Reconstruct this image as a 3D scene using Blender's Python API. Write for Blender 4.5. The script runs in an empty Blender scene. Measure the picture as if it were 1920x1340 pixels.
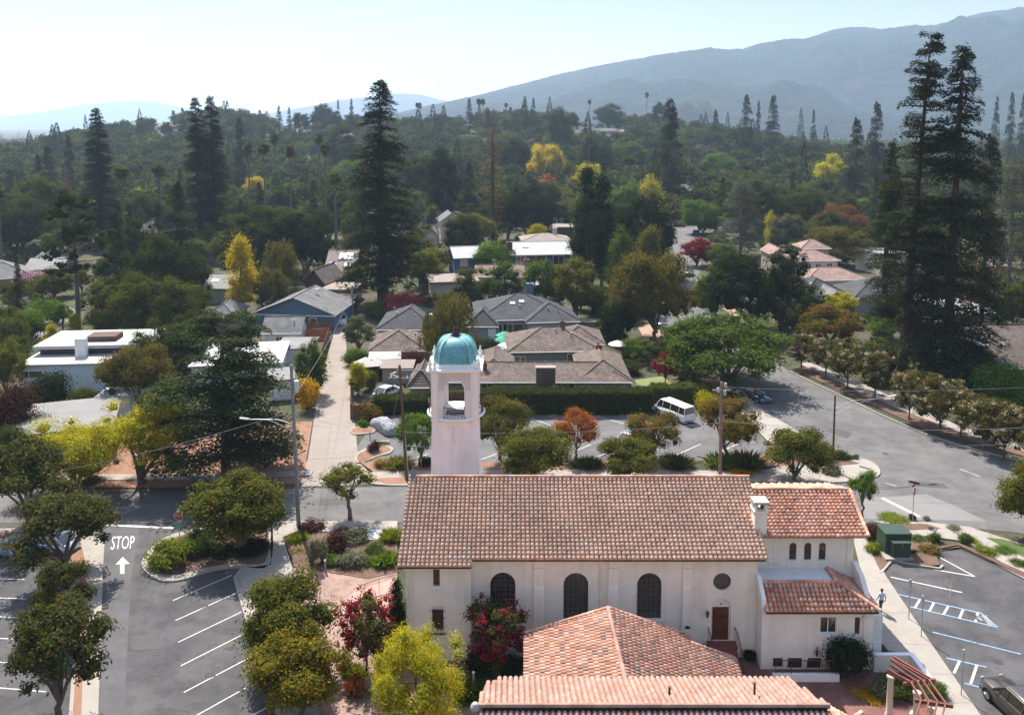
import bpy, bmesh, math, random
import numpy as np
from mathutils import Vector, Matrix

scene = bpy.context.scene
COL = scene.collection
rad = math.radians

# ------------------------------------------------------------------ camera
CAMH = 35.5; FPX = 1600.0; PPX = 960.0; PPY = 403.0; PITCH = rad(6)
cam_d = bpy.data.cameras.new('camera'); cam = bpy.data.objects.new('camera', cam_d); COL.objects.link(cam)
cam.location = (0, 0, CAMH); cam.rotation_euler = (rad(90) - PITCH, 0, 0)
cam_d.sensor_fit = 'HORIZONTAL'; cam_d.sensor_width = 36.0; cam_d.lens = 36.0 * FPX / 1920.0
cam_d.shift_y = -(670.0 - PPY) / 1920.0
cam_d.clip_start = 1.0; cam_d.clip_end = 30000
scene.camera = cam

# ------------------------------------------------------------------ sky, sun, exposure
SUN_EL = 54.0; SUN_AZ = -24.0            # azimuth clockwise from +Y
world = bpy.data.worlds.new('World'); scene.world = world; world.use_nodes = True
wn = world.node_tree
sky = wn.nodes.new('ShaderNodeTexSky'); sky.sky_type = 'NISHITA'; sky.sun_disc = False
sky.sun_elevation = rad(SUN_EL); sky.sun_rotation = rad(SUN_AZ)
sky.air_density = 1.0; sky.dust_density = 0.5; sky.ozone_density = 1.0; sky.altitude = 30
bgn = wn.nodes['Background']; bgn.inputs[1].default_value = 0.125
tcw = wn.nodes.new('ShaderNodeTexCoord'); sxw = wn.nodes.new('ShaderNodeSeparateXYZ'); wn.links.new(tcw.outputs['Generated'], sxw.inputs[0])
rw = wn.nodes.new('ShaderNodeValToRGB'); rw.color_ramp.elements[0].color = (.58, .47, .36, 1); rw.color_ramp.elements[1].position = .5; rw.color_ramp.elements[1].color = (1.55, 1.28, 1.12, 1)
kk = rw.color_ramp.elements.new(.17); kk.color = (.43, .375, .325, 1)      # dims the low sky in view, boosts the upper sky as added fill
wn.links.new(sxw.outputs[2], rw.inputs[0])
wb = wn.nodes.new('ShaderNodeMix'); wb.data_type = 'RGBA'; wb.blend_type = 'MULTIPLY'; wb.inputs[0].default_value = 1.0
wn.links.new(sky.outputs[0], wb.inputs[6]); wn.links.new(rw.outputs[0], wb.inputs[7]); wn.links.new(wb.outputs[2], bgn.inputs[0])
sun_d = bpy.data.lights.new('sun', 'SUN'); sun = bpy.data.objects.new('sun', sun_d); COL.objects.link(sun)
sun_d.energy = 4.6; sun_d.angle = rad(0.53); sun_d.color = (1.0, 0.95, 0.87)
sdir = Vector((math.cos(rad(SUN_EL)) * math.sin(rad(SUN_AZ)), math.cos(rad(SUN_EL)) * math.cos(rad(SUN_AZ)), math.sin(rad(SUN_EL))))
sun.rotation_euler = sdir.to_track_quat('Z', 'Y').to_euler(); sun.location = (-50, 120, 150)
vs = scene.view_settings
vs.view_transform = 'Standard'; vs.look = 'None'; vs.gamma = 1.0; vs.exposure = 1.12; vs.use_curve_mapping = False
cy = scene.cycles
cy.max_bounces = 6; cy.diffuse_bounces = 3; cy.glossy_bounces = 2; cy.transmission_bounces = 3; cy.transparent_max_bounces = 6
cy.volume_bounces = 1; cy.use_denoising = True; cy.sample_clamp_indirect = 6.0; cy.caustics_reflective = False; cy.caustics_refractive = False
cy.use_adaptive_sampling = True; cy.adaptive_threshold = 0.02

# ------------------------------------------------------------------ projecting photo pixels onto the ground
_c, _s = math.cos(PITCH), math.sin(PITCH)
def ray(px, py):
    u = (px - PPX) / FPX; v = (py - PPY) / FPX
    return u, _c - v * _s, -_s - v * _c
def P(px, py, z=0.0):
    d = ray(px, py); t = (z - CAMH) / d[2]
    return Vector((d[0] * t, d[1] * t, z))
def Y(px, py, y):
    d = ray(px, py); t = y / d[1]
    return Vector((d[0] * t, y, CAMH + d[2] * t))
def ppm(y, z=0.0):
    "photo pixels per metre at depth y"
    return FPX / (y * _c - (z - CAMH) * _s)
def sstep(a, b, x):
    t = np.clip((x - a) / (b - a), 0, 1); return t * t * (3 - 2 * t)
def hill_z(x, y):
    x = np.asarray(x, float); y = np.asarray(y, float)
    g = sstep(-440, -300, x) * (1 - 0.97 * sstep(130, 330, x))
    n = 3.0 * np.sin(x * .021 + 1.3) + 2.2 * np.sin(x * .047 + y * .01) + 1.5 * np.sin(y * .03 + x * .013)
    z = (33 + n) * g * np.exp(-((y - 790) / 230.0) ** 2)
    return z * sstep(300, 420, y)
def P2(px, py):
    d = ray(px, py)
    for y in np.arange(40, 2500, 2.0):
        t = y / d[1]; z = CAMH + d[2] * t
        if z <= float(hill_z(d[0] * t, y)):
            return Vector((d[0] * t, y, float(hill_z(d[0] * t, y))))
    return P(px, max(py, 260))

# ------------------------------------------------------------------ materials
MATS = {}
def srgb(h):
    h = h.lstrip('#'); c = [int(h[i:i + 2], 16) / 255 for i in (0, 2, 4)]
    return tuple(v / 12.92 if v <= .04045 else ((v + .055) / 1.055) ** 2.4 for v in c)
def nodes_of(name):
    m = bpy.data.materials.new(name); m.use_nodes = True; nt = m.node_tree
    return m, nt, nt.nodes['Principled BSDF']
def ramp(nt, cols, pos=None):
    r = nt.nodes.new('ShaderNodeValToRGB'); e = r.color_ramp.elements
    n = len(cols); pos = pos or [i / (n - 1) for i in range(n)]
    e[0].position = pos[0]; e[0].color = (*cols[0], 1); e[1].position = pos[-1]; e[1].color = (*cols[-1], 1)
    for i in range(1, n - 1):
        k = e.new(pos[i]); k.color = (*cols[i], 1)
    return r
def noise(nt, scale, detail=4, rough=.6, coord='Object', vec=None):
    n = nt.nodes.new('ShaderNodeTexNoise'); n.inputs['Scale'].default_value = scale
    n.inputs['Detail'].default_value = detail; n.inputs['Roughness'].default_value = rough
    if vec is None:
        tc = nt.nodes.new('ShaderNodeTexCoord'); vec = tc.outputs[coord]
    nt.links.new(vec, n.inputs['Vector']); return n
def mixc(nt, a, b, fac, mode='MIX'):
    m = nt.nodes.new('ShaderNodeMix'); m.data_type = 'RGBA'; m.blend_type = mode
    for sock, v in ((m.inputs[6], a), (m.inputs[7], b), (m.inputs[0], fac)):
        if hasattr(v, 'is_linked') or hasattr(v, 'links'): nt.links.new(v, sock)
        elif isinstance(v, (int, float)): sock.default_value = v
        else: sock.default_value = (*v, 1)
    return m.outputs[2]
def bump(nt, bsdf, height, strength=.3, dist=.05):
    b = nt.nodes.new('ShaderNodeBump'); b.inputs['Strength'].default_value = strength; b.inputs['Distance'].default_value = dist
    nt.links.new(height, b.inputs['Height']); nt.links.new(b.outputs[0], bsdf.inputs['Normal'])
def plain(name, col, rough=.7, metal=0, var=.12, scale=1.5, bmp=0.0, spec=.3):
    "one base colour with faint uneven wear"
    if name in MATS: return MATS[name]
    m, nt, b = nodes_of(name)
    n = noise(nt, scale, 5)
    lo = tuple(v * (1 - var) for v in col); hi = tuple(min(1, v * (1 + var)) for v in col)
    r = ramp(nt, [lo, hi], [.3, .7]); nt.links.new(n.outputs[0], r.inputs[0]); nt.links.new(r.outputs[0], b.inputs['Base Color'])
    b.inputs['Roughness'].default_value = rough; b.inputs['Metallic'].default_value = metal; b.inputs['Specular IOR Level'].default_value = spec
    if bmp:
        n2 = noise(nt, 40, 3); bump(nt, b, n2.outputs[0], bmp, .02)
    MATS[name] = m; return m
def blotchy(name, cols, scale, rough=.9, fine=25, fine_amt=.25, bmp=.2, coord='Object', spec=.2, spots=0):
    "large patches between colours plus fine grain"
    if name in MATS: return MATS[name]
    m, nt, b = nodes_of(name)
    n = noise(nt, scale, 6, .65, coord); r = ramp(nt, cols, None)
    sr = nt.nodes.new('ShaderNodeMapRange'); sr.inputs[1].default_value = .3; sr.inputs[2].default_value = .7
    nt.links.new(n.outputs[0], sr.inputs[0]); nt.links.new(sr.outputs[0], r.inputs[0])
    f = noise(nt, fine, 3, .7, coord); fr = ramp(nt, [(1 - fine_amt,) * 3, (1 + fine_amt,) * 3], [.3, .7]); nt.links.new(f.outputs[0], fr.inputs[0])
    out = mixc(nt, r.outputs[0], fr.outputs[0], 1.0, 'MULTIPLY')
    if spots:      # oil drips, patches and worn streaks
        q = noise(nt, .9, 6, .7, coord); qr = ramp(nt, [(1,) * 3, (1 - spots,) * 3, (1,) * 3], [.5, .6, .68]); nt.links.new(q.outputs[0], qr.inputs[0]); out = mixc(nt, out, qr.outputs[0], 1.0, 'MULTIPLY')
        q = noise(nt, .33, 3, .5, coord); qr = ramp(nt, [(1 - spots * .7,) * 3, (1 + spots * .6,) * 3], [.4, .6]); nt.links.new(q.outputs[0], qr.inputs[0]); out = mixc(nt, out, qr.outputs[0], 1.0, 'MULTIPLY')
    nt.links.new(out, b.inputs['Base Color'])
    b.inputs['Roughness'].default_value = rough; b.inputs['Specular IOR Level'].default_value = spec
    if bmp: bump(nt, b, f.outputs[0], bmp, .03)
    MATS[name] = m; return m
def island(name, cols, pos=None, rough=.8, patch=.25, pscale=.35, lichen=None, spec=.2):
    "every loose piece of the mesh (tile, board) gets its own colour"
    if name in MATS: return MATS[name]
    m, nt, b = nodes_of(name)
    g = nt.nodes.new('ShaderNodeNewGeometry'); r = ramp(nt, cols, pos); r.color_ramp.interpolation = 'LINEAR'
    nt.links.new(g.outputs['Random Per Island'], r.inputs[0])
    n = noise(nt, pscale, 5, .65); fr = ramp(nt, [(1 - patch,) * 3, (1 + patch,) * 3], [.3, .7]); nt.links.new(n.outputs[0], fr.inputs[0])
    out = mixc(nt, r.outputs[0], fr.outputs[0], 1.0, 'MULTIPLY')
    if lichen:
        n2 = noise(nt, 1.1, 6, .75); lr = ramp(nt, [(0, 0, 0), (1, 1, 1)], [.52, .66]); nt.links.new(n2.outputs[0], lr.inputs[0])
        mul = nt.nodes.new('ShaderNodeMath'); mul.operation = 'MULTIPLY'; mul.inputs[1].default_value = .55; nt.links.new(lr.outputs[0], mul.inputs[0])
        out = mixc(nt, out, lichen, mul.outputs[0])
    nt.links.new(out, b.inputs['Base Color'])
    b.inputs['Roughness'].default_value = rough; b.inputs['Specular IOR Level'].default_value = spec
    MATS[name] = m; return m
def foliage(name, c1, c2, c3=None, frac=.15, trans=.36, rough=.5, spec=.0):
    "leaf material: each leaf its own tint, thin leaves let light through"
    if name in MATS: return MATS[name]
    m, nt, b = nodes_of(name)
    g = nt.nodes.new('ShaderNodeNewGeometry')
    mid = tuple((a + d) / 2 for a, d in zip(c1, c2))
    if c3: r = ramp(nt, [c1, mid, c2, c3, c3], [0, .45, 1 - frac - .02, 1 - frac, 1])
    else: r = ramp(nt, [c1, mid, c2], [0, .55, 1])
    nt.links.new(g.outputs['Random Per Island'], r.inputs[0])
    oi = nt.nodes.new('ShaderNodeObjectInfo')
    va = nt.nodes.new('ShaderNodeVectorMath'); va.operation = 'ADD'; tc = nt.nodes.new('ShaderNodeTexCoord')
    nt.links.new(tc.outputs['Object'], va.inputs[0]); nt.links.new(oi.outputs['Random'], va.inputs[1])
    n = noise(nt, 5.0, 2, .5, vec=va.outputs[0]); fr = ramp(nt, [(.72, .74, .78), (1.3, 1.26, 1.1)], [.32, .68]); nt.links.new(n.outputs[0], fr.inputs[0])
    col = mixc(nt, r.outputs[0], fr.outputs[0], 1.0, 'MULTIPLY')
    nt.links.new(col, b.inputs['Base Color']); b.inputs['Roughness'].default_value = rough; b.inputs['Specular IOR Level'].default_value = spec
    t = nt.nodes.new('ShaderNodeBsdfTranslucent'); nt.links.new(mixc(nt, col, (1.7, 1.55, .5), 1.0, 'MULTIPLY'), t.inputs['Color'])
    ms = nt.nodes.new('ShaderNodeMixShader'); ms.inputs[0].default_value = trans
    nt.links.new(b.outputs[0], ms.inputs[1]); nt.links.new(t.outputs[0], ms.inputs[2])
    if spec < .05:      # matt leaves
        df = nt.nodes.new('ShaderNodeBsdfDiffuse'); nt.links.new(col, df.inputs['Color']); nt.links.new(df.outputs[0], ms.inputs[1]); nt.nodes.remove(b)
    nt.links.new(ms.outputs[0], nt.nodes['Material Output'].inputs['Surface'])
    MATS[name] = m; return m
def bricks(name, c1, c2, mortar, scale, bw=.5, rh=.25, msize=.02, rough=.9, rot=0, coord='Object', bmp=.4, offset=.5):
    if name in MATS: return MATS[name]
    m, nt, b = nodes_of(name)
    tc = nt.nodes.new('ShaderNodeTexCoord'); mp = nt.nodes.new('ShaderNodeMapping'); mp.inputs['Rotation'].default_value = (0, 0, rot)
    nt.links.new(tc.outputs[coord], mp.inputs[0])
    t = nt.nodes.new('ShaderNodeTexBrick'); nt.links.new(mp.outputs[0], t.inputs['Vector']); t.offset = offset
    t.inputs['Color1'].default_value = (*c1, 1); t.inputs['Color2'].default_value = (*c2, 1); t.inputs['Mortar'].default_value = (*mortar, 1)
    t.inputs['Scale'].default_value = scale; t.inputs['Brick Width'].default_value = bw; t.inputs['Row Height'].default_value = rh; t.inputs['Mortar Size'].default_value = msize
    n = noise(nt, .6, 5, .7); fr = ramp(nt, [(.7,) * 3, (1.3,) * 3], [.3, .7]); nt.links.new(n.outputs[0], fr.inputs[0])
    nt.links.new(mixc(nt, t.outputs[0], fr.outputs[0], 1.0, 'MULTIPLY'), b.inputs['Base Color'])
    b.inputs['Roughness'].default_value = rough; b.inputs['Specular IOR Level'].default_value = .2
    if bmp: bump(nt, b, t.outputs[0], bmp, .02)
    MATS[name] = m; return m

# ------------------------------------------------------------------ mesh builder
class MB:
    def __init__(s): s.v = []; s.f = []; s.m = []; s.mi = 0; s.sm = []
    def add(s, vs, fs, smooth=False):
        o = len(s.v); s.v += [tuple(v) for v in vs]; s.f += [tuple(i + o for i in f) for f in fs]
        s.m += [s.mi] * len(fs); s.sm += [smooth] * len(fs); return s
    def box(s, a, b, rot=0.0, piv=None):
        x0, y0, z0 = a; x1, y1, z1 = b
        vs = [(x0, y0, z0), (x1, y0, z0), (x1, y1, z0), (x0, y1, z0), (x0, y0, z1), (x1, y0, z1), (x1, y1, z1), (x0, y1, z1)]
        if rot:
            px, py = piv or (0, 0); c, n = math.cos(rot), math.sin(rot)
            vs = [(px + (x - px) * c - (y - py) * n, py + (x - px) * n + (y - py) * c, z) for x, y, z in vs]
        return s.add(vs, [(0, 3, 2, 1), (4, 5, 6, 7), (0, 1, 5, 4), (1, 2, 6, 5), (2, 3, 7, 6), (3, 0, 4, 7)])
    def prism(s, pts, z0, z1):
        "vertical prism over a plan polygon (counter-clockwise or not)"
        a = sum(pts[i][0] * pts[(i + 1) % len(pts)][1] - pts[(i + 1) % len(pts)][0] * pts[i][1] for i in range(len(pts)))
        if a < 0: pts = pts[::-1]
        n = len(pts); vs = [(p[0], p[1], z0) for p in pts] + [(p[0], p[1], z1) for p in pts]
        fs = [tuple(range(n - 1, -1, -1)), tuple(range(n, 2 * n))] + [(i, (i + 1) % n, n + (i + 1) % n, n + i) for i in range(n)]
        return s.add(vs, fs)
    def slab(s, pts, th, n=None):
        "planar polygon in space given a thickness along its normal (downwards)"
        pts = [Vector(p) for p in pts]
        if n is None:
            n = (pts[1] - pts[0]).cross(pts[2] - pts[0]).normalized()
            if n.z < 0: n = -n
        nn = Vector((0, 0, 0))
        for i in range(len(pts)): nn += pts[i].cross(pts[(i + 1) % len(pts)])
        if nn.dot(n) < 0: pts = pts[::-1]
        k = len(pts); vs = [p - n * th for p in pts] + pts
        fs = [tuple(range(k - 1, -1, -1)), tuple(range(k, 2 * k))] + [(i, (i + 1) % k, k + (i + 1) % k, k + i) for i in range(k)]
        return s.add(vs, fs)
    def extrude(s, pts, vec):
        "polygon in space swept along vec"
        vec = Vector(vec); pts = [Vector(p) for p in pts]; k = len(pts)
        nn = Vector((0, 0, 0))
        for i in range(k): nn += pts[i].cross(pts[(i + 1) % k])
        if nn.dot(vec) < 0: pts = pts[::-1]
        vs = pts + [p + vec for p in pts]
        fs = [tuple(range(k - 1, -1, -1)), tuple(range(k, 2 * k))] + [(i, (i + 1) % k, k + (i + 1) % k, k + i) for i in range(k)]
        return s.add(vs, fs)
    def tube(s, path, r, n=8, cap=True, smooth=True):
        path = [Vector(p) for p in path]; m = len(path); rs = r if isinstance(r, (list, tuple)) else [r] * m
        vs = []; up = Vector((0.123, .98, .11))
        for i, p in enumerate(path):
            d = (path[min(i + 1, m - 1)] - path[max(i - 1, 0)]).normalized()
            x = d.cross(up)
            if x.length < .05: x = d.cross(Vector((1, 0, 0)))
            x.normalize(); y = d.cross(x)
            for k in range(n):
                a = 2 * math.pi * k / n; vs.append(p + (x * math.cos(a) + y * math.sin(a)) * rs[i])
        fs = []
        for i in range(m - 1):
            for k in range(n):
                a, b = i * n + k, i * n + (k + 1) % n; fs.append((a, a + n, b + n, b))
        s.add(vs, fs, smooth)
        if cap:
            s.add(vs[:n], [tuple(range(n))]); s.add(vs[-n:], [tuple(range(n - 1, -1, -1))])
        return s
    def lathe(s, prof, c=(0, 0, 0), n=24, smooth=True, sides=None):
        vs = []; fs = []; m = len(prof)
        for r, z in prof:
            for k in range(n):
                a = 2 * math.pi * k / n; vs.append((c[0] + r * math.cos(a), c[1] + r * math.sin(a), c[2] + z))
        for i in range(m - 1):
            for k in range(n):
                a, b = i * n + k, i * n + (k + 1) % n; fs.append((a, b, b + n, a + n))
        s.add(vs, fs, smooth)
        s.add(vs[:n], [tuple(range(n - 1, -1, -1))]); s.add(vs[-n:], [tuple(range(n))])
        return s
    def loft(s, rings, smooth=True, cap=True, closed=True):
        n = len(rings[0]); vs = [p for r in rings for p in r]; fs = []
        for i in range(len(rings) - 1):
            for k in range(n if closed else n - 1):
                a, b = i * n + k, i * n + (k + 1) % n; fs.append((a, b, b + n, a + n))
        s.add(vs, fs, smooth)
        if cap: s.add(rings[0], [tuple(range(n - 1, -1, -1))]); s.add(rings[-1], [tuple(range(n))])
        return s
    def mesh(s, name, mats):
        me = bpy.data.meshes.new(name); me.from_pydata(s.v, [], s.f)
        for m in (mats if isinstance(mats, (list, tuple)) else [mats]): me.materials.append(m)
        me.polygons.foreach_set('material_index', s.m); me.polygons.foreach_set('use_smooth', s.sm); me.update(); return me
    def build(s, name, mats, parent=None, recalc=True):
        me = s.mesh(name, mats)
        if recalc and len(me.polygons) < 30000:
            bm = bmesh.new(); bm.from_mesh(me); bmesh.ops.recalc_face_normals(bm, faces=bm.faces); bm.to_mesh(me); bm.free()
        return link(name, me, parent)
WORLD_OF = {}
def link(name, me, parent=None):
    o = bpy.data.objects.new(name, me); COL.objects.link(o)
    if parent is not None: attach(o, parent)
    return o
def attach(o, parent):
    o.parent = parent
    q = parent
    while q.parent is not None: q = q.parent
    o.matrix_parent_inverse = Matrix.Identity(4)
    if parent.get('_w'):      # children of a thing built in place carry world coordinates
        o.matrix_parent_inverse = Matrix.Translation(-Vector(parent.location))
def tag(o, label=None, cat=None, group=None, kind=None):
    if label: o['label'] = label
    if cat: o['category'] = cat
    if group: o['group'] = group
    if kind: o['kind'] = kind
    return o
def thing(name, label, cat, loc=(0, 0, 0), rotz=0.0, group=None, world=False):
    o = bpy.data.objects.new(name, None); COL.objects.link(o); o.empty_display_size = .3
    o.location = loc; o.rotation_euler = (0, 0, rotz); tag(o, label, cat, group)
    if world: o['_w'] = 1
    return o
def copy_tree(o, parent=None):
    c = o.copy(); COL.objects.link(c)
    if parent is not None: c.parent = parent
    for ch in list(o.children): copy_tree(ch, c)
    return c
def structure(name, mb, mat): return tag(mb.build(name, mat), kind='structure')
def quads(name, V, mat=None):
    "V: (N,4,3) loose leaf quads -> mesh"
    N = len(V); me = bpy.data.meshes.new(name)
    me.vertices.add(N * 4); me.vertices.foreach_set('co', np.ascontiguousarray(V, dtype=np.float32).ravel())
    me.loops.add(N * 4); me.loops.foreach_set('vertex_index', np.arange(N * 4, dtype=np.int32))
    me.polygons.add(N); me.polygons.foreach_set('loop_start', np.arange(0, N * 4, 4, dtype=np.int32))
    me.update(calc_edges=True)
    if mat: me.materials.append(mat)
    return me

# ------------------------------------------------------------------ colours
M_asphalt = blotchy('asphalt', [(.108, .103, .099), (.155, .148, .143)], .12, .9, 18, .18, .15, spots=.16)
M_asphalt_new = blotchy('dark_asphalt', [(.068, .066, .066), (.1, .096, .096)], .18, .9, 18, .18, .15, spots=.22)
M_asphalt_pale = blotchy('pale_asphalt', [(.18, .173, .165), (.215, .207, .198)], .3, .9, 18, .15, .15)
M_concrete = blotchy('concrete', [(.27, .24, .205), (.34, .305, .265)], .5, .9, 12, .12, .1)
M_alley = blotchy('alley_concrete', [(.235, .195, .165), (.29, .25, .215)], .35, .9, 9, .14, .1)
M_mulch = blotchy('red_mulch', [(.16, .075, .045), (.27, .15, .10), (.2, .115, .075)], .4, 1, 14, .4, .3)
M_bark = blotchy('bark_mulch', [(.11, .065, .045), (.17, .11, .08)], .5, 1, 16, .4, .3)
M_earth = blotchy('garden_earth', [(.045, .05, .03), (.09, .075, .05), (.05, .06, .03), (.13, .1, .07)], .06, 1, 3, .35, .2)
M_lawn = blotchy('lawn_turf', [(.06, .085, .025), (.10, .13, .04)], .5, 1, 20, .25, .2)
M_paint = plain('white_road_paint', (.52, .5, .46), .85, var=.3, scale=5)
M_bluepaint = plain('blue_road_paint', (.2, .33, .5), .85, var=.3, scale=5)
def stucco(name, col):
    m, nt, b = nodes_of(name); tc = nt.nodes.new('ShaderNodeTexCoord'); mp = nt.nodes.new('ShaderNodeMapping'); mp.inputs['Scale'].default_value = (2.2, 2.2, .16); nt.links.new(tc.outputs['Object'], mp.inputs[0])
    n = noise(nt, 1.0, 6, .7, vec=mp.outputs[0]); r = ramp(nt, [tuple(c * k for c, k in zip(col, (.91, .9, .87))), col], [.36, .56]); nt.links.new(n.outputs[0], r.inputs[0])
    n2 = noise(nt, .5, 5, .7); r2 = ramp(nt, [(.93, .92, .9), (1.03, 1.03, 1.03)], [.35, .65]); nt.links.new(n2.outputs[0], r2.inputs[0])
    nt.links.new(mixc(nt, r.outputs[0], r2.outputs[0], 1.0, 'MULTIPLY'), b.inputs['Base Color']); b.inputs['Roughness'].default_value = .92; b.inputs['Specular IOR Level'].default_value = .2
    n3 = noise(nt, 14, 4); bump(nt, b, n3.outputs[0], .25, .03); MATS[name] = m; return m
M_stucco = stucco('cream_stucco', (.89, .80, .70)); M_pinkstucco = stucco('pale_pink_stucco', (.84, .825, .835))
M_white = plain('white_paint', (.8, .79, .77), .6, var=.04)
M_trim = plain('white_trim', (.84, .81, .77), .8, var=.03)
M_dark = plain('dark_void', (.02, .02, .02), .8)
M_iron = plain('rust_iron', (.10, .045, .035), .6)
M_blackiron = plain('black_iron', (.02, .02, .022), .5)
M_wood = plain('dark_door_wood', (.11, .035, .02), .5, var=.25, scale=8)
M_redwood = plain('red_stained_wood', (.2, .07, .045), .7, var=.2, scale=4)
M_steel = plain('galvanised_steel', (.42, .43, .45), .45, .6)
M_greypole = plain('weathered_pole', (.22, .21, .2), .9, var=.25, scale=3)
M_brownpole = plain('creosote_pole', (.13, .065, .04), .9, var=.3, scale=3)
M_chrome = plain('chrome', (.6, .6, .6), .2, 1.0, var=.02)
M_rubber = plain('tyre_rubber', (.02, .02, .02), .8)
def glass_mat(name, col=(.015, .018, .02), rough=.06):
    if name in MATS: return MATS[name]
    m, nt, b = nodes_of(name); b.inputs['Base Color'].default_value = (*col, 1); b.inputs['Roughness'].default_value = rough
    b.inputs['Specular IOR Level'].default_value = 1.0; MATS[name] = m; return m
M_leaded = glass_mat('leaded_glass', (.03, .03, .028), .45)
M_glass = glass_mat('window_glass', (.04, .034, .03))
M_tile = island('terracotta_tile', [(.62, .36, .245), (.69, .43, .30), (.64, .40, .285), (.71, .48, .35), (.55, .36, .26), (.69, .43, .29), (.64, .45, .34)], None, .85, .22, .3, (.52, .43, .34))
M_tile_red = island('red_terracotta_tile', [(.52, .2, .12), (.66, .33, .22), (.48, .24, .17), (.70, .42, .31), (.32, .18, .14), (.62, .29, .18)], None, .85, .2, .25)
M_tile_pale = island('pale_terracotta_tile', [(.32, .165, .12), (.37, .22, .17), (.33, .215, .175), (.41, .26, .2), (.29, .2, .17), (.37, .19, .13)], None, .85, .15, .25)
M_tile_mix = island('mottled_terracotta_tile', [(.46, .2, .12), (.56, .34, .25), (.26, .165, .135), (.5, .24, .15), (.57, .36, .27), (.36, .2, .15), (.54, .3, .2)], None, .85, .15, .25)
M_pan = plain('terracotta_pan', (.3, .16, .11), .9, var=.3)
# ------------------------------------------------------------------ plants: prototypes
def unit(a): return a / np.maximum(np.linalg.norm(a, axis=-1, keepdims=True), 1e-9)
def leafq(rng, pos, tip, size, wr=.55, nrm=None):
    N = len(pos); tip = unit(tip); ref = unit(rng.normal(size=(N, 3))) if nrm is None else unit(nrm)
    side = unit(np.cross(tip, ref))
    if nrm is not None: tip = unit(np.cross(ref, side))
    size = np.broadcast_to(np.asarray(size, float), (N,))[:, None]
    mid = pos + tip * size * .45
    return np.stack([pos, mid + side * size * wr * .5, pos + tip * size, mid - side * size * wr * .5], 1)
def sph(rng, n): return unit(rng.normal(size=(n, 3)))
def lobes_in(rng, n, c, R, rmin, rmax, zbias=0.0, shell=.55):
    "lobe centres spread through an ellipsoid (c centre, R radii)"
    d = sph(rng, n * 3); d = d[d[:, 2] > -.75][:n]
    k = (rng.uniform(shell ** 3, 1.15, size=(len(d), 1))) ** (1 / 3)
    r = rng.uniform(rmin, rmax, size=len(d))
    ctr = np.array(c) + d * np.array(R) * k * (1 - (r / max(R))[:, None] * .55)
    ctr[:, 2] += zbias; return ctr, r
def fill_lobes(rng, ctr, r, N, size, flat=.85, up=.35, wr=.55, inner=.25, core=.3):
    w = r ** 2; idx = rng.choice(len(r), N, p=w / w.sum())
    d = sph(rng, N); d[:, 2] = np.where(d[:, 2] < -.3, -d[:, 2], d[:, 2])
    k = np.where(rng.random(N) < inner, rng.uniform(.2, .8, N), rng.uniform(.8, 1.1, N)); k = np.where(rng.random(N) < .13, rng.uniform(1.05, 1.6, N), k)
    pos = ctr[idx] + d * (r[idx] * k)[:, None] * np.array([1, 1, flat])
    tip = d * .5 + rng.normal(size=(N, 3)); tip[:, 2] += up * .6
    nrm = d + rng.normal(size=(N, 3)) * .38; nrm[:, 2] += .25
    V = leafq(rng, pos, tip, size * rng.uniform(.65, 1.3, N), wr, nrm)
    if not core: return V
    C = []          # dense twiggy heart of every leaf clump
    for c, k in zip(ctr, r):
        A = np.linalg.qr(rng.normal(size=(3, 3)))[0] * k * core * np.array([1, 1, 1]); 
        for ax in range(3):
            for sg in (-1, 1):
                n, u, v = A[ax] * sg, A[(ax + 1) % 3], A[(ax + 2) % 3]; C.append([c + n + u + v, c + n - u + v, c + n - u - v, c + n + u - v])
    return np.concatenate([V, np.array(C)])
def limbs(rng, h, base, r0, targets, wob=.12):
    mb = MB(); z = np.linspace(0, base, 5)
    path = [(rng.normal() * wob * .3 * i, rng.normal() * wob * .3 * i, zz) for i, zz in enumerate(z)]; path[0] = (0, 0, -.15)
    mb.tube(path, [r0 * 1.35, r0 * 1.05, r0 * .95, r0 * .9, r0 * .8], 8)
    f = Vector(path[-1])
    for t in targets:
        t = Vector(t); m = f.lerp(t, .5) + Vector((rng.normal() * wob, rng.normal() * wob, .08 * h))
        mb.tube([f - Vector((0, 0, .1)), f.lerp(m, .5) + Vector((0, 0, .03 * h)), m, t], [r0 * .62, r0 * .5, r0 * .36, r0 * .12], 6)
    return mb

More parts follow.
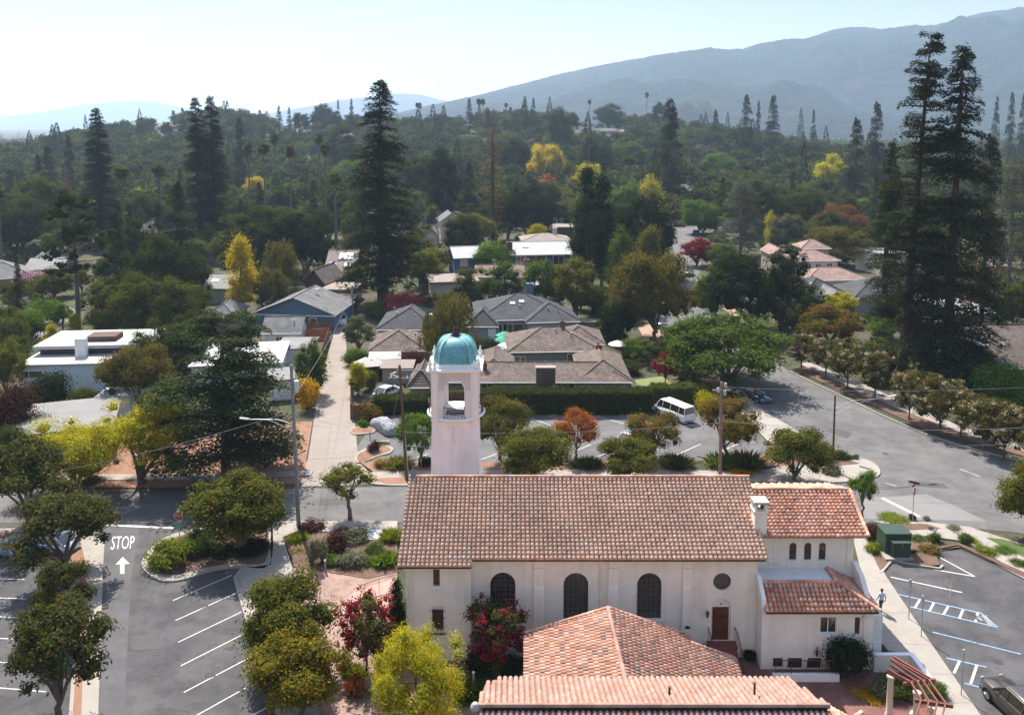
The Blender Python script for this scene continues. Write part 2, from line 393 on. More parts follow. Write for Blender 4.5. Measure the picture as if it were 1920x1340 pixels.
def g_round(seed, w=6., h=7., cb=.12, nl=44, lr=(.10, .2), N=11000, leaf=.22, up=.4, shell=.55, flat=.85, wr=.6, spread=1.0, inner=.25):
    rng = np.random.default_rng(seed); c = (0, 0, h * (1 + cb) / 2); R = (w / 2, w / 2, h * (1 - cb) / 2)
    ctr, r = lobes_in(rng, nl, c, R, lr[0] * w, lr[1] * w, shell=shell)
    V = fill_lobes(rng, ctr, r, N, leaf, flat, up, wr, inner)
    tg = [tuple(ctr[i]) for i in rng.choice(len(r), min(7, len(r)), False)]
    return V, limbs(rng, h, h * cb * .8, .035 * h * .8, tg), w, h
def g_tiered(seed, w=11., h=34., N=9000, z0=.12, droop=.28, nb=150, leaf=.62, prof=.75, gap=.0, rag=.25, up=.0, lean=0., wr=.4, top=.06, trunk=.016):
    "conifer: whorls of drooping boughs along one straight trunk"
    rng = np.random.default_rng(seed); V = []
    zs = np.sort(z0 + (1 - z0) * rng.random(nb) ** .92)
    L = []
    for i, z in enumerate(zs):
        if gap and rng.random() < gap * (1 - z): continue
        l = (w / 2) * ((1 - z) / (1 - z0)) ** prof * rng.uniform(1 - rag, 1.0) * (.55 + .45 * min(1, (z - z0) / .12 + .3)) + top * w * .5
        a = rng.random() * 2 * math.pi; L.append((z, l, a))
    tot = sum(l + .5 for _, l, _ in L); mb = MB()
    for z, l, a in L:
        n = max(10, int(N * (l + .5) / tot)); t = rng.random(n) ** .7
        dx, dy = math.cos(a), math.sin(a)
        zz = z * h + up * l * t - droop * l * t ** 1.7 + .12 * l * np.sin(t * 2.5)
        sp = (.10 + .24 * np.sin(np.clip(t, 0, 1) * 2.6)) * l + .15
        off = rng.normal(size=n) * sp * .55
        pos = np.stack([dx * l * t - dy * off + lean * z * h, dy * l * t + dx * off, zz - np.abs(off) * .25 + rng.normal(size=n) * .16], 1)
        tip = np.stack([dx * .8 - dy * np.sign(off) * .6, dy * .8 + dx * np.sign(off) * .6, np.full(n, -.35)], 1) + rng.normal(size=(n, 3)) * .4
        nrm = np.array([dx * .35, dy * .35, 1.0]) + rng.normal(size=(n, 3)) * .4
        V.append(leafq(rng, pos, tip, leaf * rng.uniform(.6, 1.25, n), wr, nrm))
        if l > w * .12:
            mb.tube([(lean * z * h, 0, z * h), (dx * l * .5 + lean * z * h, dy * l * .5, z * h + up * l * .5 - droop * l * .3), (dx * l * .9 + lean * z * h, dy * l * .9, z * h + up * l * .9 - droop * l * .8)], [trunk * h * .16, trunk * h * .1, .03], 4, smooth=False)
    mb.tube([(0, 0, -.3), (lean * .2 * h, 0, .2 * h), (lean * .5 * h, .1, .5 * h), (lean * .8 * h, 0, .8 * h), (lean * h, 0, h * .99)],
            [trunk * h * 1.2, trunk * h, trunk * h * .72, trunk * h * .35, .03], 8)
    return np.concatenate(V), mb, w, h
def g_flatcedar(seed, w=15., h=14., N=42000):
    "old cedar: wide flat plates of foliage, one above the other"
    rng = np.random.default_rng(seed); V = []; mb = MB(); tiers = 11
    for k in range(tiers):
        z = .12 + .86 * k / (tiers - 1); rr = w / 2 * (1.0 if z < .55 else 1 - (z - .55) * 1.15) * rng.uniform(.85, 1.05)
        for j in range(8 if z < .8 else 5):
            a = rng.random() * 6.283; l = rr * rng.uniform(.6, 1.0); n = int(N / (tiers * 7) * (l / (w / 2) + .3))
            t = rng.random(n) ** .6; off = rng.normal(size=n) * (.08 + .2 * t) * l * .8
            zz = z * h + .10 * l * t - .12 * l * t ** 2 + rng.normal(size=n) * .13 + rng.normal() * .25
            dx, dy = math.cos(a), math.sin(a)
            pos = np.stack([dx * l * t - dy * off, dy * l * t + dx * off, zz], 1)
            tip = np.stack([np.full(n, dx), np.full(n, dy), np.full(n, -.05)], 1) + rng.normal(size=(n, 3)) * np.array([.7, .7, .25])
            V.append(leafq(rng, pos, tip, 0.34 * rng.uniform(.6, 1.3, n), .5, np.array([0, 0, 1.0]) + rng.normal(size=(n, 3)) * .3))
            mb.tube([(0, 0, z * h * .97), (dx * l * .5, dy * l * .5, z * h + .03 * l), (dx * l * .85, dy * l * .85, z * h)], [.13, .08, .03], 5)
    mb.tube([(0, 0, -.2), (.1, 0, h * .3), (0, .1, h * .6), (0, 0, h * .97)], [.5, .38, .25, .06], 9)
    return np.concatenate(V), mb, w, h
def g_pine(seed, w=8., h=19., cb=.42, nb=34, N=11000):
    rng = np.random.default_rng(seed); mb = MB(); ctr = []; r = []
    for i in range(nb):
        z = cb + (1 - cb) * (i + rng.random()) / nb; a = rng.random() * 6.283
        l = w / 2 * rng.uniform(.35, 1.) * (1 if z < .8 else 1 - (z - .8) * 3.2)
        p = np.array([math.cos(a) * l, math.sin(a) * l, z * h + .1 * l])
        for k in range(3):
            ctr.append(p + rng.normal(size=3) * np.array([.6, .6, .22])); r.append(rng.uniform(.55, 1.05))
        mb.tube([(0, 0, z * h - .1), (p[0] * .5, p[1] * .5, z * h - .05), tuple(p)], [.09, .06, .03], 5)
    mb.tube([(0, 0, -.2), (.1, 0, h * .35), (-.05, .1, h * .7), (0, 0, h * .97)], [.32, .26, .17, .05], 8)
    return fill_lobes(rng, np.array(ctr), np.array(r), N, .28, .55, .5, .3), mb, w, h
def g_column(seed, w=3., h=12., N=9000, leaf=.22, up=.8, cb=.03, tw=1.):
    rng = np.random.default_rng(seed); n = 34; z = rng.uniform(cb + .06, .95, n)
    env = np.sin(np.clip((z - cb) / (1 - cb), 0, 1) ** .75 * math.pi) ** .6
    a = rng.random(n) * 6.283; k = rng.uniform(.1, .62, n) * env * w / 2
    ctr = np.stack([np.cos(a) * k, np.sin(a) * k, z * h], 1); r = w * .26 * (.5 + .6 * env) * rng.uniform(.8, 1.15, n)
    V = fill_lobes(rng, ctr, r, N, leaf, 1.6, up, .5)
    mb = MB(); mb.tube([(0, 0, -.2), (0.05, 0, h * .3), (0, .05, h * .85)], [.03 * w + .1, .02 * w + .08, .03], 7)
    return V, mb, w, h
def g_weep(seed, w=6., h=9., N=11000, leaf=.28):
    rng = np.random.default_rng(seed); V = []; mb = MB(); ns = 120
    mb.tube([(0, 0, -.2), (.1, 0, h * .3), (0, .1, h * .6), (0, 0, h * .93)], [.2, .15, .1, .03], 7)
    for i in range(ns):
        a = rng.random() * 6.283; zt = rng.uniform(.4, 1.0); rr = w / 2 * math.sqrt(rng.random()) * (1.05 - .55 * max(0, zt - .55) / .45)
        L = h * rng.uniform(.18, .42) * (.6 + .4 * zt); n = N // ns; t = rng.random(n)
        x, y = math.cos(a) * rr, math.sin(a) * rr
        pos = np.stack([x + rng.normal(size=n) * .16 + math.cos(a) * .25 * np.sin(t * 2), y + rng.normal(size=n) * .16 + math.sin(a) * .25 * np.sin(t * 2), zt * h - L * t], 1)
        tip = rng.normal(size=(n, 3)) * .3; tip[:, 2] -= 1
        V.append(leafq(rng, pos, tip, leaf * rng.uniform(.6, 1.3, n), .32))
        if i % 6 == 0: mb.tube([(0, 0, zt * h * .75), (x * .6, y * .6, zt * h), (x, y, zt * h - .1)], [.06, .04, .015], 4)
    return np.concatenate(V), mb, w, h
def g_bare(seed, w=9., h=12., N=9000):
    "thin drooping grey cedar, more twig than leaf"
    rng = np.random.default_rng(seed); V, mb, _, _ = g_tiered(seed, w, h, N, .12, .6, 80, .34, .4, 0, .35, .35, 0, .28, .1, .02)
    return V, mb, w, h
def g_vase(seed, w=4.4, h=6., N=7000, leaf=.16):
    rng = np.random.default_rng(seed); n = 60; ctr = []; r = []
    mb = MB()
    mb.tube([(0, 0, -.1), (0.03, 0, h * .14), (0, .02, h * .26)], [.1, .085, .08], 7)
    for i in range(n):
        a = rng.random() * 6.283; t = rng.uniform(.3, 1.); k = w / 2 * rng.uniform(.15, .95) * (.35 + .65 * math.sin(min(1, t) * 2.3))
        p = np.array([math.cos(a) * k, math.sin(a) * k, h * t]); ctr.append(p); r.append(rng.uniform(.07, .13) * w)
        if i % 4 == 0: mb.tube([(0, 0, h * .24), tuple(p * np.array([.45, .45, .7])), tuple(p)], [.045, .035, .012], 5)
    return fill_lobes(rng, np.array(ctr), np.array(r), N, leaf, 1.25, .7, .55), mb, w, h
def flowers_vase(seed, w=4.4, h=6., N=460, nf=26):
    rng = np.random.default_rng(seed); ctr = []; r = []
    for i in range(nf):
        a = rng.random() * 6.283; t = rng.uniform(.42, 1.04); k = w / 2 * rng.uniform(.45, 1.0) * (.35 + .65 * math.sin(min(1, t) * 2.3))
        ctr.append((math.cos(a) * k, math.sin(a) * k, h * t)); r.append(rng.uniform(.15, .3))
    return fill_lobes(rng, np.array(ctr), np.array(r), N, .17, 1.5, .8, .7)
def g_fanpalm(seed, h=14., w=3.2):
    rng = np.random.default_rng(seed); V = []
    def frond(a, el, L, n=9):
        d = np.array([math.cos(a) * math.cos(el), math.sin(a) * math.cos(el), math.sin(el)])
        base = np.array([0, 0, h]) + d * L * .35; s = np.array([-math.sin(a), math.cos(a), 0]); u = np.cross(d, s)
        ang = np.linspace(-1.1, 1.1, n)
        tip = d[None] * np.cos(ang)[:, None] + s[None] * np.sin(ang)[:, None] - np.array([0, 0, .18])
        return leafq(rng, np.repeat(base[None], n, 0), tip, L * .68 * np.cos(ang * .5), .2)
    for i in range(46): V.append(frond(rng.random() * 6.283, rng.uniform(-.35, 1.4), w / 2 * rng.uniform(.85, 1.1)))
    S = []
    for i in range(34): S.append(frond(rng.random() * 6.283, rng.uniform(-1.35, -.5), w / 2 * rng.uniform(.6, .85)))
    mb = MB(); mb.tube([(0, 0, -.2), (.1, 0, h * .4), (0, 0, h)], [.3, .2, .17], 8)
    return np.concatenate(V), mb, w, h, np.concatenate(S)
def g_datepalm(seed, h=4.5, w=7.):
    rng = np.random.default_rng(seed); V = []
    for i in range(46):
        a = rng.random() * 6.283; el = rng.uniform(-.1, 1.35); L = w / 2 * rng.uniform(.9, 1.1); n = 34
        t = np.repeat(np.linspace(.12, 1, n // 2), 2); d = np.array([math.cos(a), math.sin(a)])
        r = L * t * math.cos(el * .8); z = h * .55 + L * (math.sin(el) * t - .75 * t ** 2.2)
        pos = np.stack([d[0] * r, d[1] * r, z], 1); sgn = np.tile([1, -1], n // 2)
        tip = np.stack([d[0] * .7 - d[1] * sgn, d[1] * .7 + d[0] * sgn, np.full(n, -.35)], 1)
        V.append(leafq(rng, pos, tip, .62 * (1.05 - t * .5), .2))
    mb = MB(); mb.tube([(0, 0, -.2), (0, 0, h * .3), (0, 0, h * .58)], [.42, .4, .36], 10)
    return np.concatenate(V), mb, w, h
def g_mound(seed, w=1.6, h=1.1, N=1500, leaf=.15, nl=14, up=.5, wr=.5):
    rng = np.random.default_rng(seed); ctr, r = lobes_in(rng, nl, (0, 0, h * .38), (w * .5, w * .5, h * .55), .2 * w, .3 * w, shell=.4)
    ctr[:, 2] = np.maximum(ctr[:, 2], r * .4)
    V = fill_lobes(rng, ctr, r, N, leaf, .8, up, wr)
    V[:, :, 2] = np.maximum(V[:, :, 2], .01); return V, None, w, h
def g_tuft(seed, w=1.3, h=.9, N=800):
    rng = np.random.default_rng(seed); a = rng.random(N) * 6.283; k = rng.random(N) * .28 * w
    pos = np.stack([np.cos(a) * k, np.sin(a) * k, np.zeros(N)], 1)
    tip = np.stack([np.cos(a) * k * 2.4, np.sin(a) * k * 2.4, np.full(N, h * .75)], 1) + rng.normal(size=(N, 3)) * .12
    return leafq(rng, pos, tip, h * rng.uniform(.6, 1.1, N), .09), None, w, h
def g_banana(seed, w=2.2, h=2.3):
    rng = np.random.default_rng(seed); V = []
    for i in range(18):
        a = rng.random() * 6.283; el = rng.uniform(.6, 1.4); d = np.array([[math.cos(a) * math.cos(el), math.sin(a) * math.cos(el), math.sin(el)]])
        V.append(leafq(rng, d * .1 + np.array([[rng.normal() * .25, rng.normal() * .25, .1]]), d, h * rng.uniform(.7, 1), .3))
    return np.concatenate(V), None, w, h

# foliage colours (albedo)
LF = dict(
 magnolia=foliage('magnolia_leaf', (.035, .055, .014), (.125, .135, .028), (.18, .12, .025), .12, .4),
 magnolia_dark=foliage('dusky_magnolia_leaf', (.03, .042, .016), (.085, .095, .03), (.12, .085, .03), .13, .34),
 magnolia_gold=foliage('golden_magnolia_leaf', (.055, .07, .014), (.19, .17, .024), (.27, .16, .02), .2, .4),
 oak=foliage('oak_leaf', (.022, .033, .012), (.066, .08, .024), None, 0, .3),
 oak_olive=foliage('olive_oak_leaf', (.038, .05, .015), (.105, .118, .032), None, 0, .35),
 darkgreen=foliage('dark_evergreen_leaf', (.012, .02, .009), (.034, .046, .017), None, 0, .15),
 redwood=foliage('redwood_needle', (.015, .024, .013), (.044, .056, .024), (.07, .045, .022), .05, .18),
 cedar=foliage('cedar_needle', (.024, .038, .017), (.066, .086, .034), None, 0, .2),
 green=foliage('fresh_green_leaf', (.045, .09, .018), (.12, .19, .035), None, 0, .45),
 midgreen=foliage('mid_green_leaf', (.036, .065, .017), (.11, .15, .034), None, 0, .42),
 olive=foliage('olive_leaf', (.06, .07, .018), (.165, .168, .04), None, 0, .45),
 khaki=foliage('khaki_leaf', (.058, .058, .018), (.13, .122, .036), (.16, .105, .03), .12, .32),
 juniper=foliage('yellow_green_needle', (.075, .10, .016), (.2, .235, .034), None, 0, .35),
 yellow=foliage('yellow_leaf', (.24, .2, .02), (.52, .42, .05), None, 0, .5),
 lime=foliage('lime_leaf', (.13, .165, .016), (.42, .40, .035), (.5, .38, .035), .15, .5),
 gold=foliage('gold_leaf', (.28, .17, .015), (.5, .32, .02), None, 0, .4),
 orange=foliage('orange_red_leaf', (.20, .07, .025), (.46, .13, .05), (.12, .12, .03), .22, .45),
 rusty=foliage('rusty_green_leaf', (.045, .065, .016), (.13, .125, .028), (.27, .085, .03), .2, .32),
 olivered=foliage('olive_leaf_with_red', (.042, .062, .016), (.125, .13, .03), (.24, .07, .025), .08, .32),
 brown=foliage('brown_leaf', (.10, .05, .022), (.19, .09, .035), None, 0, .25),
 maroon=foliage('maroon_leaf', (.09, .008, .012), (.22, .02, .025), None, 0, .35),
 plum=foliage('plum_leaf', (.04, .018, .018), (.10, .045, .04), None, 0, .25),
 grey=foliage('grey_twig_leaf', (.055, .058, .052), (.13, .13, .115), None, 0, .15),
 sage=foliage('sage_leaf', (.07, .08, .05), (.15, .155, .10), None, 0, .2),
 myrtle=foliage('crape_myrtle_leaf', (.035, .05, .018), (.10, .10, .032), (.15, .07, .03), .15, .28),
 myrtlebrown=foliage('bronze_myrtle_leaf', (.042, .052, .017), (.11, .108, .03), (.16, .08, .03), .15, .28),
 palm=foliage('palm_frond', (.045, .055, .02), (.10, .11, .04), None, 0, .25),
 deadfrond=foliage('dead_palm_frond', (.12, .075, .04), (.22, .14, .075), None, 0, .15),
 birch=foliage('birch_leaf', (.045, .055, .014), (.11, .11, .03), (.14, .11, .03), .15, .35),
 redflower=foliage('crimson_blossom', (.14, .010, .022), (.28, .026, .05), None, 0, .3),
 rose=foliage('rose_blossom', (.3, .03, .07), (.5, .09, .14), (.06, .08, .025), .25, .3),
 whiteflower=foliage('pale_pink_blossom', (.30, .24, .2), (.46, .38, .33), None, 0, .3),
 pinkflower=foliage('mauve_blossom', (.42, .22, .42), (.6, .36, .58), (.05, .08, .02), .4, .3),
 straw=foliage('straw_leaf', (.26, .2, .10), (.38, .29, .15), None, 0, .3),
)
M_bark_grey = plain('grey_brown_bark', (.13, .10, .08), .95, var=.3, scale=3, bmp=.4)
M_bark_dark = plain('dark_bark', (.055, .04, .032), .95, var=.3, scale=3, bmp=.4)
M_bark_red = plain('redwood_bark', (.06, .044, .037), .95, var=.3, scale=2, bmp=.4)
M_bark_pale = plain('pale_bark', (.28, .24, .2), .9, var=.3, scale=4)

PROTO = {}
def proto(kind, var):
    k = (kind, var)
    if k in PROTO: return PROTO[k]
    sd = abs(hash_s(kind)) % 9973 + var * 101
    g = {'round': lambda: g_round(sd),
         'magnolia': lambda: g_round(sd, 6, 7, .14, 40, (.065, .19), 21000, .22, .9, .4, 1.0, .5),
         'thinmagnolia': lambda: g_round(sd, 6, 7, .16, 36, (.06, .16), 12500, .22, .9, .25, 1.05, .5),
         'small': lambda: g_round(sd, 4, 5.5, .42, 28, (.10, .18), 3600, .2, .6, .3, .9, .5),
         'street': lambda: g_round(sd, 6, 6, .26, 44, (.10, .17), 13000, .19, .3, .55, .9, .5),
         'broad': lambda: g_round(sd, 12, 10, .1, 70, (.08, .15), 24000, .3, .4, .5, .85, .55),
         'oak': lambda: g_round(sd, 12, 12, .04, 74, (.07, .15), 22000, .32, .4, .5, .85, .55),
         'loose': lambda: g_round(sd, 8, 10, .1, 48, (.07, .15), 13000, .26, .5, .3, 1.0, .5),
         'fine': lambda: g_round(sd, 8, 10, .04, 64, (.07, .16), 32000, .16, .5, .3, 1.0, .5),
         'tall': lambda: g_round(sd, 7, 13, .06, 60, (.10, .19), 15000, .27, .5, .45, 1.2, .5),
         'redwood': lambda: g_tiered(sd, 12, 36, 34000, .07, .32, 215, .42, .6, 0, .45),
         'redwoodslim': lambda: g_tiered(sd, 9, 38, 28000, .08, .24, 210, .42, .55, 0, .4),
         'redwoodgap': lambda: g_tiered(sd, 13, 40, 26000, .14, .14, 150, .44, .42, .42, .5, .12),
         'fir': lambda: g_tiered(sd, 8, 18, 18000, .04, .22, 140, .32, .7),
         'layered': lambda: g_tiered(sd, 14, 24, 8000, .2, .05, 60, .6, .55, 0, .3, .06),
         'snag': lambda: g_tiered(sd, 6, 30, 1900, .1, .1, 130, .45, .35, .2, .6, .0, 0, .3, .15, .014),
         'cedar': lambda: g_flatcedar(sd),
         'pine': lambda: g_pine(sd),
         'column': lambda: g_column(sd), 'cypress': lambda: g_column(sd, 3.2, 12, 9000, .24, 1.2),
         'poplar': lambda: g_column(sd, 5, 12, 12000, .22, .7, .06),
         'weep': lambda: g_weep(sd), 'bare': lambda: g_bare(sd),
         'vase': lambda: g_vase(sd),
         'fanpalm': lambda: g_fanpalm(sd), 'datepalm': lambda: g_datepalm(sd),
         'mound': lambda: g_mound(sd), 'softmound': lambda: g_mound(sd, 1.6, 1.1, 2000, .11, 16, .6, .45), 'bigshrub': lambda: g_mound(sd, 4, 3.4, 7000, .18, 26),
         'tuft': lambda: g_tuft(sd), 'banana': lambda: g_banana(sd)}[kind]()
    V, mb, w, h = g[:4]
    p = dict(w=w, h=h, crown=quads(kind + '_crown', V, LF['green']), trunk=mb.mesh(kind + '_trunk', M_bark_grey) if mb else None)
    p['crown'].materials[0] = LF['green']
    if kind == 'fanpalm': p['skirt'] = quads('palm_skirt', g[4], LF['deadfrond'])
    if kind == 'vase': p['flowers'] = quads('vase_flowers', flowers_vase(sd), LF['redflower']); p['full_flowers'] = quads('vase_full_flowers', flowers_vase(sd + 1, N=2300, nf=80), LF['redflower'])
    PROTO[k] = p; return p
def hash_s(s):
    h = 7
    for ch in s: h = (h * 31 + ord(ch)) & 0x7fffffff
    return h
def child_mesh(name, me, mat, parent):
    o = bpy.data.objects.new(name, me); COL.objects.link(o); o.parent = parent
    o.material_slots[0].link = 'OBJECT'; o.material_slots[0].material = mat; return o
BARK = dict(redwood=M_bark_red, pine=M_bark_dark, birch=M_bark_pale)
_nv = {}
def place_plant(kind, leaf, loc, w, h, name, label, cat, group=None, rot=None, bark=None, var=None, flower=None, lean=None):
    n = _nv.get(kind, 0); _nv[kind] = n + 1
    big = kind in ('redwood', 'redwoodslim', 'redwoodgap', 'cedar', 'broad', 'snag', 'bare', 'layered', 'datepalm')
    p = proto(kind, (n % (2 if big else 3)) if var is None else var)
    if rot is None: rot = (n * 2.399) % 6.283
    if p['trunk'] is None:
        o = bpy.data.objects.new(name, p['crown']); COL.objects.link(o); tag(o, label, cat, group)
        o.material_slots[0].link = 'OBJECT'; o.material_slots[0].material = LF[leaf]
    else:
        o = bpy.data.objects.new(name, None); COL.objects.link(o); tag(o, label, cat, group); o.empty_display_size = .3
        child_mesh('trunk', p['trunk'], bark or (M_bark_red if kind.startswith('redwood') else M_bark_grey), o)
        child_mesh('crown', p['crown'], LF[leaf], o)
        if 'skirt' in p: child_mesh('dead_frond_skirt', p['skirt'], LF['deadfrond'], o)
        if 'flowers' in p and flower: child_mesh('blossom', p['full_flowers' if flower == 'redflower' else 'flowers'], LF[flower], o)
    o.location = loc; o.rotation_euler = (0, 0, rot); o.scale = (w / p['w'], w / p['w'], h / p['h'])
    if lean: o.rotation_euler = (0, lean, 0)
    return o
NAME_OF = dict(round='broadleaf_tree', magnolia='magnolia_tree', thinmagnolia='magnolia_tree', small='young_tree', street='pistache_tree', broad='spreading_tree', oak='oak_tree',
               loose='broadleaf_tree', fine='broadleaf_tree', tall='broadleaf_tree', redwood='redwood_tree', redwoodslim='redwood_tree', redwoodgap='redwood_tree', fir='conifer_tree', layered='conifer_tree',
               snag='bare_conifer', cedar='cedar_tree', pine='pine_tree', column='poplar_tree', cypress='cypress_tree', poplar='poplar_tree', weep='birch_tree', bare='drooping_cedar',
               vase='crape_myrtle', fanpalm='fan_palm', datepalm='date_palm', mound='garden_shrub', softmound='garden_shrub', bigshrub='large_shrub', tuft='grass_clump', banana='banana_plant')
def tree(kind, leaf, x, yb, yt, wpx, label, group=None, name=None, cat=None, **k):
    "x, yb: where the trunk meets the ground in the photo; yt: the crown's top; wpx: crown width in photo pixels"
    loc = P2(x, yb); top = Y(x, yt, loc.y); h = max(.25, top.z - loc.z); w = wpx / ppm(loc.y, loc.z + h * .5)
    shrub = kind in ('mound', 'softmound', 'bigshrub', 'tuft', 'banana')
    return place_plant(kind, leaf, loc, w, h, name or NAME_OF[kind], label, cat or ('shrub' if shrub else 'palm' if 'palm' in kind else 'tree'), group, **k)
def hedge(name, label, pts, w, h, leaf, density=95, lf=.2, cat='hedge', z0=0.0):
    "clipped hedge along a plan polyline"
    rng = np.random.default_rng(hash_s(name + label)); V = []; core = MB()
    for a, b in zip(pts[:-1], pts[1:]):
        a = np.array(a[:2], float); b = np.array(b[:2], float); d = b - a; L = np.linalg.norm(d); d /= L; s = np.array([-d[1], d[0]])
        hw = w * .5 - .12
        q = [a + s * hw, b + s * hw, b - s * hw, a - s * hw]; core.prism([tuple(v) for v in q], z0, z0 + h - .15)
        for fn, area in (('top', L * w), ('s', L * h), ('n', L * h), ('e', w * h), ('e2', w * h)):
            n = int(area * density); t = rng.random(n) * L; u = rng.uniform(-w / 2, w / 2, n); z = rng.random(n) * h
            wob = .12 * np.sin(t * 1.7) + .08 * np.sin(t * 4.1 + 1) + rng.normal(size=n) * .06
            if fn == 'top': z = h + wob; nd = np.array([0, 0, 1.])
            elif fn == 's': u = -w / 2 - wob; nd = np.array([-s[0], -s[1], .4])
            elif fn == 'n': u = w / 2 + wob; nd = np.array([s[0], s[1], .4])
            elif fn == 'e': t = np.zeros(n) - wob; nd = np.array([-d[0], -d[1], .4])
            else: t = np.full(n, L) + wob; nd = np.array([d[0], d[1], .4])
            xy = a + d * t[:, None] + s * u[:, None]; pos = np.column_stack([xy, z0 + z])
            V.append(leafq(rng, pos, rng.normal(size=(n, 3)), lf * rng.uniform(.6, 1.3, n), .6, nd + rng.normal(size=(n, 3)) * .45))
    me = quads(name, np.concatenate(V), LF[leaf]); me2 = core.mesh(name + '_core', LF[leaf])
    bm = bmesh.new(); bm.from_mesh(me); bm.from_mesh(me2); bm.to_mesh(me); bm.free()
    o = link(name, me); return tag(o, label, cat)
# ------------------------------------------------------------------ barrel tile roofs
def in_poly(u, v, poly):
    c = False; n = len(poly); j = n - 1
    for i in range(n):
        (xi, yi), (xj, yj) = poly[i], poly[j]
        if (yi > v) != (yj > v) and u < (xj - xi) * (v - yi) / (yj - yi) + xi: c = not c
        j = i
    return c
def tile_roof(name, parent, pts, A, B, mat, w=.30, row=.315, r=.134, th=.09, butt=True, seed=1):
    "pts: planar roof polygon; A->B runs along its eave. Rows of half-round tiles over a dark pan sheet."
    rng = random.Random(seed); pts = [Vector(p) for p in pts]; A = Vector(A); B = Vector(B); u = (B - A).normalized()
    n = Vector((0, 0, 0))
    for i in range(len(pts)): n += pts[i].cross(pts[(i + 1) % len(pts)])
    n.normalize()
    if n.z < 0: n = -n
    v = n.cross(u)
    if v.z < 0: v = -v
    P2d = [((p - A).dot(u), (p - A).dot(v)) for p in pts]
    u0, u1 = min(p[0] for p in P2d), max(p[0] for p in P2d); v0, v1 = min(p[1] for p in P2d), max(p[1] for p in P2d)
    mb = MB(); mb.mi = 1; mb.slab([p for p in pts], th, n); mb.mi = 0
    ncol = max(1, round((u1 - u0) / w)); w = (u1 - u0) / ncol; nrow = max(1, round((v1 - v0) / row)); row = (v1 - v0) / nrow
    seg = 5
    for i in range(ncol):
        uc = u0 + (i + .5) * w
        for k in range(nrow):
            vc = v0 + (k + .5) * row
            if not in_poly(uc, vc, P2d): continue
            du = rng.uniform(-.012, .012); rr = r * rng.uniform(.94, 1.05); lift = rng.uniform(0, .014)
            va, vb = v0 + k * row - (.03 if k else .06) + rng.uniform(-.012, .012), v0 + (k + 1) * row + .02
            ring = []
            for vv, hh, rad_ in ((va, .055 + lift, rr * 1.06), (vb, -.004, rr * .86)):
                for s in range(seg + 1):
                    a = math.pi * s / seg
                    ring.append(A + u * (uc + du - rad_ * math.cos(a)) + v * vv + n * (hh + rad_ * math.sin(a)))
            o = len(mb.v); mb.v += [tuple(p) for p in ring]
            for s in range(seg): mb.f.append((o + s, o + s + 1, o + seg + 2 + s, o + seg + 1 + s)); mb.m.append(0); mb.sm.append(True)
            if butt: mb.f.append(tuple(o + s for s in range(seg, -1, -1))); mb.m.append(0); mb.sm.append(False)
    return mb.build(name, [mat, M_pan], parent, recalc=False)
def cap_row(name, parent, a, b, mat, r=.13, L=.42, lift=.05, seed=3):
    "ridge or hip: a row of half-round cap tiles from a to b"
    rng = random.Random(seed); a = Vector(a); b = Vector(b); d = b - a; n = max(1, round(d.length / L)); d.normalize(); L = (b - a).length / n
    s = d.cross(Vector((0, 0, 1))).normalized(); up = s.cross(d); mb = MB(); seg = 6
    for i in range(n):
        ring = []
        for t, rr in ((i * L - .03, r * 1.07), ((i + 1) * L, r * .93)):
            for k in range(seg + 1):
                q = math.pi * (-.12 + 1.24 * k / seg)
                ring.append(a + d * t + s * rr * math.cos(q) + up * (lift + rr * math.sin(q) + rng.uniform(0, .006)))
        fs = [(k, k + 1, seg + 2 + k, seg + 1 + k) for k in range(seg)] + [tuple(range(seg, -1, -1)), tuple(range(seg + 1, 2 * seg + 2))]
        mb.add(ring, fs, False)
    return mb.build(name, mat, parent)

def arch_pts(x0, x1, z0, z1, n=14, y=0.0):
    "outline of a round-headed opening in an XZ plane"
    r = (x1 - x0) / 2; cx = (x0 + x1) / 2; zs = z1 - r
    return [Vector((x0, y, z0)), Vector((x1, y, z0))] + [Vector((cx + r * math.cos(math.pi * k / n), y, zs + r * math.sin(math.pi * k / n))) for k in range(n + 1)]
def cut_wall(mb, x0, x1, z0, z1, y, holes, depth=.22):
    "front wall sheet in the XZ plane at y with openings cut through and reveals running back"
    bm = bmesh.new(); outer = [bm.verts.new((x, y, z)) for x, z in ((x0, z0), (x1, z0), (x1, z1), (x0, z1))]
    ed = [bm.edges.new((outer[i], outer[(i + 1) % 4])) for i in range(4)]
    for h in holes:
        vs_ = [bm.verts.new((p.x, y, p.z)) for p in h]; ed += [bm.edges.new((vs_[i], vs_[(i + 1) % len(vs_)])) for i in range(len(vs_))]
    bmesh.ops.triangle_fill(bm, use_beauty=True, use_dissolve=False, edges=ed, normal=(0, -1, 0))
    bm.verts.index_update(); bm.verts.ensure_lookup_table()
    mb.add([v.co.copy() for v in bm.verts], [tuple(v.index for v in f.verts) for f in bm.faces]); bm.free()
    for h in holes:
        n = len(h); vs_ = [Vector((p.x, y, p.z)) for p in h] + [Vector((p.x, y + depth, p.z)) for p in h]
        mb.add(vs_, [(i, (i + 1) % n, n + (i + 1) % n, n + i) for i in range(n)])
def pane(name, parent, outline, y, mat=None): 
    mb = MB(); mb.add([Vector((p.x, y, p.z)) for p in outline], [tuple(range(len(outline)))]); return mb.build(name, mat or M_glass, parent)

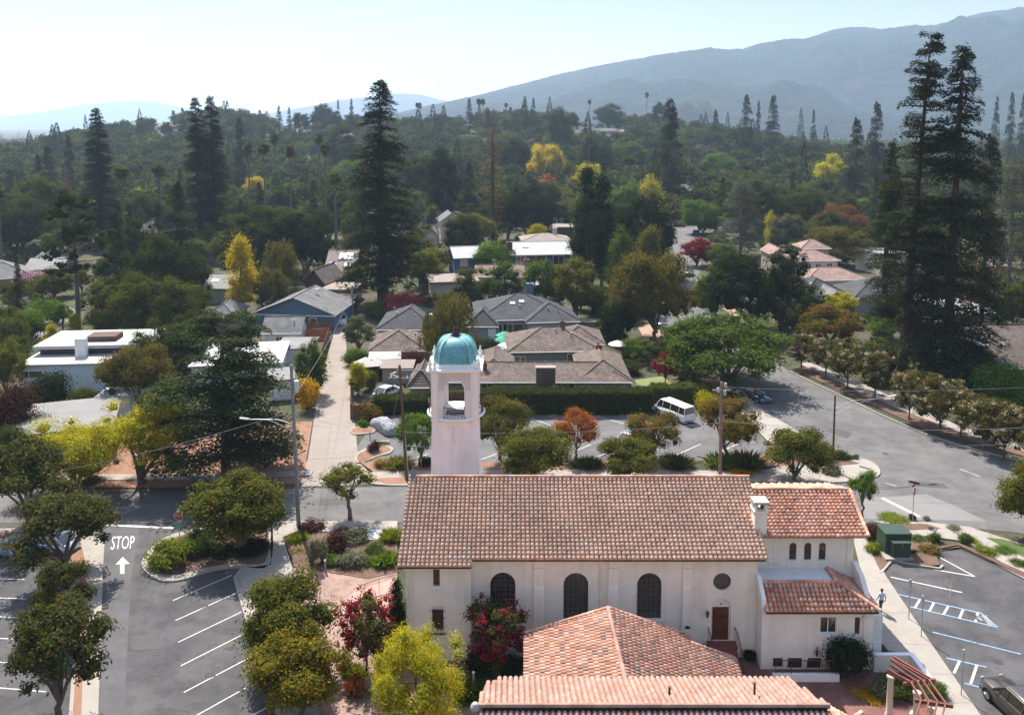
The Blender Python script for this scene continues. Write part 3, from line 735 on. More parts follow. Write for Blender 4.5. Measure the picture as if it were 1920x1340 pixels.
# ------------------------------------------------------------------ the church
church = thing('church', 'large cream stucco church with a long terracotta barrel-tile roof and three tall arched windows', 'church', (5, 58, 0), world=True)
XL, XR = -7.0, 16.3                      # nave outer walls
YW, YB, YBACK = 53.9, 53.45, 64.3        # front wall, projecting bay, rear wall
ZE, ZR, YR, YE = 7.27, 10.24, 59.16, 53.16
SL = (ZR - ZE) / (YR - YE)
def zroof(y): return ZR - abs(YR - y) * SL
w1 = arch_pts(-1.45, .23, 3.0, 5.97); w2 = arch_pts(3.43, 5.08, 2.69, 5.95); w3 = arch_pts(8.33, 9.96, 2.69, 5.94)
circ = [Vector((13.98 + .6 * math.cos(2 * math.pi * k / 28), 0, 5.33 + .6 * math.sin(2 * math.pi * k / 28))) for k in range(28)]
doorarch = arch_pts(13.34, 14.62, 1.18, 4.15)
mb = MB()
cut_wall(mb, -2.7, 16.3, 0, zroof(YW) - .12, YW, [w1, w2, w3, circ, doorarch], .24)
slit = [Vector((x, 0, z)) for x, z in ((-5.2, 5.3), (-4.77, 5.3), (-4.77, 6.44), (-5.2, 6.44))]
grw = [Vector((x, 0, z)) for x, z in ((-5.28, 2.16), (-4.54, 2.16), (-4.54, 3.66), (-5.28, 3.66))]
cut_wall(mb, XL, -2.7, 0, 6.98, YB, [slit, grw], .2)
mb.add([(-2.7, YB, 0), (-2.7, YW, 0), (-2.7, YW, 7.3), (-2.7, YB, 6.98)], [(0, 1, 2, 3)])
for x, yf in ((XL, YB), (XR, YW)):       # gable ends
    prof = [(yf, 0), (YBACK, 0), (YBACK, zroof(YBACK) - .12), (YR, ZR - .12), (yf, zroof(yf) - .12)]
    mb.add([(x, a, b) for a, b in prof], [tuple(range(5))])
mb.add([(XL, YBACK, 0), (XR, YBACK, 0), (XR, YBACK, zroof(YBACK) - .12), (XL, YBACK, zroof(YBACK) - .12)], [(0, 1, 2, 3)])
mb.build('wall', M_stucco, church)
for x0, x1 in ((1.45, 2.15), (6.39, 7.05), (11.33, 11.96)):      # stepped pilasters
    m = MB(); m.box((x0, YW - .30, 0), (x1, YW + .02, 5.0)); m.box((x0 + .002, YW - .22, 5.0), (x1 - .002, YW + .02, 6.35)); m.box((x0 + .004, YW - .14, 6.35), (x1 - .004, YW + .02, 7.0))
    m.add([(x0, YW - .30, 5.0), (x1, YW - .30, 5.0), (x1, YW - .22, 5.1), (x0, YW - .22, 5.1)], [(0, 1, 2, 3)]); m.build('pilaster', M_stucco, church)
leadmat = plain('lead_came', (.24, .21, .185), .7)
for k, wv in enumerate((w1, w2, w3)):
    fr = MB(); n = len(wv); cx = (wv[0].x + wv[1].x) / 2
    for i in range(n):
        a, b = wv[i], wv[(i + 1) % n]; fr.tube([(a.x, YW + .20, a.z), (b.x, YW + .20, b.z)], .035, 5)
    fo = fr.build('window', M_wood, church); pane('pane', fo, wv, YW + .23)
    br = MB()
    for j in range(1, 5): x = wv[0].x + (wv[1].x - wv[0].x) * j / 5; zt = wv[2].z + .0; br.tube([(x, YW + .21, wv[0].z), (x, YW + .21, zt + (.55 if 1 < j < 4 else .3))], .012, 4)
    for j in range(1, 9):
        z = wv[0].z + j * .33; br.tube([(wv[0].x, YW + .21, z), (wv[1].x, YW + .21, z)], .01, 4)
    br.build('lead_bars', leadmat, fo)
    sl = MB(); sl.box((wv[0].x - .12, YW - .1, wv[0].z - .14), (wv[1].x + .12, YW + .02, wv[0].z - .002)); sl.build('sill', M_trim, church)
ro = MB()
for i in range(28): a, b = circ[i], circ[(i + 1) % 28]; ro.tube([(a.x, YW + .19, a.z), (b.x, YW + .19, b.z)], .04, 5)
ro = ro.build('round_window', M_wood, church); pane('pane', ro, circ, YW + .22, M_leaded)
f = MB(); f.box((-5.2, YB + .12, 5.3), (-4.77, YB + .19, 6.44)); f = f.build('slit_window', M_wood, church)
s = MB(); s.box((-5.32, YB - .1, 5.14), (-4.65, YB + .02, 5.298)); s.build('sill', M_trim, church)
f = MB(); f.box((-5.28, YB + .12, 2.16), (-4.54, YB + .19, 3.66)); f = f.build('grilled_window', M_wood, church)
g = MB()
for j in range(5): x = -5.26 + .175 * j; g.tube([(x, YB - .1, 2.0), (x, YB - .1, 3.9)], .014, 5)
for z in (2.02, 2.55, 3.1, 3.6): g.tube([(-5.45, YB - .1, z), (-4.37, YB - .1, z)], .014, 5); g.tube([(-5.44, YB - .1, z), (-5.44, YB + .02, z)], .012, 4); g.tube([(-4.38, YB - .1, z), (-4.38, YB + .02, z)], .012, 4)
g.box((-5.45, YB - .16, 1.96), (-4.37, YB + .01, 1.985)); g.build('iron_grille', M_blackiron, f)
# door, arch panel, steps
d = MB(); d.box((13.42, YW + .10, 1.18), (14.50, YW + .17, 3.48))
for zz in (1.3, 1.85, 2.4, 2.95):
    for xx in (13.5, 13.99): d.box((xx, YW + .07, zz), (xx + .42, YW + .102, zz + .45))
d = d.build('door', M_wood, church); h = MB(); h.lathe([(.03, 0), (.045, .03), (.03, .06)], (14.42, YW + .05, 2.2), 10); h.build('handle', M_chrome, d)
a = MB(); a.add([Vector((p.x, YW + .15, p.z)) for p in arch_pts(13.34, 14.62, 1.18, 4.15)], [tuple(range(17))]); a.build('door_recess', M_stucco, church)
b = MB(); b.lathe([(.06, 0), (.06, .03)], (0, 0, 0), 12); b = b.build('entrance_lamp', plain('bluish_lamp', (.15, .2, .4), .3), church)
for v in b.data.vertices: v.co = (13.97 + v.co.x, YW + .11 - v.co.z, 3.72 + v.co.y)
st = MB()
for i in range(8): st.box((13.15, YW - .9 - .3 * i, 0), (14.85, YW - .9 - .3 * (i - 1) + .001 * i, 1.16 - .145 * i - .0))
st.box((13.05, YW - .62, 0), (14.95, YW + .0, 1.17)); st.build('front_steps', plain('red_painted_steps', (.20, .065, .05), .8), church)
for x in (13.1, 14.9):
    r_ = MB(); r_.tube([(x, YW - .05, 2.15), (x, YW - .9, 2.1), (x, YW - 3.1, 1.0)], .03, 6)
    for j in range(9):
        t = j / 8; yy = YW - .1 - 3.0 * t; zt = 2.13 if yy > YW - .9 else 2.1 - (YW - .9 - yy) * .5; r_.tube([(x, yy, max(.0, zt - 1.05)), (x, yy, zt)], .018, 5)
    r_.build('stair_railing', M_iron, church)
def lantern(x, y, z, parent):
    m = MB(); m.lathe([(.03, .42), (.09, .36), (.13, .28)], (x, y, z), 8); m.lathe([(.10, .27), (.07, .0), (.02, -.06)], (x, y, z), 8); m.tube([(x, y, z + .4), (x, y + .1, z + .46), (x, y + .24, z + .4)], .02, 5); return m.build('wall_lantern', M_iron, parent)
lantern(13.02, YW - .2, 2.95, church)
v = MB(); v.add([(11.67 + .19 * math.cos(math.pi * k / 10), YW - .31, 2.2 + .22 * math.sin(math.pi * k / 10)) for k in range(11)], [tuple(range(11))]); v.build('wall_vent', M_blackiron, church)
# nave roof
tile_roof('roof', church, [(XL - .46, YE, ZE), (XR + .36, YE, ZE), (XR + .8, YR, ZR), (XL - .38, YR, ZR)], (XL - .46, YE, ZE), (XR + .36, YE, ZE), M_tile, seed=5)
zb = ZE - .24; yb = YE - .24 / SL
tile_roof('bay_roof', church, [(XL - .47, yb, zb), (-2.62, yb, zb), (-2.62, YE + .02, ZE + .012), (XL - .46, YE + .02, ZE + .012)], (XL - .47, yb, zb), (-2.62, yb, zb), M_tile, seed=6)
tile_roof('rear_roof', church, [(XL - .4, YBACK + .7, zroof(YBACK + .7)), (XR + .4, YBACK + .7, zroof(YBACK + .7)), (XR + .8, YR, ZR), (XL - .38, YR, ZR)], (XR, YBACK + .7, zroof(YBACK + .7)), (XL, YBACK + .7, zroof(YBACK + .7)), M_tile_red, w=.6, row=.63, r=.2, seed=7)
cap_row('ridge_cap', church, (XL - .38, YR, ZR + .06), (XR + .8, YR, ZR + .06), M_tile_red)
e = MB(); e.box((-2.6, YE + .03, ZE - .16), (XR + .3, YE + .15, ZE - .09)); e.box((XL - .4, yb + .03, zb - .16), (-2.66, yb + .15, zb - .09))
e.add([(XL - .1, YW, zroof(YW) - .14), (XR + .2, YW, zroof(YW) - .14), (XR + .2, YE + .1, ZE - .1), (XL - .1, YE + .1, ZE - .1)], [(0, 1, 2, 3)]); e.build('gutter', plain('dark_gutter', (.05, .03, .026), .6), church)
for x, yy, zt in ((5.9, YW, 7.0), (XL + .1, YB, 6.8)):
    dp = MB(); dp.box((x - .16, yy - .2, zt - .35), (x + .16, yy - .02, zt - .1)); dp.tube([(x, yy - .1, zt - .3), (x, yy - .1, .2)], .055, 8); dp.build('downpipe', M_stucco, church)
# finial on the west end of the ridge
fi = MB(); fx = XL - .12
fi.lathe([(.24, 0), (.26, .12), (.17, .2), (.22, .3), (.12, .42), (.15, .52), (.05, .62), (.02, .8), (.012, 1.9)], (fx, YR, ZR + .02), 14); fi.tube([(fx - .12, YR, ZR + .5), (fx - .12, YR, ZR + 1.7)], .012, 5); fi.tube([(fx + .14, YR + .1, ZR + .5), (fx + .14, YR + .1, ZR + 1.9)], .012, 5)
fi.build('ridge_finial', plain('lead_finial', (.2, .21, .24), .5, .3), church)
# chancel (lower, set back, three small arched windows)
YC, CZE, CYE, CZR, CX1 = 55.6, 7.87, 55.0, 9.30, 23.35
csl = (CZR - CZE) / (YR - CYE)
cw = [arch_pts(a, b, 5.95, 7.18, 12) for a, b in ((18.95, 19.44), (19.97, 20.46), (20.97, 21.45))]
mb = MB(); cut_wall(mb, XR + .02, CX1, 0, 7.98, YC, cw, .18)
mb.add([(CX1, YC, 0), (CX1, 62.4, 0), (CX1, 62.4, 7.9), (CX1, YR, CZR - .1), (CX1, YC, 7.98)], [(0, 1, 2, 3, 4)]); mb.box((XR + .05, 62.2, 0), (CX1 - .01, 62.4, 7.9)); mb.build('chancel_wall', M_stucco, church)
for q in cw:
    fr = MB(); n = len(q)
    for i in range(n): fr.tube([(q[i].x, YC + .14, q[i].z), (q[(i + 1) % n].x, YC + .14, q[(i + 1) % n].z)], .03, 4)
    fo = fr.build('chancel_window', M_wood, church); pane('pane', fo, q, YC + .16)
    sl = MB(); sl.box((q[0].x - .08, YC - .07, q[0].z - .1), (q[1].x + .08, YC + .02, q[0].z - .002)); sl.build('sill', M_trim, church)
tile_roof('chancel_roof', church, [(16.72, CYE, CZE), (24.05, CYE, CZE), (24.35, YR, CZR), (16.72, YR, CZR)], (16.72, CYE, CZE), (24.05, CYE, CZE), M_tile_red, seed=8)
tile_roof('chancel_rear_roof', church, [(16.72, 62.9, CZR - 3.74 * csl), (24.05, 62.9, CZR - 3.74 * csl), (24.35, YR, CZR), (16.72, YR, CZR)], (24.05, 62.9, CZR - 3.74 * csl), (16.72, 62.9, CZR - 3.74 * csl), M_tile_red, w=.6, row=.63, r=.2, seed=9)
cap_row('chancel_ridge_cap', church, (16.75, YR, CZR + .06), (24.37, YR, CZR + .06), M_tile_red)
cap_row('verge_cap', church, (24.05, CYE, CZE + .05), (24.35, YR, CZR + .05), M_tile_red)
dp = MB(); dp.tube([(22.9, YC - .08, 7.8), (22.9, YC - .08, 5.5)], .05, 8); dp.box((22.8, YC - .2, 7.45), (23.0, YC - .01, 7.65)); dp.tube([(16.9, YC - .06, 6.6), (17.6, YC - .06, 5.75), (18.6, YC - .06, 5.6)], .04, 6); dp.build('downpipe', M_stucco, church)
# chimney at the foot of the nave gable
ch = MB(); ch.box((16.38, 55.1, 7.0), (17.2, 55.95, 9.55)); ch.box((16.3, 55.02, 9.55), (17.28, 56.03, 9.66))
for x in (16.36, 17.04):
    for y in (55.08, 55.8): ch.box((x, y, 9.66), (x + .17, y + .17, 10.14))
c_ = ch.build('chimney', M_stucco, church)
m = MB(); m.box((16.26, 54.98, 10.14), (17.32, 56.07, 10.3)); m.build('chimney_cap', plain('chimney_slab', (.36, .35, .31), .9), c_)
m = MB()
for x in (16.6, 16.95): m.lathe([(.11, 0), (.12, .2), (.1, .34)], (x, 55.5, 9.66), 10)
m.build('flue', M_iron, c_)
# wing with hipped tile roof and flat roof behind it
WX0, WX1, WY = 16.32, 23.6, 52.6
win = [Vector((x, 0, z)) for x, z in ((20.12, 2.5), (21.19, 2.5), (21.19, 3.63), (20.12, 3.63))]
slot = [Vector((x, 0, z)) for x, z in ((22.37, 2.42), (22.73, 2.42), (22.73, 3.62), (22.37, 3.62))]
gl = [[Vector((x, 0, z)) for x, z in ((a, zb_), (b, zb_), (b, .8), (a, .8))] for a, b, zb_ in ((17.12, 17.78, .12), (18.09, 19.04, .04), (19.39, 20.32, .04))]
mb = MB(); cut_wall(mb, WX0, WX1, -.9, 4.25, WY, [win, slot] + gl, .16)
mb.add([(WX0, WY, -.9), (WX0, YC + .3, -.9), (WX0, YC + .3, 5.35), (WX0, 53.7, 5.35), (WX0, WY, 4.5)], [(0, 1, 2, 3, 4)])
mb.add([(WX1, WY, -.9), (WX1, 56, -.9), (WX1, 56, 4.25), (WX1, WY, 4.25)], [(0, 1, 2, 3)])
mb.build('wing_wall', M_stucco, church)
pp = MB(); pp.extrude([(WX0 - .12, 52.35, 4.35), (WX0 - .12, 53.7, 5.3), (WX0 - .12, 55.5, 5.4), (WX0 - .12, 55.5, 5.95), (WX0 - .12, 53.6, 5.95), (WX0 - .12, 52.35, 5.0)], (.26, 0, 0)); pp.build('parapet', M_trim, church)
fo = MB(); fo.box((20.12, WY + .08, 2.5), (21.19, WY + .1, 2.56)); fo.box((20.12, WY + .08, 3.57), (21.19, WY + .1, 3.63)); fo.box((20.62, WY + .08, 2.56), (20.68, WY + .1, 3.57)); fo.box((20.12, WY + .08, 2.56), (20.17, WY + .1, 3.57)); fo.box((21.14, WY + .08, 2.56), (21.19, WY + .1, 3.57))
fo = fo.build('wing_window', M_white, church); pane('pane', fo, win, WY + .11)
s = MB(); s.box((20.0, WY - .1, 2.34), (21.3, WY + .02, 2.498)); s.build('sill', M_trim, church)
fo = pane('slot_window', church, slot, WY + .14, M_wood)
for q in gl: pane('basement_window', church, q, WY + .14, plain('dark_basement_door', (.05, .018, .014), .4))
lantern(19.9, WY - .22, 1.1, church)
wt = [(WX0 + .02, 52.1, 4.29), (23.75, 52.1, 4.29), (21.55, 53.7, 5.34), (WX0 + .02, 53.7, 5.34)]
tile_roof('wing_roof', church, wt, wt[0], wt[1], M_tile_red, seed=11)
ws = [(23.75, 52.1, 4.29), (23.75, 55.55, 4.29), (21.55, 55.55, 5.34), (21.55, 53.7, 5.34)]
tile_roof('wing_side_roof', church, ws, ws[0], ws[1], M_tile_red, seed=12)
cap_row('hip_cap', church, (23.72, 52.12, 4.33), (21.55, 53.7, 5.4), M_tile_red); cap_row('wing_ridge_cap', church, (WX0 + .2, 53.72, 5.38), (21.5, 53.72, 5.38), M_tile_red); cap_row('side_ridge_cap', church, (21.55, 53.75, 5.38), (21.55, 55.5, 5.38), M_tile_red)
fr = MB(); fr.box((WX0 + .14, 53.78, 5.2), (21.45, YC - .01, 5.32)); fr.build('flat_roof', plain('white_membrane', (.74, .74, .73), .8, var=.06), church)
g = MB(); g.box((WX0 + .1, 52.12, 4.12), (23.7, 52.24, 4.2)); g.build('wing_gutter', MATS['dark_gutter'], church)
bt = MB(); bt.extrude([(23.3, 53.2, 0), (23.3, YC, 0), (23.3, YC, 5.9), (23.3, 54.4, 5.5), (23.3, 53.2, 4.5)], (.32, 0, 0)); bt.build('buttress', M_stucco, church)
an = MB(); an.box((23.62, 52.95, 0), (24.35, 57, 3.5)); an.build('service_annex', plain('bluish_white_wall', (.66, .7, .72), .7), church)
dp = MB(); dp.tube([(22.95, WY - .08, 4.1), (22.95, WY - .08, 2.0)], .045, 8); dp.box((22.85, WY - .16, 3.5), (23.05, WY, 3.7)); dp.build('downpipe', M_stucco, church)
# area well in front of the basement windows
aw = MB(); aw.box((16.75, 51.3, -.1), (21.0, 51.55, .5)); aw.build('area_wall', M_trim, church)
r_ = MB(); r_.tube([(16.95, 51.45, 1.4), (20.75, 51.45, 1.4)], .03, 6); r_.tube([(20.75, 51.45, 1.4), (20.6, 52.5, 1.8)], .03, 6)
for j in range(24): x = 16.95 + 3.8 * j / 23; r_.tube([(x, 51.45, .45), (x, 51.45, 1.4)], .03 if j % 6 == 0 else .013, 5)
for j in range(6): t = j / 5; r_.tube([(20.75 - .15 * t, 51.45 + 1.05 * t, .1 + .4 * t), (20.75 - .15 * t, 51.45 + 1.05 * t, 1.4 + .4 * t)], .018, 5)
r_.build('area_railing', M_iron, church)
# low white wall round the side steps
lw = thing('low_wall', 'low white stucco wall turning a corner beside the concrete path', 'wall', (24.2, 53, 0), world=True)
m = MB(); m.box((23.62, 52.3, 0), (26.0, 52.52, 1.15)); m.box((25.99, 49.9, 0), (26.22, 52.52, 1.15)); m.build('wall_body', M_stucco, lw)
m = MB(); m.box((23.6, 52.26, 1.15), (26.26, 52.56, 1.22)); m.box((25.95, 49.86, 1.15), (26.26, 52.262, 1.218)); m.build('coping', M_trim, lw)

# ------------------------------------------------------------------ parish hall in the foreground
hall = thing('parish_hall', 'low hall in the foreground under two joined terracotta tile roofs', 'hall', (6, 45, 0), world=True)
HZ, HX = 5.11, 6.06
fl = [(.84, 51, 3.42), (.72, 43.6, 3.42), (6.25, 43.6, HZ), (HX, 51, HZ)]
tile_roof('left_roof', hall, fl, fl[1], fl[0], M_tile_mix, seed=21)
frr = [(11.3, 51, 3.22), (11.2, 50.25, 3.25), (13.95, 50.25, 2.24), (13.5, 43.6, 2.24), (6.25, 43.6, HZ), (HX, 51, HZ)]
tile_roof('right_roof', hall, frr, frr[2], frr[3], M_tile_mix, seed=22)
cap_row('ridge_cap', hall, (HX, 51.02, HZ + .05), (6.25, 43.6, HZ + .05), M_tile_pale)
cap_row('left_verge_cap', hall, (.84, 51, 3.46), (HX, 51, HZ + .04), M_tile_red); cap_row('right_verge_cap', hall, (HX, 51, HZ + .04), (11.3, 51, 3.27), M_tile_red); cap_row('lower_verge_cap', hall, (11.2, 50.25, 3.28), (13.95, 50.25, 2.28), M_tile_red)
m = MB(); m.prism([(1.3, 44), (13.0, 44), (13.3, 50.0), (11.0, 50.05), (11.0, 50.7), (1.4, 50.7)], 0, 2.15); m.extrude([(1.4, 50.7, 2.1), (11.0, 50.7, 2.1), (11.0, 50.7, 3.2), (HX, 50.7, HZ - .15), (1.4, 50.7, 3.45)], (0, -.2, 0)); m.build('wall', M_stucco, hall)
g = MB(); g.box((.70, 43.7, 3.25), (.84, 51, 3.36)); g.build('gutter', MATS['dark_gutter'], hall)
FZ, FY, EZ, EY = 6.5, 40.0, 5.2, 44.0
fn = [(-1.45, 43.3, 5.43), (-.95, 43.3, 5.43), (-.95, EY, EZ), (15.19, EY, EZ), (15.95, FY, FZ), (-1.72, FY, FZ)]
tile_roof('front_range_roof', hall, fn, (15.2, EY, EZ), (-.95, EY, EZ), M_tile_pale, w=.3, row=.36, r=.125, seed=23)
fs_ = [(-2.0, 36.2, 5.0), (16.6, 36.2, 5.0), (15.97, FY - .1, FZ - .2), (-1.75, FY - .1, FZ - .2)]
tile_roof('south_roof', hall, fs_, fs_[0], fs_[1], M_tile_pale, w=.3, row=.36, r=.125, seed=24)
m = MB(); m.box((-1.5, FY - .09, FZ - .35), (15.8, FY + .02, FZ - .03)); m.build('ridge_gap_shade', M_dark, hall)  # black strip painting the shade in the gap below the ridge
cap_row('front_ridge_cap', hall, (-1.7, FY, FZ + .03), (15.95, FY, FZ + .03), M_tile_pale, r=.12)
m = MB(); m.box((-1.2, 36.8, 0), (15.3, 43.2, 4.9)); m.build('front_range_wall', M_stucco, hall)
m = MB(); m.lathe([(.2, 0), (.25, .1), (.2, .25), (.12, .35)], (-1.85, FY - .05, FZ - .1), 14); m.build('ridge_end_ornament', plain('grey_ornament', (.4, .4, .38), .8), hall)
for x, y, hgt in ((8.2, 41.6, .42), (12.55, 41.35, .75)):
    z = FZ - (y - FY) * (FZ - EZ) / (EY - FY); m = MB(); m.lathe([(.07, 0), (.06, .05), (.06, hgt), (.085, hgt), (.085, hgt + .06)], (x, y, z), 10); m.build('vent_pipe', M_iron, hall)
    if hgt > .5: m = MB(); m.slab([(x - .4, y - .3, z + .12), (x + .4, y - .3, z + .12), (x + .4, y + .35, z - .09), (x - .4, y + .35, z - .09)], .02); m.build('vent_flashing', M_white, hall)
er = [(16.0, 42.2, 4.5), (17.0, 42.6, 4.5), (18.0, 40.5, 5.05), (16.05, 39.9, 5.05)]
tile_roof('porch_roof', hall, er, er[1], er[0], M_tile_red, seed=25)
er2 = [(18.25, 42.0, 4.55), (18.4, 39.5, 4.55), (17.9, 39.5, 5.0), (16.3, 39.6, 5.2), (17.9, 41.9, 5.0)]
tile_roof('porch_side_roof', hall, [(18.6, 41.9, 4.3), (18.6, 38.5, 4.3), (16.4, 38.5, 5.15), (17.3, 41.6, 4.9)], (18.6, 38.5, 4.3), (18.6, 41.9, 4.3), M_tile_red, seed=26)
cap_row('porch_hip_cap', hall, (18.5, 42.2, 4.5), (16.1, 39.9, 5.1), M_tile_red, r=.14)
m = MB(); m.box((15.4, 37.5, 0), (17.6, 41.2, 4.4)); m.build('porch_wall', M_stucco, hall)

# ------------------------------------------------------------------ bell tower
TX0, TX1, TY = -6.55, -2.73, 67.0
tw = thing('bell_tower', 'pale pink stucco bell tower with a turquoise tiled dome and ringed balcony', 'tower', ((TX0 + TX1) / 2, TY + 1.9, 0), world=True)
cx, cyy = (TX0 + TX1) / 2, TY + 1.9
def sq(cx, cy, hw, z, ch=0.0):
    if not ch: return [(cx - hw, cy - hw, z), (cx + hw, cy - hw, z), (cx + hw, cy + hw, z), (cx - hw, cy + hw, z)]
    k = hw - ch
    return [(cx - k, cy - hw, z), (cx + k, cy - hw, z), (cx + hw, cy - k, z), (cx + hw, cy + k, z), (cx + k, cy + hw, z), (cx - k, cy + hw, z), (cx - hw, cy + k, z), (cx - hw, cy - k, z)]
def zt(py): return Y(850, py, TY).z
zbal, zcor, zdome0, zdtop = zt(785), zt(697), zt(692), zt(640)
m = MB(); m.loft([sq(cx, cyy, 2.18, 0), sq(cx, cyy, 2.0, 6), sq(cx, cyy, 1.86, zbal - .3)], smooth=False); m.build('shaft', M_pinkstucco, tw)
hw = 1.84; z0, z1 = zbal - .28, zcor
# belfry: four corner piers, arched heads, open in the middle
ao = (-.78, .78); az1 = zt(714)
walls = MB()
for q in range(4):
    sub = MB(); cut_wall(sub, -hw, hw, z0, z1, -hw, [arch_pts(ao[0], ao[1], z0 + .12, az1)], .34)
    inner = MB(); cut_wall(inner, -hw + .34, hw - .34, z0, z1, -hw + .34, [arch_pts(ao[0], ao[1], z0 + .12, az1)], .0)
    for src in (sub, inner):
        c, s = math.cos(q * math.pi / 2), math.sin(q * math.pi / 2)
        walls.add([(cx + x * c - y * s, cyy + x * s + y * c, z) for x, y, z in src.v], src.f)
walls.build('belfry', M_pinkstucco, tw, recalc=False)
for q in range(4):
    c, s = math.cos(q * math.pi / 2), math.sin(q * math.pi / 2)
    for sx in (-1, 1):
        m = MB(); a_, b_ = sorted((sx * hw * 1.0, sx * (hw - .52))); m.box((a_ + (.001 if sx < 0 else 0), -hw - .07, z0), (b_, -hw + .02, z1 - .02))
        m.v = [(cx + x * c - y * s, cyy + x * s + y * c, z) for x, y, z in m.v]; m.build('corner_pier', M_pinkstucco, tw)
    # pierced lattice panel round the arch head
    bk = MB(); rp = arch_pts(ao[0] - .02, ao[1] + .02, zt(733), az1 + .02)[2:]
    for sgn in (1, -1):
        pts = [(0, -hw - .006, z1 - .1), (sgn * 1.3, -hw - .006, z1 - .1), (sgn * 1.3, -hw - .006, zt(733))] + [(sgn * abs(p.x), -hw - .006, p.z) for p in (rp if sgn > 0 else rp[::-1]) if p.x * sgn > -.01][:: 1 if sgn > 0 else 1]
        if sgn < 0: pts = pts[:3] + pts[3:]
        bk.add(pts, [tuple(range(len(pts)))])
    L = MB(); L.mi = 1; L.add(bk.v, bk.f); L.mi = 0; zz0 = zt(733)
    for i in range(15):
        for j in range(8):
            x = -1.24 + i * .178; z = zz0 + j * (z1 - .1 - zz0) / 7
            r_ = .80; zs = az1 - .78
            if (abs(x) < .9 and z < zs) or (x * x + max(0, z - zs) ** 2 < .93 ** 2 and z >= zs - .2): continue
            L.box((x - .055, -hw - .035, z - .055), (x + .055, -hw + .01, z + .055))
    ring = arch_pts(ao[0] - .07, ao[1] + .07, z0 + .4, az1 + .07)
    for i in range(1, len(ring) - 1): L.tube([(ring[i].x, -hw - .02, ring[i].z), (ring[i + 1].x, -hw - .02, ring[i + 1].z)], .06, 5)
    L.tube([(ring[0].x, -hw - .02, ring[0].z), (ring[-1].x, -hw - .02, ring[-1].z)], .06, 5)
    L.v = [(cx + x * c - y * s, cyy + x * s + y * c, z) for x, y, z in L.v]; L.build('lattice_panel', [M_pinkstucco, plain('painted_lattice_shade', (.55, .5, .48), .9)], tw)  # backing coloured darker to paint recess shade behind the lattice
m = MB(); m.box((cx - hw + .3, cyy - hw + .3, z0), (cx + hw - .3, cyy + hw - .3, z0 + .1)); m.build('belfry_floor', M_concrete, tw)
m = MB(); m.box((cx - hw + .3, cyy - hw + .3, z1 - .1), (cx + hw - .3, cyy + hw - .3, z1 - .02)); m.build('belfry_ceiling', M_pinkstucco, tw)
m = MB(); m.lathe([(.02, .5), (.14, .45), (.2, .2), (.3, 0)], (cx, cyy, z1 - .75), 16); m.tube([(cx, cyy, z1 - .3), (cx, cyy, z1 - .05)], .03, 6); m.build('bell', plain('bronze_bell', (.12, .09, .05), .4, .8), tw)
m = MB(); m.box((cx - .75, cyy - 1.1, z0 + .1), (cx + .75, cyy - .3, z0 + .55)); m.box((cx - .35, cyy - 1.25, z0 + .3), (cx + .1, cyy - 1.1, z0 + .6)); m.build('loudspeaker_box', plain('grey_box', (.2, .18, .17), .7), tw)
# round balcony
m = MB(); m.lathe([(1.9, -.42), (2.05, -.34), (2.35, -.12), (2.42, -.05), (2.42, .06), (2.3, .08)], (cx, cyy, zbal), 40); m.build('balcony', M_trim, tw)
m = MB()
for q in range(4):
    for k in range(8):
        a = -math.pi / 2 + q * math.pi / 2 + (k - 4) * .1; b = a + .1; R = 2.27
        m.tube([(cx + R * math.cos(a), cyy + R * math.sin(a), zbal + 1.0), (cx + R * math.cos(b), cyy + R * math.sin(b), zbal + 1.0)], .035, 5, cap=False)
        for j in range(2): aa = a + j * .05; m.tube([(cx + R * math.cos(aa), cyy + R * math.sin(aa), zbal + .05), (cx + R * math.cos(aa), cyy + R * math.sin(aa), zbal + 1.0)], .017, 4)
    for e in (-.4, .4):
        a = -math.pi / 2 + q * math.pi / 2 + e; R2 = 1.84 / math.cos(e)
        for zz in (zbal + 1.0, zbal + .1): m.tube([(cx + 2.27 * math.cos(a), cyy + 2.27 * math.sin(a), zz), (cx + R2 * math.cos(a), cyy + R2 * math.sin(a), zz)], .03, 5)
# keep the rail only outside the tower body (it runs into the piers)
m.build('balcony_rail', M_iron, tw)
# carved drop below the balcony
m = MB()
for i, (wz, zz) in enumerate(((.42, .75), (.34, .95), (.44, 1.2), (.36, 1.45), (.44, 1.7), (.3, 1.95), (.14, 2.15))):
    z = zbal - zz; m.lathe([(.01, -.11), (wz * .5, -.05), (wz * .5, .05), (.01, .11)], (cx, cyy - 1.9, z), 10)
m.build('carved_drop', M_pinkstucco, tw)
# cornice, dome, finials
m = MB(); m.loft([sq(cx, cyy, 1.86, zcor - .16), sq(cx, cyy, 2.05, zcor), sq(cx, cyy, 2.25, zcor + .08), sq(cx, cyy, 2.25, zcor + .2), sq(cx, cyy, 1.9, zcor + .24)], smooth=False); m.build('cornice', M_trim, tw)
zb0 = zcor + .23
m = MB(); m.loft([sq(cx, cyy, 1.68, zb0, .4), sq(cx, cyy, 1.62, zb0 + .3, .4), sq(cx, cyy, 1.58, zb0 + .33, .4)], smooth=False); m.build('dome_base', M_trim, tw)
dm, nt, b = nodes_of('turquoise_scale_tile')
tc = nt.nodes.new('ShaderNodeTexCoord'); sp = nt.nodes.new('ShaderNodeSeparateXYZ'); nt.links.new(tc.outputs['UV'], sp.inputs[0])
wv = nt.nodes.new('ShaderNodeTexBrick'); nt.links.new(tc.outputs['UV'], wv.inputs[0]); wv.offset = .5
wv.inputs['Color1'].default_value = (.05, .27, .31, 1); wv.inputs['Color2'].default_value = (.10, .37, .40, 1); wv.inputs['Mortar'].default_value = (.30, .52, .52, 1)
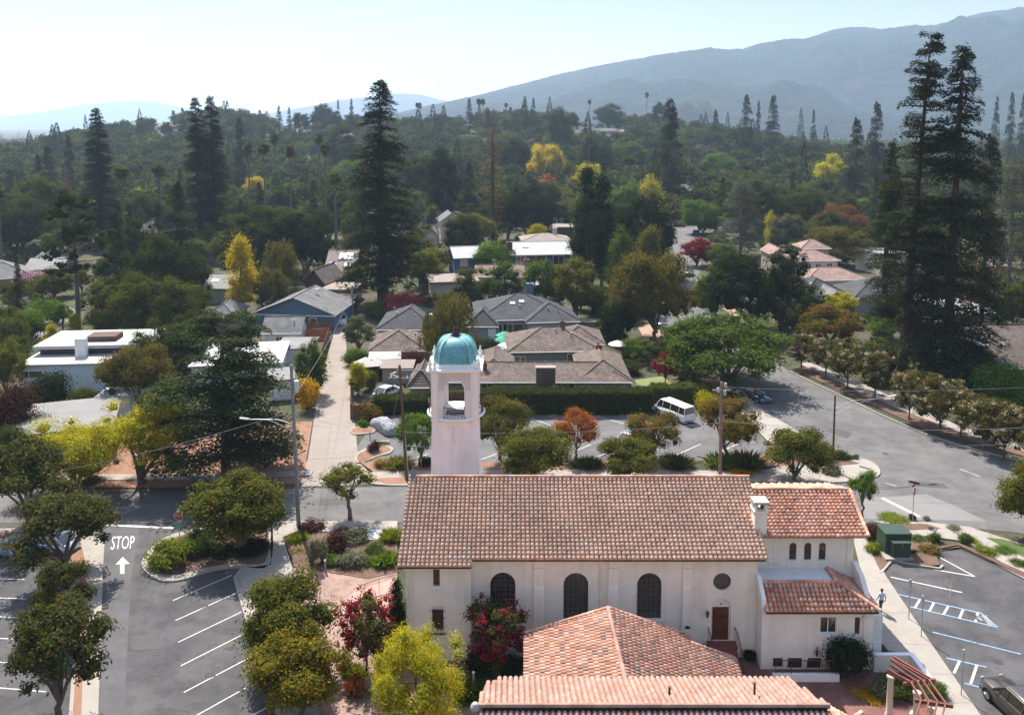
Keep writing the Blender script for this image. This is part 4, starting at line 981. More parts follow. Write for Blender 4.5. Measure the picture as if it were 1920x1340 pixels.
wv.inputs['Scale'].default_value = 1.0; wv.inputs['Brick Width'].default_value = .22; wv.inputs['Row Height'].default_value = .17; wv.inputs['Mortar Size'].default_value = .014; wv.inputs['Mortar Smooth'].default_value = .4
nn = noise(nt, 1.2, 5, .7); rr = ramp(nt, [(.75,) * 3, (1.25,) * 3], [.3, .7]); nt.links.new(nn.outputs[0], rr.inputs[0]); nt.links.new(mixc(nt, wv.outputs[0], rr.outputs[0], 1.0, 'MULTIPLY'), b.inputs['Base Color'])
b.inputs['Roughness'].default_value = .45; bump(nt, b, wv.outputs[1], .5, .03)
zd = zb0 + .33; H = zdtop - zd; rings = []
for t in np.linspace(0, 1, 15):
    a = t * math.pi / 2; hwid = 1.55 * (math.cos(a) ** .62) * (1 + .0 * t) + .12; rings.append(sq(cx, cyy, hwid, zd + H * math.sin(a) ** 1.02, hwid * .26))
m = MB(); m.loft(rings); o = m.build('dome', dm, tw, recalc=False)
uv = o.data.uv_layers.new(name='UVMap')
for p in o.data.polygons:
    n = p.normal; horiz = Vector((-n.y, n.x, 0)); horiz = horiz.normalized() if horiz.length > 1e-4 else Vector((1, 0, 0))
    for li in p.loop_indices:
        v = o.data.vertices[o.data.loops[li].vertex_index].co - Vector((cx, cyy, zd))
        uv.data[li].uv = (v.dot(horiz), v.z + .35 * (1 - abs(n.z)) * 0 + (1.55 - math.hypot(v.x, v.y)) * .6)
m = MB()
for q in range(8):
    vs_ = [Vector(r[q]) for r in rings]; m.tube([p + (p - Vector((cx, cyy, p.z))) * .01 for p in vs_], .05, 5)
m.build('dome_ribs', plain('pale_turquoise', (.3, .48, .46), .6), tw)
m = MB(); m.lathe([(.42, 0), (.46, .12), (.3, .2), (.34, .36), (.22, .5), (.26, .62), (.16, .78), (.08, .88), (.03, 1.0), (.02, 1.5)], (cx, cyy, zdtop - .08), 16); m.build('dome_finial', plain('dark_bronze', (.06, .04, .04), .5, .4), tw)
for sx in (-1, 1):
    for sy in (-1, 1):
        m = MB(); m.lathe([(.17, 0), (.2, .1), (.12, .2), (.19, .42), (.15, .58), (.07, .7), (.09, .8), (.02, 1.0)], (cx + sx * 1.95, cyy + sy * 1.95, zcor + .2), 10); m.build('corner_finial', M_trim, tw)
        m = MB(); m.lathe([(.12, 0), (.15, .1), (.08, .2), (.14, .42), (.04, .7)], (cx + sx * 1.6, cyy + sy * 1.95, zcor + .2), 8); m.build('small_finial', M_trim, tw)
# ------------------------------------------------------------------ ground, roads, markings
xs = np.concatenate([np.linspace(-8500, -520, 40), np.linspace(-500, 460, 100), np.linspace(490, 8500, 40)])
ys = np.concatenate([np.linspace(-60, 290, 24), np.linspace(300, 1100, 100), np.linspace(1120, 12500, 60)])
GX, GY = np.meshgrid(xs, ys); GZ = hill_z(GX, GY) - .03
V = np.stack([GX, GY, GZ], -1).reshape(-1, 3); nx = len(xs); ny = len(ys)
me = bpy.data.meshes.new('ground'); me.from_pydata(V.tolist(), [], [(j * nx + i, j * nx + i + 1, (j + 1) * nx + i + 1, (j + 1) * nx + i) for j in range(ny - 1) for i in range(nx - 1)])
me.materials.append(M_earth); me.polygons.foreach_set('use_smooth', [True] * len(me.polygons)); tag(link('ground', me), kind='structure')

def sheet(name, px, mat, z=0.0, th=.02):
    m = MB(); m.prism([tuple(P(x, y, z))[:2] for x, y in px], z - th, z); return structure(name, m, mat)
def kerbed(name, px, mat, z=.12): return sheet(name, px, mat, z, z + .02)
def smooth_px(pts, n=6):
    "rounded outline through the given photo points"
    out = []; k = len(pts)
    for i in range(k):
        p0, p1, p2, p3 = (np.array(pts[(i + j - 1) % k], float) for j in range(4))
        for t in np.linspace(0, 1, n, endpoint=False):
            out.append(tuple(.5 * ((2 * p1) + (-p0 + p2) * t + (2 * p0 - 5 * p1 + 4 * p2 - p3) * t ** 2 + (-p0 + 3 * p1 - 3 * p2 + p3) * t ** 3)))
    return out
def lines(name, segs, w, mat, z):
    m = MB()
    for a, b in segs:
        a, b = P(*a, z), P(*b, z); d = (b - a).normalized(); s = Vector((-d.y, d.x, 0)) * w / 2
        m.prism([tuple((a + s))[:2], tuple((b + s))[:2], tuple((b - s))[:2], tuple((a - s))[:2]], z - .003, z)
    return structure(name, m, mat)

# main street, side street, lots
m = MB(); m.prism([(-160, 73.0), (-19, 73.35), (30, 73.6), (36.6, 73.3), (44.3, 71.5), (52, 67), (90, 58), (90, 96), (38, 83.4), (30, 81.6), (-10, 81.2), (-32, 80.0), (-60, 78.5), (-160, 74)], -.02, .0)
m.prism([(-160, 73.0), (-160, 79.9), (-60, 80.6), (-32, 80.3), (-60, 78.5)], -.02, -.001); structure('main_street', m, M_asphalt)
sheet('side_street', [(1640, 905), (1600, 860), (1509, 817), (1470, 795), (1420, 768), (1372, 735), (1330, 700), (1290, 660), (1252, 625), (1238, 600), (1250, 575), (1262, 545), (1268, 510), (1262, 465), (1256, 425), (1312, 425), (1318, 465), (1312, 510), (1322, 560), (1350, 590), (1400, 640), (1480, 696), (1584, 746), (1738, 817), (1920, 868), (2200, 950), (2200, 1040), (1900, 985)], M_asphalt, .004)
sheet('concrete_crossing', [(1613, 934), (1738, 926), (1800, 952), (1850, 977), (1745, 974), (1622, 972)], M_asphalt_pale, .008)
lines('stop_line', [((1654, 933), (1724, 968))], .4, M_paint, .012)
lines('faded_lane_mark', [((1800, 879), (1838, 893)), ((1660, 905), (1682, 911))], .18, plain('worn_paint', (.3, .29, .28), .9, var=.3, scale=3), .008)
sheet('parking_lot', [(690, 868), (665, 845), (690, 806), (720, 782), (760, 776), (940, 780), (1000, 776), (1220, 760), (1330, 772), (1400, 790), (1447, 838), (1425, 862), (930, 868), (800, 872), (740, 868)], M_asphalt, .004)
sheet('alley', [(566, 912), (690, 908), (690, 884), (672, 862), (657, 700), (648, 640), (652, 600), (664, 560), (640, 556), (632, 600), (622, 640), (600, 715), (577, 862), (560, 890)], M_alley, .006)
sheet('left_drive', [(30, 655), (105, 622), (150, 585), (130, 575), (60, 610), (20, 640)], M_asphalt_pale, .004)
m = MB(); pl = [tuple(P(*q))[:2] for q in ((330, 985), (440, 1000), (455, 1075), (482, 1236), (522, 1400), (535, 1500))]
m.prism([(-90, 73.1), (-30, 73.2)] + pl + [(-14, 36), (-90, 36)], -.02, -.004); structure('church_lot', m, M_asphalt_new)
sheet('pale_lane', [(196, 985), (262, 985), (245, 1090), (232, 1345), (222, 1500), (178, 1500), (183, 1345), (193, 1071), (196, 1020)], blotchy('worn_asphalt', [(.08, .078, .079), (.12, .116, .117)], .5, .9, 18, .15, .15), .001)
sheet('right_lot', [(1655, 1075), (1672, 1050), (1766, 1066), (1758, 1030), (1797, 1022), (1920, 1083), (2150, 1160), (2150, 1500), (1960, 1500), (1885, 1400), (1840, 1340)], M_asphalt_new, .004)
lines('right_lot_lines', [((1670, 1081), (1804, 1110)), ((1756, 1041), (1828, 1080)), ((1828, 1080), (1751, 1067))], .13, M_paint, .009)
z2_ = lambda x, y: (1280 + x / 2.792, 860 + y / 2.792)
lines('accessible_bay_lines', [(z2_(1130, 708), z2_(1560, 805)), (z2_(1560, 805), z2_(1650, 880)), (z2_(1650, 880), z2_(1190, 772)), (z2_(1310, 905), z2_(1770, 1020)), (z2_(1380, 1040), z2_(1590, 1088)), (z2_(1475, 1172), z2_(1580, 1200))], .12, M_bluepaint, .009)
lines('access_aisle_hatching', [(z2_(1243, 733), z2_(1215, 780)), (z2_(1315, 752), z2_(1290, 798)), (z2_(1390, 770), z2_(1365, 815)), (z2_(1468, 788), z2_(1448, 835)), (z2_(1546, 803), z2_(1541, 818)), (z2_(1536, 840), z2_(1532, 852)), (z2_(1450, 1055), z2_(1420, 1120)), (z2_(1540, 1078), z2_(1508, 1175))], .16, M_paint, .0135)
z4_ = lambda x, y: (x / 2.792, 860 + y / 2.792)
lines('church_lot_lines', [(z4_(905, 740), z4_(1215, 607)), (z4_(917, 845), z4_(1238, 700)), (z4_(933, 958), z4_(1265, 799)), (z4_(947, 1081), z4_(1278, 914)), (z4_(963, 1220), z4_(1328, 1027)), (z4_(1030, 1340), z4_(1352, 1160)), (z4_(1320, 1340), z4_(1402, 1298)),
      (z4_(-60, 624), z4_(130, 630)), (z4_(-60, 724), z4_(150, 732)), (z4_(-60, 822), z4_(240, 838)), (z4_(-60, 1058), z4_(100, 1070)), (z4_(-60, 1192), z4_(240, 1217)), (z4_(-60, 935), z4_(150, 945))], .095, M_paint, .005)
lines('lane_stop_line', [((200, 983.5), (326, 989.5))], .32, M_paint, .006)
lot = [((995, 784), (1034, 797)), ((1117, 780), (1186, 798)), ((1177, 775), (1200, 783)), ((1109, 797), (1121, 800)), ((1112, 860), (1134, 850)), ((1262, 855), (1314, 832)), ((1324, 859), (1382, 832)), ((1076, 846), (1108, 833)), ((766, 862), (802, 851)), ((902, 861), (932, 850)), ((1195, 858), (1245, 836)), ((705, 826), (730, 826)), ((835, 860), (872, 846)), ((905, 782), (950, 799))]
lines('parking_lot_lines', lot, .12, M_paint, .009)
# cracks and sealed seams
def wander(a, b, n, amp, seed):
    rng = random.Random(seed); a = Vector(a).to_3d(); b = Vector(b).to_3d(); d = (b - a).normalized(); s = Vector((-d.y, d.x, 0)); off = 0; out = []
    for i in range(n + 1):
        off += rng.uniform(-amp, amp); out.append(a.lerp(b, i / n) + s * off)
    return out
m = MB()
for i, (a, b) in enumerate([((780, 690), (790, 760)), ((880, 780), (888, 860)), ((775, 1160), (950, 1090)), ((800, 1305), (1000, 1290)), ((900, 980), (945, 1055)), ((690, 740), (760, 800)), ((1000, 700), (930, 780))]):
    q = wander(P(*z4_(*a), .004), P(*z4_(*b), .004), 9, .25, i)
    for p0, p1 in zip(q[:-1], q[1:]):
        s = Vector((-(p1 - p0).y, (p1 - p0).x, 0)).normalized() * .025; m.prism([tuple(p0 + s)[:2], tuple(p1 + s)[:2], tuple(p1 - s)[:2], tuple(p0 - s)[:2]], .001, .0035)
structure('tar_crack', m, plain('tar', (.03, .03, .032), .7))
m = MB()
for i, (a, b) in enumerate([((1375, 620), (1400, 700)), ((1430, 625), (1395, 720)), ((1510, 945), (1560, 965))]):
    q = wander(P(*z2_(*a), .01), P(*z2_(*b), .01), 8, .22, 40 + i)
    for p0, p1 in zip(q[:-1], q[1:]):
        s = Vector((-(p1 - p0).y, (p1 - p0).x, 0)).normalized() * .03; m.prism([tuple(p0 + s)[:2], tuple(p1 + s)[:2], tuple(p1 - s)[:2], tuple(p0 - s)[:2]], .005, .0095)
structure('pale_crack', m, plain('crack_filler', (.12, .112, .095), .9))

# lane lettering
def text_mesh(s, size=1.0, ext=.0):
    c = bpy.data.curves.new('lettering', 'FONT'); c.body = s; c.size = size; c.extrude = ext; c.align_x = 'CENTER'; c.align_y = 'CENTER'; c.resolution_u = 3
    o = bpy.data.objects.new('lettering', c); COL.objects.link(o); dg = bpy.context.evaluated_depsgraph_get(); me = bpy.data.meshes.new_from_object(o.evaluated_get(dg)); bpy.data.objects.remove(o); bpy.data.curves.remove(c); return me
def ground_text(name, s, a, b, c, z, mat):
    "a: lower-left, b: lower-right, c: upper-left of the lettering, photo pixels"
    A, B, C = P(*a, z), P(*b, z), P(*c, z); me = text_mesh(s); xs_ = [v.co.x for v in me.vertices]; ys_ = [v.co.y for v in me.vertices]
    x0, x1, y0, y1 = min(xs_), max(xs_), min(ys_), max(ys_)
    for v in me.vertices: v.co = A + (B - A) * ((v.co.x - x0) / (x1 - x0)) + (C - A) * ((v.co.y - y0) / (y1 - y0))
    me.materials.clear(); me.materials.append(mat); return tag(link(name, me), kind='structure')
ground_text('stop_lettering', 'STOP', z4_(578, 474), z4_(700, 470), z4_(588, 405), .006, M_paint)
m = MB(); az = lambda x, y: tuple(P(*z4_(x, y), .006))[:2]
m.prism([az(628, 600), az(651, 600), az(652, 545)], .0025, .006); m.prism([az(628, 600), az(652, 545), az(629, 545)], .0024, .0059); m.prism([az(605, 552), az(680, 548), az(642, 512)], .0026, .0061); structure('lane_arrow', m, M_paint)
z7 = lambda x, y: (1660 + x / 4.785, 1060 + y / 4.785)
ground_text('no_parking_lettering', 'PARKING', z7(925, 535), z7(862, 447), z7(968, 530), .0135, M_paint)
ground_text('no_lettering', 'NO', z7(855, 495), z7(815, 460), z7(880, 485), .0135, M_paint)

# kerbed islands, pavements, planting beds
kerbed('lot_island', [(150, 1500), (180, 1500), (184, 1345), (193, 1071), (196, 1015), (150, 992), (60, 988), (-150, 996), (-150, 1018), (40, 1018), (105, 1060), (128, 1120), (140, 1200), (128, 1345), (110, 1500)], M_concrete)
sheet('island_bed', [(120, 1500), (140, 1500), (152, 1345), (164, 1071), (150, 1010), (60, 996), (-150, 1004), (-150, 1012), (40, 1012), (110, 1055), (134, 1120), (146, 1200), (136, 1345)], M_mulch, .135, .03)
kerbed('stop_island_kerb', smooth_px([(266, 1062), (272, 1040), (300, 1012), (340, 996), (420, 982), (470, 978), (508, 978), (505, 1058), (450, 1062), (400, 1068), (340, 1086), (296, 1086)], 4), M_concrete)
sheet('stop_island_bed', smooth_px([(284, 1056), (292, 1032), (330, 1006), (400, 992), (470, 986), (500, 986), (497, 1052), (440, 1055), (380, 1064), (330, 1076), (298, 1074)], 4), M_bark, .14, .03)
kerbed('church_walkway', [(437, 1082), (450, 1064), (508, 1058), (508, 976), (745, 976), (745, 1004), (690, 1000), (560, 994), (530, 1006), (548, 1063), (560, 1095), (600, 1345), (640, 1500), (560, 1500), (520, 1345), (482, 1236)], M_concrete)
lines('walkway_joint', [((443, 1100), (556, 1080)), ((455, 1140), (562, 1120)), ((470, 1190), (575, 1165)), ((500, 1290), (590, 1270)), ((508, 1000), (530, 1002)), ((600, 978), (598, 996)), ((680, 978), (682, 998))], .03, plain('joint', (.16, .14, .12), .9), .123)
m = MB()
q = [P(*p, .12) for p in ((446, 1078), (463, 1120), (484, 1200), (505, 1280), (528, 1370))]
for a, b in zip(q[:-1], q[1:]):
    s = Vector((.18, .07, 0)); m.prism([tuple(a)[:2], tuple(b)[:2], tuple(b + s)[:2], tuple(a + s)[:2]], .1, .22)
structure('kerb', m, M_concrete)
M_paver = bricks('brick_paver', (.32, .205, .165), (.26, .175, .145), (.19, .135, .11), 1.0, .42, .21, .014, rot=.35)
m = MB(); m.prism([tuple(P(*q, .12))[:2] for q in ((548, 1064), (745, 1070), (760, 1345), (790, 1500), (640, 1500), (600, 1345), (560, 1095))], 0, .118); m.prism([(-9.0, 53.3), (-9, 40), (-1.3, 40), (-1.3, 44), (1.2, 44), (1.2, 53.8), (-2.7, 53.8)], -.02, .06); structure('brick_plaza', m, M_paver)
M_paver2 = bricks('dark_brick_paver', (.22, .10, .08), (.18, .085, .07), (.12, .07, .06), 1.0, .42, .21, .014, rot=.2)
m = MB(); m.prism([(13.2, 46.2), (26.0, 46.2), (26.0, 50), (23.6, 52.5), (14, 53.8), (13.2, 51)], -.02, .02); structure('brick_court', m, M_paver2)
m = MB(); m.prism([(15.5, 45.75), (24.5, 45.75), (24.5, 46.2), (15.5, 46.2)], -.02, .09); structure('brick_edging', m, bricks('edge_brick', (.42, .24, .17), (.36, .2, .15), (.28, .2, .16), 1.0, .2, .5, .02))
m = MB(); m.prism([(16, 43), (18.2, 43), (18.4, 45.74), (16, 45.74)], -.02, .03); structure('lawn', m, M_lawn)
m = MB(); m.prism([(18.3, 42), (19.7, 42), (19.7, 45.74), (18.45, 45.74)], -.02, .05); structure('path', m, M_concrete)
m = MB(); m.prism([(19.75, 40), (26.5, 40), (25.9, 46.1), (19.75, 45.74)], -.02, .04); structure('pergola_bed', m, M_bark)
sheet('planting_bed', [(532, 1008), (560, 996), (690, 1002), (745, 1006), (745, 1072), (690, 1084), (640, 1076), (552, 1062)], M_bark, .15, .04)
m = MB(); m.prism([tuple(P(*q, .3))[:2] for q in ((662, 1112), (741, 1084), (741, 1150), (655, 1150))], 0, .36); m.prism([tuple(P(*q, .2))[:2] for q in ((646, 1128), (662, 1112), (655, 1150), (640, 1152))], 0, .24); structure('pink_steps', m, plain('pink_concrete', (.5, .25, .21), .85, var=.08))
sheet('gravel_patch', [(640, 1000), (690, 990), (742, 998), (742, 1010), (650, 1012)], plain('white_gravel', (.62, .62, .62), 1, var=.25, scale=9), .165, .04)
kerbed('right_pavement', [(1620, 975), (1742, 978.5), (1817, 987), (1920, 1020), (2050, 1062), (2050, 1112), (1920, 1077), (1810, 1014), (1740, 1004), (1628, 1006), (1660, 1077), (1745, 1204), (1840, 1341), (1885, 1405), (1930, 1500), (1860, 1500), (1760, 1345), (1700, 1262), (1650, 1200), (1640, 1150), (1612, 1060), (1595, 990)], M_concrete)
lines('pavement_joint', [((1640, 1090), (1668, 1089)), ((1645, 1150), (1708, 1147)), ((1660, 1205), (1748, 1208)), ((1700, 1262), (1786, 1263)), ((1740, 1318), (1822, 1316)), ((1738, 979), (1740, 1003)), ((1805, 987), (1790, 1010)), ((1860, 1002), (1846, 1032))], .03, MATS['joint'], .123)
sheet('verge_lawn', [(1849, 1007), (1880, 1010), (1930, 1024), (2050, 1064), (2050, 1085), (1925, 1046), (1885, 1026)], M_lawn, .14, .03)
sheet('corner_bed', [(1625, 1008), (1700, 1000), (1742, 1007), (1752, 1029), (1762, 1058), (1740, 1060), (1672, 1047), (1650, 1068), (1632, 1030)], M_bark, .145, .04)
sheet('street_corner_bed', [(1622, 980), (1700, 981), (1740, 982), (1764, 990), (1700, 993), (1624, 996)], M_bark, .145, .03)
sheet('hedge_bed', [(1752, 1026), (1800, 1018), (1840, 1036), (1925, 1074), (2050, 1122), (2050, 1130), (1925, 1084), (1800, 1025), (1760, 1030)], M_bark, .15, .05)
m = MB()
for pts in ([(1652, 1072), (1672, 1049), (1720, 1058), (1762, 1064), (1768, 1058)], [(1757, 1030), (1797, 1022), (1860, 1052), (1925, 1085), (2050, 1130)]):
    q = [P(*p, .15) for p in pts]
    for a, b in zip(q[:-1], q[1:]):
        s = Vector((-(b - a).y, (b - a).x, 0)).normalized() * .09; m.prism([tuple(a + s)[:2], tuple(b + s)[:2], tuple(b - s)[:2], tuple(a - s)[:2]], 0, .15)
structure('lot_kerb', m, M_concrete)
# beyond the main street
sheet('shaded_mulch', [(-900, 905), (300, 914), (556, 906), (573, 888), (574, 862), (586, 790), (380, 790), (0, 830), (-900, 850)], M_mulch, .03)
m = MB(); m.prism([(-110, 82.6), (-33, 82.4), (-20.5, 83.6), (-20.5, 84.9), (-33, 83.8), (-110, 84)], -.02, .12); structure('far_pavement', m, M_concrete)
kerbed('far_corner_pavement', smooth_px([(688, 903), (694, 886), (760, 881), (1100, 880), (1400, 881), (1470, 872), (1560, 858), (1610, 858), (1640, 868), (1651, 886), (1630, 897), (1560, 904), (1480, 903), (1380, 901), (900, 905), (770, 909), (718, 908)], 3), M_concrete)
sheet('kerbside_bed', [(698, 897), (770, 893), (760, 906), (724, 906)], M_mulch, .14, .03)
sheet('painted_gutter_shade', [(770, 893), (1300, 890), (1300, 900), (770, 904)], M_bark, .14, .03)  # dark strip laid on the pavement edge, painting the gutter's shade
sheet('lot_bed', [(672, 864), (690, 866), (750, 864), (800, 867), (1420, 862), (1447, 836), (1475, 815), (1500, 822), (1560, 856), (1480, 872), (1330, 881), (1318, 863), (1292, 864), (1298, 881), (1100, 880), (760, 880), (700, 884)], M_mulch, .135, .03)
kerbed('lot_tip_island', smooth_px([(668, 850), (690, 838), (716, 832), (736, 838), (732, 848), (710, 854), (690, 862), (668, 866)], 4), M_concrete)
sheet('lot_tip_bed', smooth_px([(672, 851), (694, 841), (716, 835), (732, 840), (728, 846), (706, 852), (690, 860), (672, 864)], 4), M_mulch, .14, .03)
kerbed('lot_north_island', smooth_px([(656, 806), (664, 800), (690, 798), (703, 803), (700, 810), (680, 813), (662, 813)], 4), M_concrete)
sheet('lot_north_bed', smooth_px([(658, 807), (667, 801), (690, 800), (700, 804), (696, 809), (680, 811), (664, 811)], 4), M_mulch, .14, .03)
kerbed('side_pavement', [(1398, 742), (1418, 762), (1484, 800), (1512, 818), (1490, 824), (1455, 838), (1440, 826), (1400, 786), (1372, 764)], M_concrete)
sheet('corner_tip_bed', [(1480, 830), (1520, 826), (1590, 862), (1612, 868), (1560, 874), (1500, 862)], M_bark, .14, .03)
m = MB(); q = [P(*p, .25) for p in ((1612, 872), (1634, 878), (1628, 888), (1612, 893))]
for a, b in zip(q[:-1], q[1:]):
    s = Vector((-(b - a).y, (b - a).x, 0)).normalized() * .08; m.prism([tuple(a + s)[:2], tuple(b + s)[:2], tuple(b - s)[:2], tuple(a - s)[:2]], .1, .25)
structure('ramp_kerb', m, M_concrete)
kerbed('east_pavement', [(1488, 692), (1584, 736), (1740, 806), (1925, 856), (2200, 930), (2200, 905), (1925, 838), (1760, 790), (1600, 722), (1510, 680)], M_bark, .1)
sheet('east_path', [(1500, 682), (1600, 728), (1690, 768), (1790, 806), (1925, 848), (2200, 925), (2200, 910), (1925, 838), (1800, 798), (1700, 756), (1612, 716), (1515, 678)], M_concrete, .125, .03)
m = MB(); q = [P(*p, .15) for p in ((1480, 695), (1530, 719), (1584, 744), (1660, 780), (1738, 814), (1830, 842), (1925, 866), (2200, 944))]
for a, b in zip(q[:-1], q[1:]):
    s = Vector((-(b - a).y, (b - a).x, 0)).normalized() * .12; m.prism([tuple(a + s)[:2], tuple(b + s)[:2], tuple(b - s)[:2], tuple(a - s)[:2]], 0, .15)
structure('east_kerb', m, M_concrete)
sheet('garden_lawn', [(1190, 712), (1240, 705), (1275, 728), (1270, 742), (1205, 740)], plain('dry_lawn', (.17, .19, .07), 1, var=.2, scale=2), .02)
sheet('verge_dirt', [(1275, 700), (1330, 690), (1390, 745), (1372, 760), (1300, 735)], blotchy('pink_dirt', [(.3, .19, .14), (.38, .27, .2)], .5, 1, 10, .2, .2), .03)
sheet('front_lawn', [(1082, 580), (1120, 578), (1130, 604), (1090, 606)], M_lawn, .02)
sheet('front_path', [(1086, 597), (1122, 598), (1122, 604), (1088, 604)], M_concrete, .03)
sheet('street_dirt', [(1330, 560), (1352, 575), (1400, 612), (1430, 632), (1400, 610), (1360, 556)], MATS['pink_dirt'], .02)
sheet('front_drive', [(1196, 612), (1240, 604), (1252, 625), (1240, 650), (1210, 640)], MATS['pink_dirt'], .012)
M_patch = blotchy('patched_asphalt', [(.075, .072, .07), (.095, .091, .088)], .5, .9, 18, .15, .15)
sheet('asphalt_patch', [(1560, 800), (1600, 812), (1588, 822), (1548, 808)], M_patch, .0085); sheet('asphalt_patch', [(1700, 900), (1770, 906), (1780, 916), (1704, 910)], M_patch, .0085); sheet('asphalt_patch', [(600, 935), (655, 934), (656, 946), (598, 947)], M_patch, .0045); sheet('asphalt_patch', [(246, 1190), (300, 1188), (302, 1216), (246, 1218)], M_patch, .0045)
for x, y in ((1660, 850), (1440, 700), (420, 945), (1000, 812)):
    c = P(x, y, .009); m = MB(); m.prism([(c.x + .36 * math.cos(a), c.y + .36 * math.sin(a)) for a in np.linspace(0, 6.283, 20, endpoint=False)], .004, .0095); structure('manhole_cover', m, plain('cast_iron', (.06, .055, .05), .6))
m = MB()
for j, (x, y, r) in enumerate(((380, 1135, .5), (405, 1180, .35), (430, 1215, .45), (395, 1265, .5), (450, 1290, .4), (1135, 822, .5), (1250, 808, .4), (1350, 816, .5), (1820, 1150, .5), (1800, 1210, .45), (1870, 1240, .5), (60, 1120, .4), (40, 1190, .5), (70, 1260, .4))):
    c = P(x, y, .005); q = random.Random(j); m.prism([(c.x + r * q.uniform(.5, 1) * math.cos(a), c.y + r * .8 * q.uniform(.5, 1) * math.sin(a)) for a in np.linspace(0, 6.283, 14, endpoint=False)], .003, .0052)
structure('oil_stain', m, plain('oily_asphalt', (.05, .048, .048), .8, var=.3, scale=4))
# ------------------------------------------------------------------ houses
def shingle(name, c1, c2, rough=.9, patch=.25): return bricks(name, c1, c2, tuple(v * .55 for v in c1), 1.0, .34, .2, .012, rough, bmp=.5)
R_grey = shingle('charcoal_shingle', (.058, .058, .062), (.082, .082, .086)); R_lightgrey = shingle('grey_shingle', (.14, .138, .136), (.18, .176, .172))
R_brown = island('weathered_wood_shake', [(.26, .18, .14), (.36, .26, .21), (.2, .14, .115), (.42, .33, .28), (.3, .21, .165)], None, .95, .3, .5)
R_shake = bricks('brown_shake_sheet', (.14, .105, .086), (.23, .18, .148), (.05, .04, .032), 1.0, .3, .26, .03, .95, bmp=.8)
R_dkshake = bricks('dark_shake', (.15, .12, .105), (.2, .16, .14), (.07, .055, .05), 1.0, .3, .3, .03, .95, bmp=.8)
R_white = plain('white_roof', (.42, .41, .395), .8, var=.08, scale=.5); R_pale = plain('pale_grey_roof', (.2, .195, .185), .85, var=.12, scale=.4); R_beige = plain('beige_roof', (.25, .205, .175), .9, var=.12, scale=.4)
R_tilefar = bricks('small_clay_tile', (.33, .225, .18), (.42, .30, .25), (.16, .10, .08), 1.0, .3, .3, .05, .9, bmp=.8)
W_white = plain('white_siding', (.74, .73, .70), .8, var=.04); W_grey = plain('grey_siding', (.30, .31, .31), .85, var=.06); W_green = plain('grey_green_siding', (.17, .19, .17), .85, var=.08)
W_blue = plain('slate_blue_siding', (.10, .16, .22), .8, var=.08); W_deepblue = plain('deep_blue_siding', (.035, .09, .19), .8, var=.08); W_cream = plain('cream_wall', (.60, .52, .43), .9, var=.05); W_pink = plain('pinkish_wall', (.55, .44, .38), .9, var=.05)
W_brown = plain('brown_siding', (.11, .065, .045), .85, var=.15); W_tan = plain('tan_wall', (.35, .29, .23), .9, var=.08)
M_brick = bricks('dark_brick', (.13, .085, .07), (.18, .12, .10), (.10, .08, .07), 1.0, .25, .08, .012, .95)
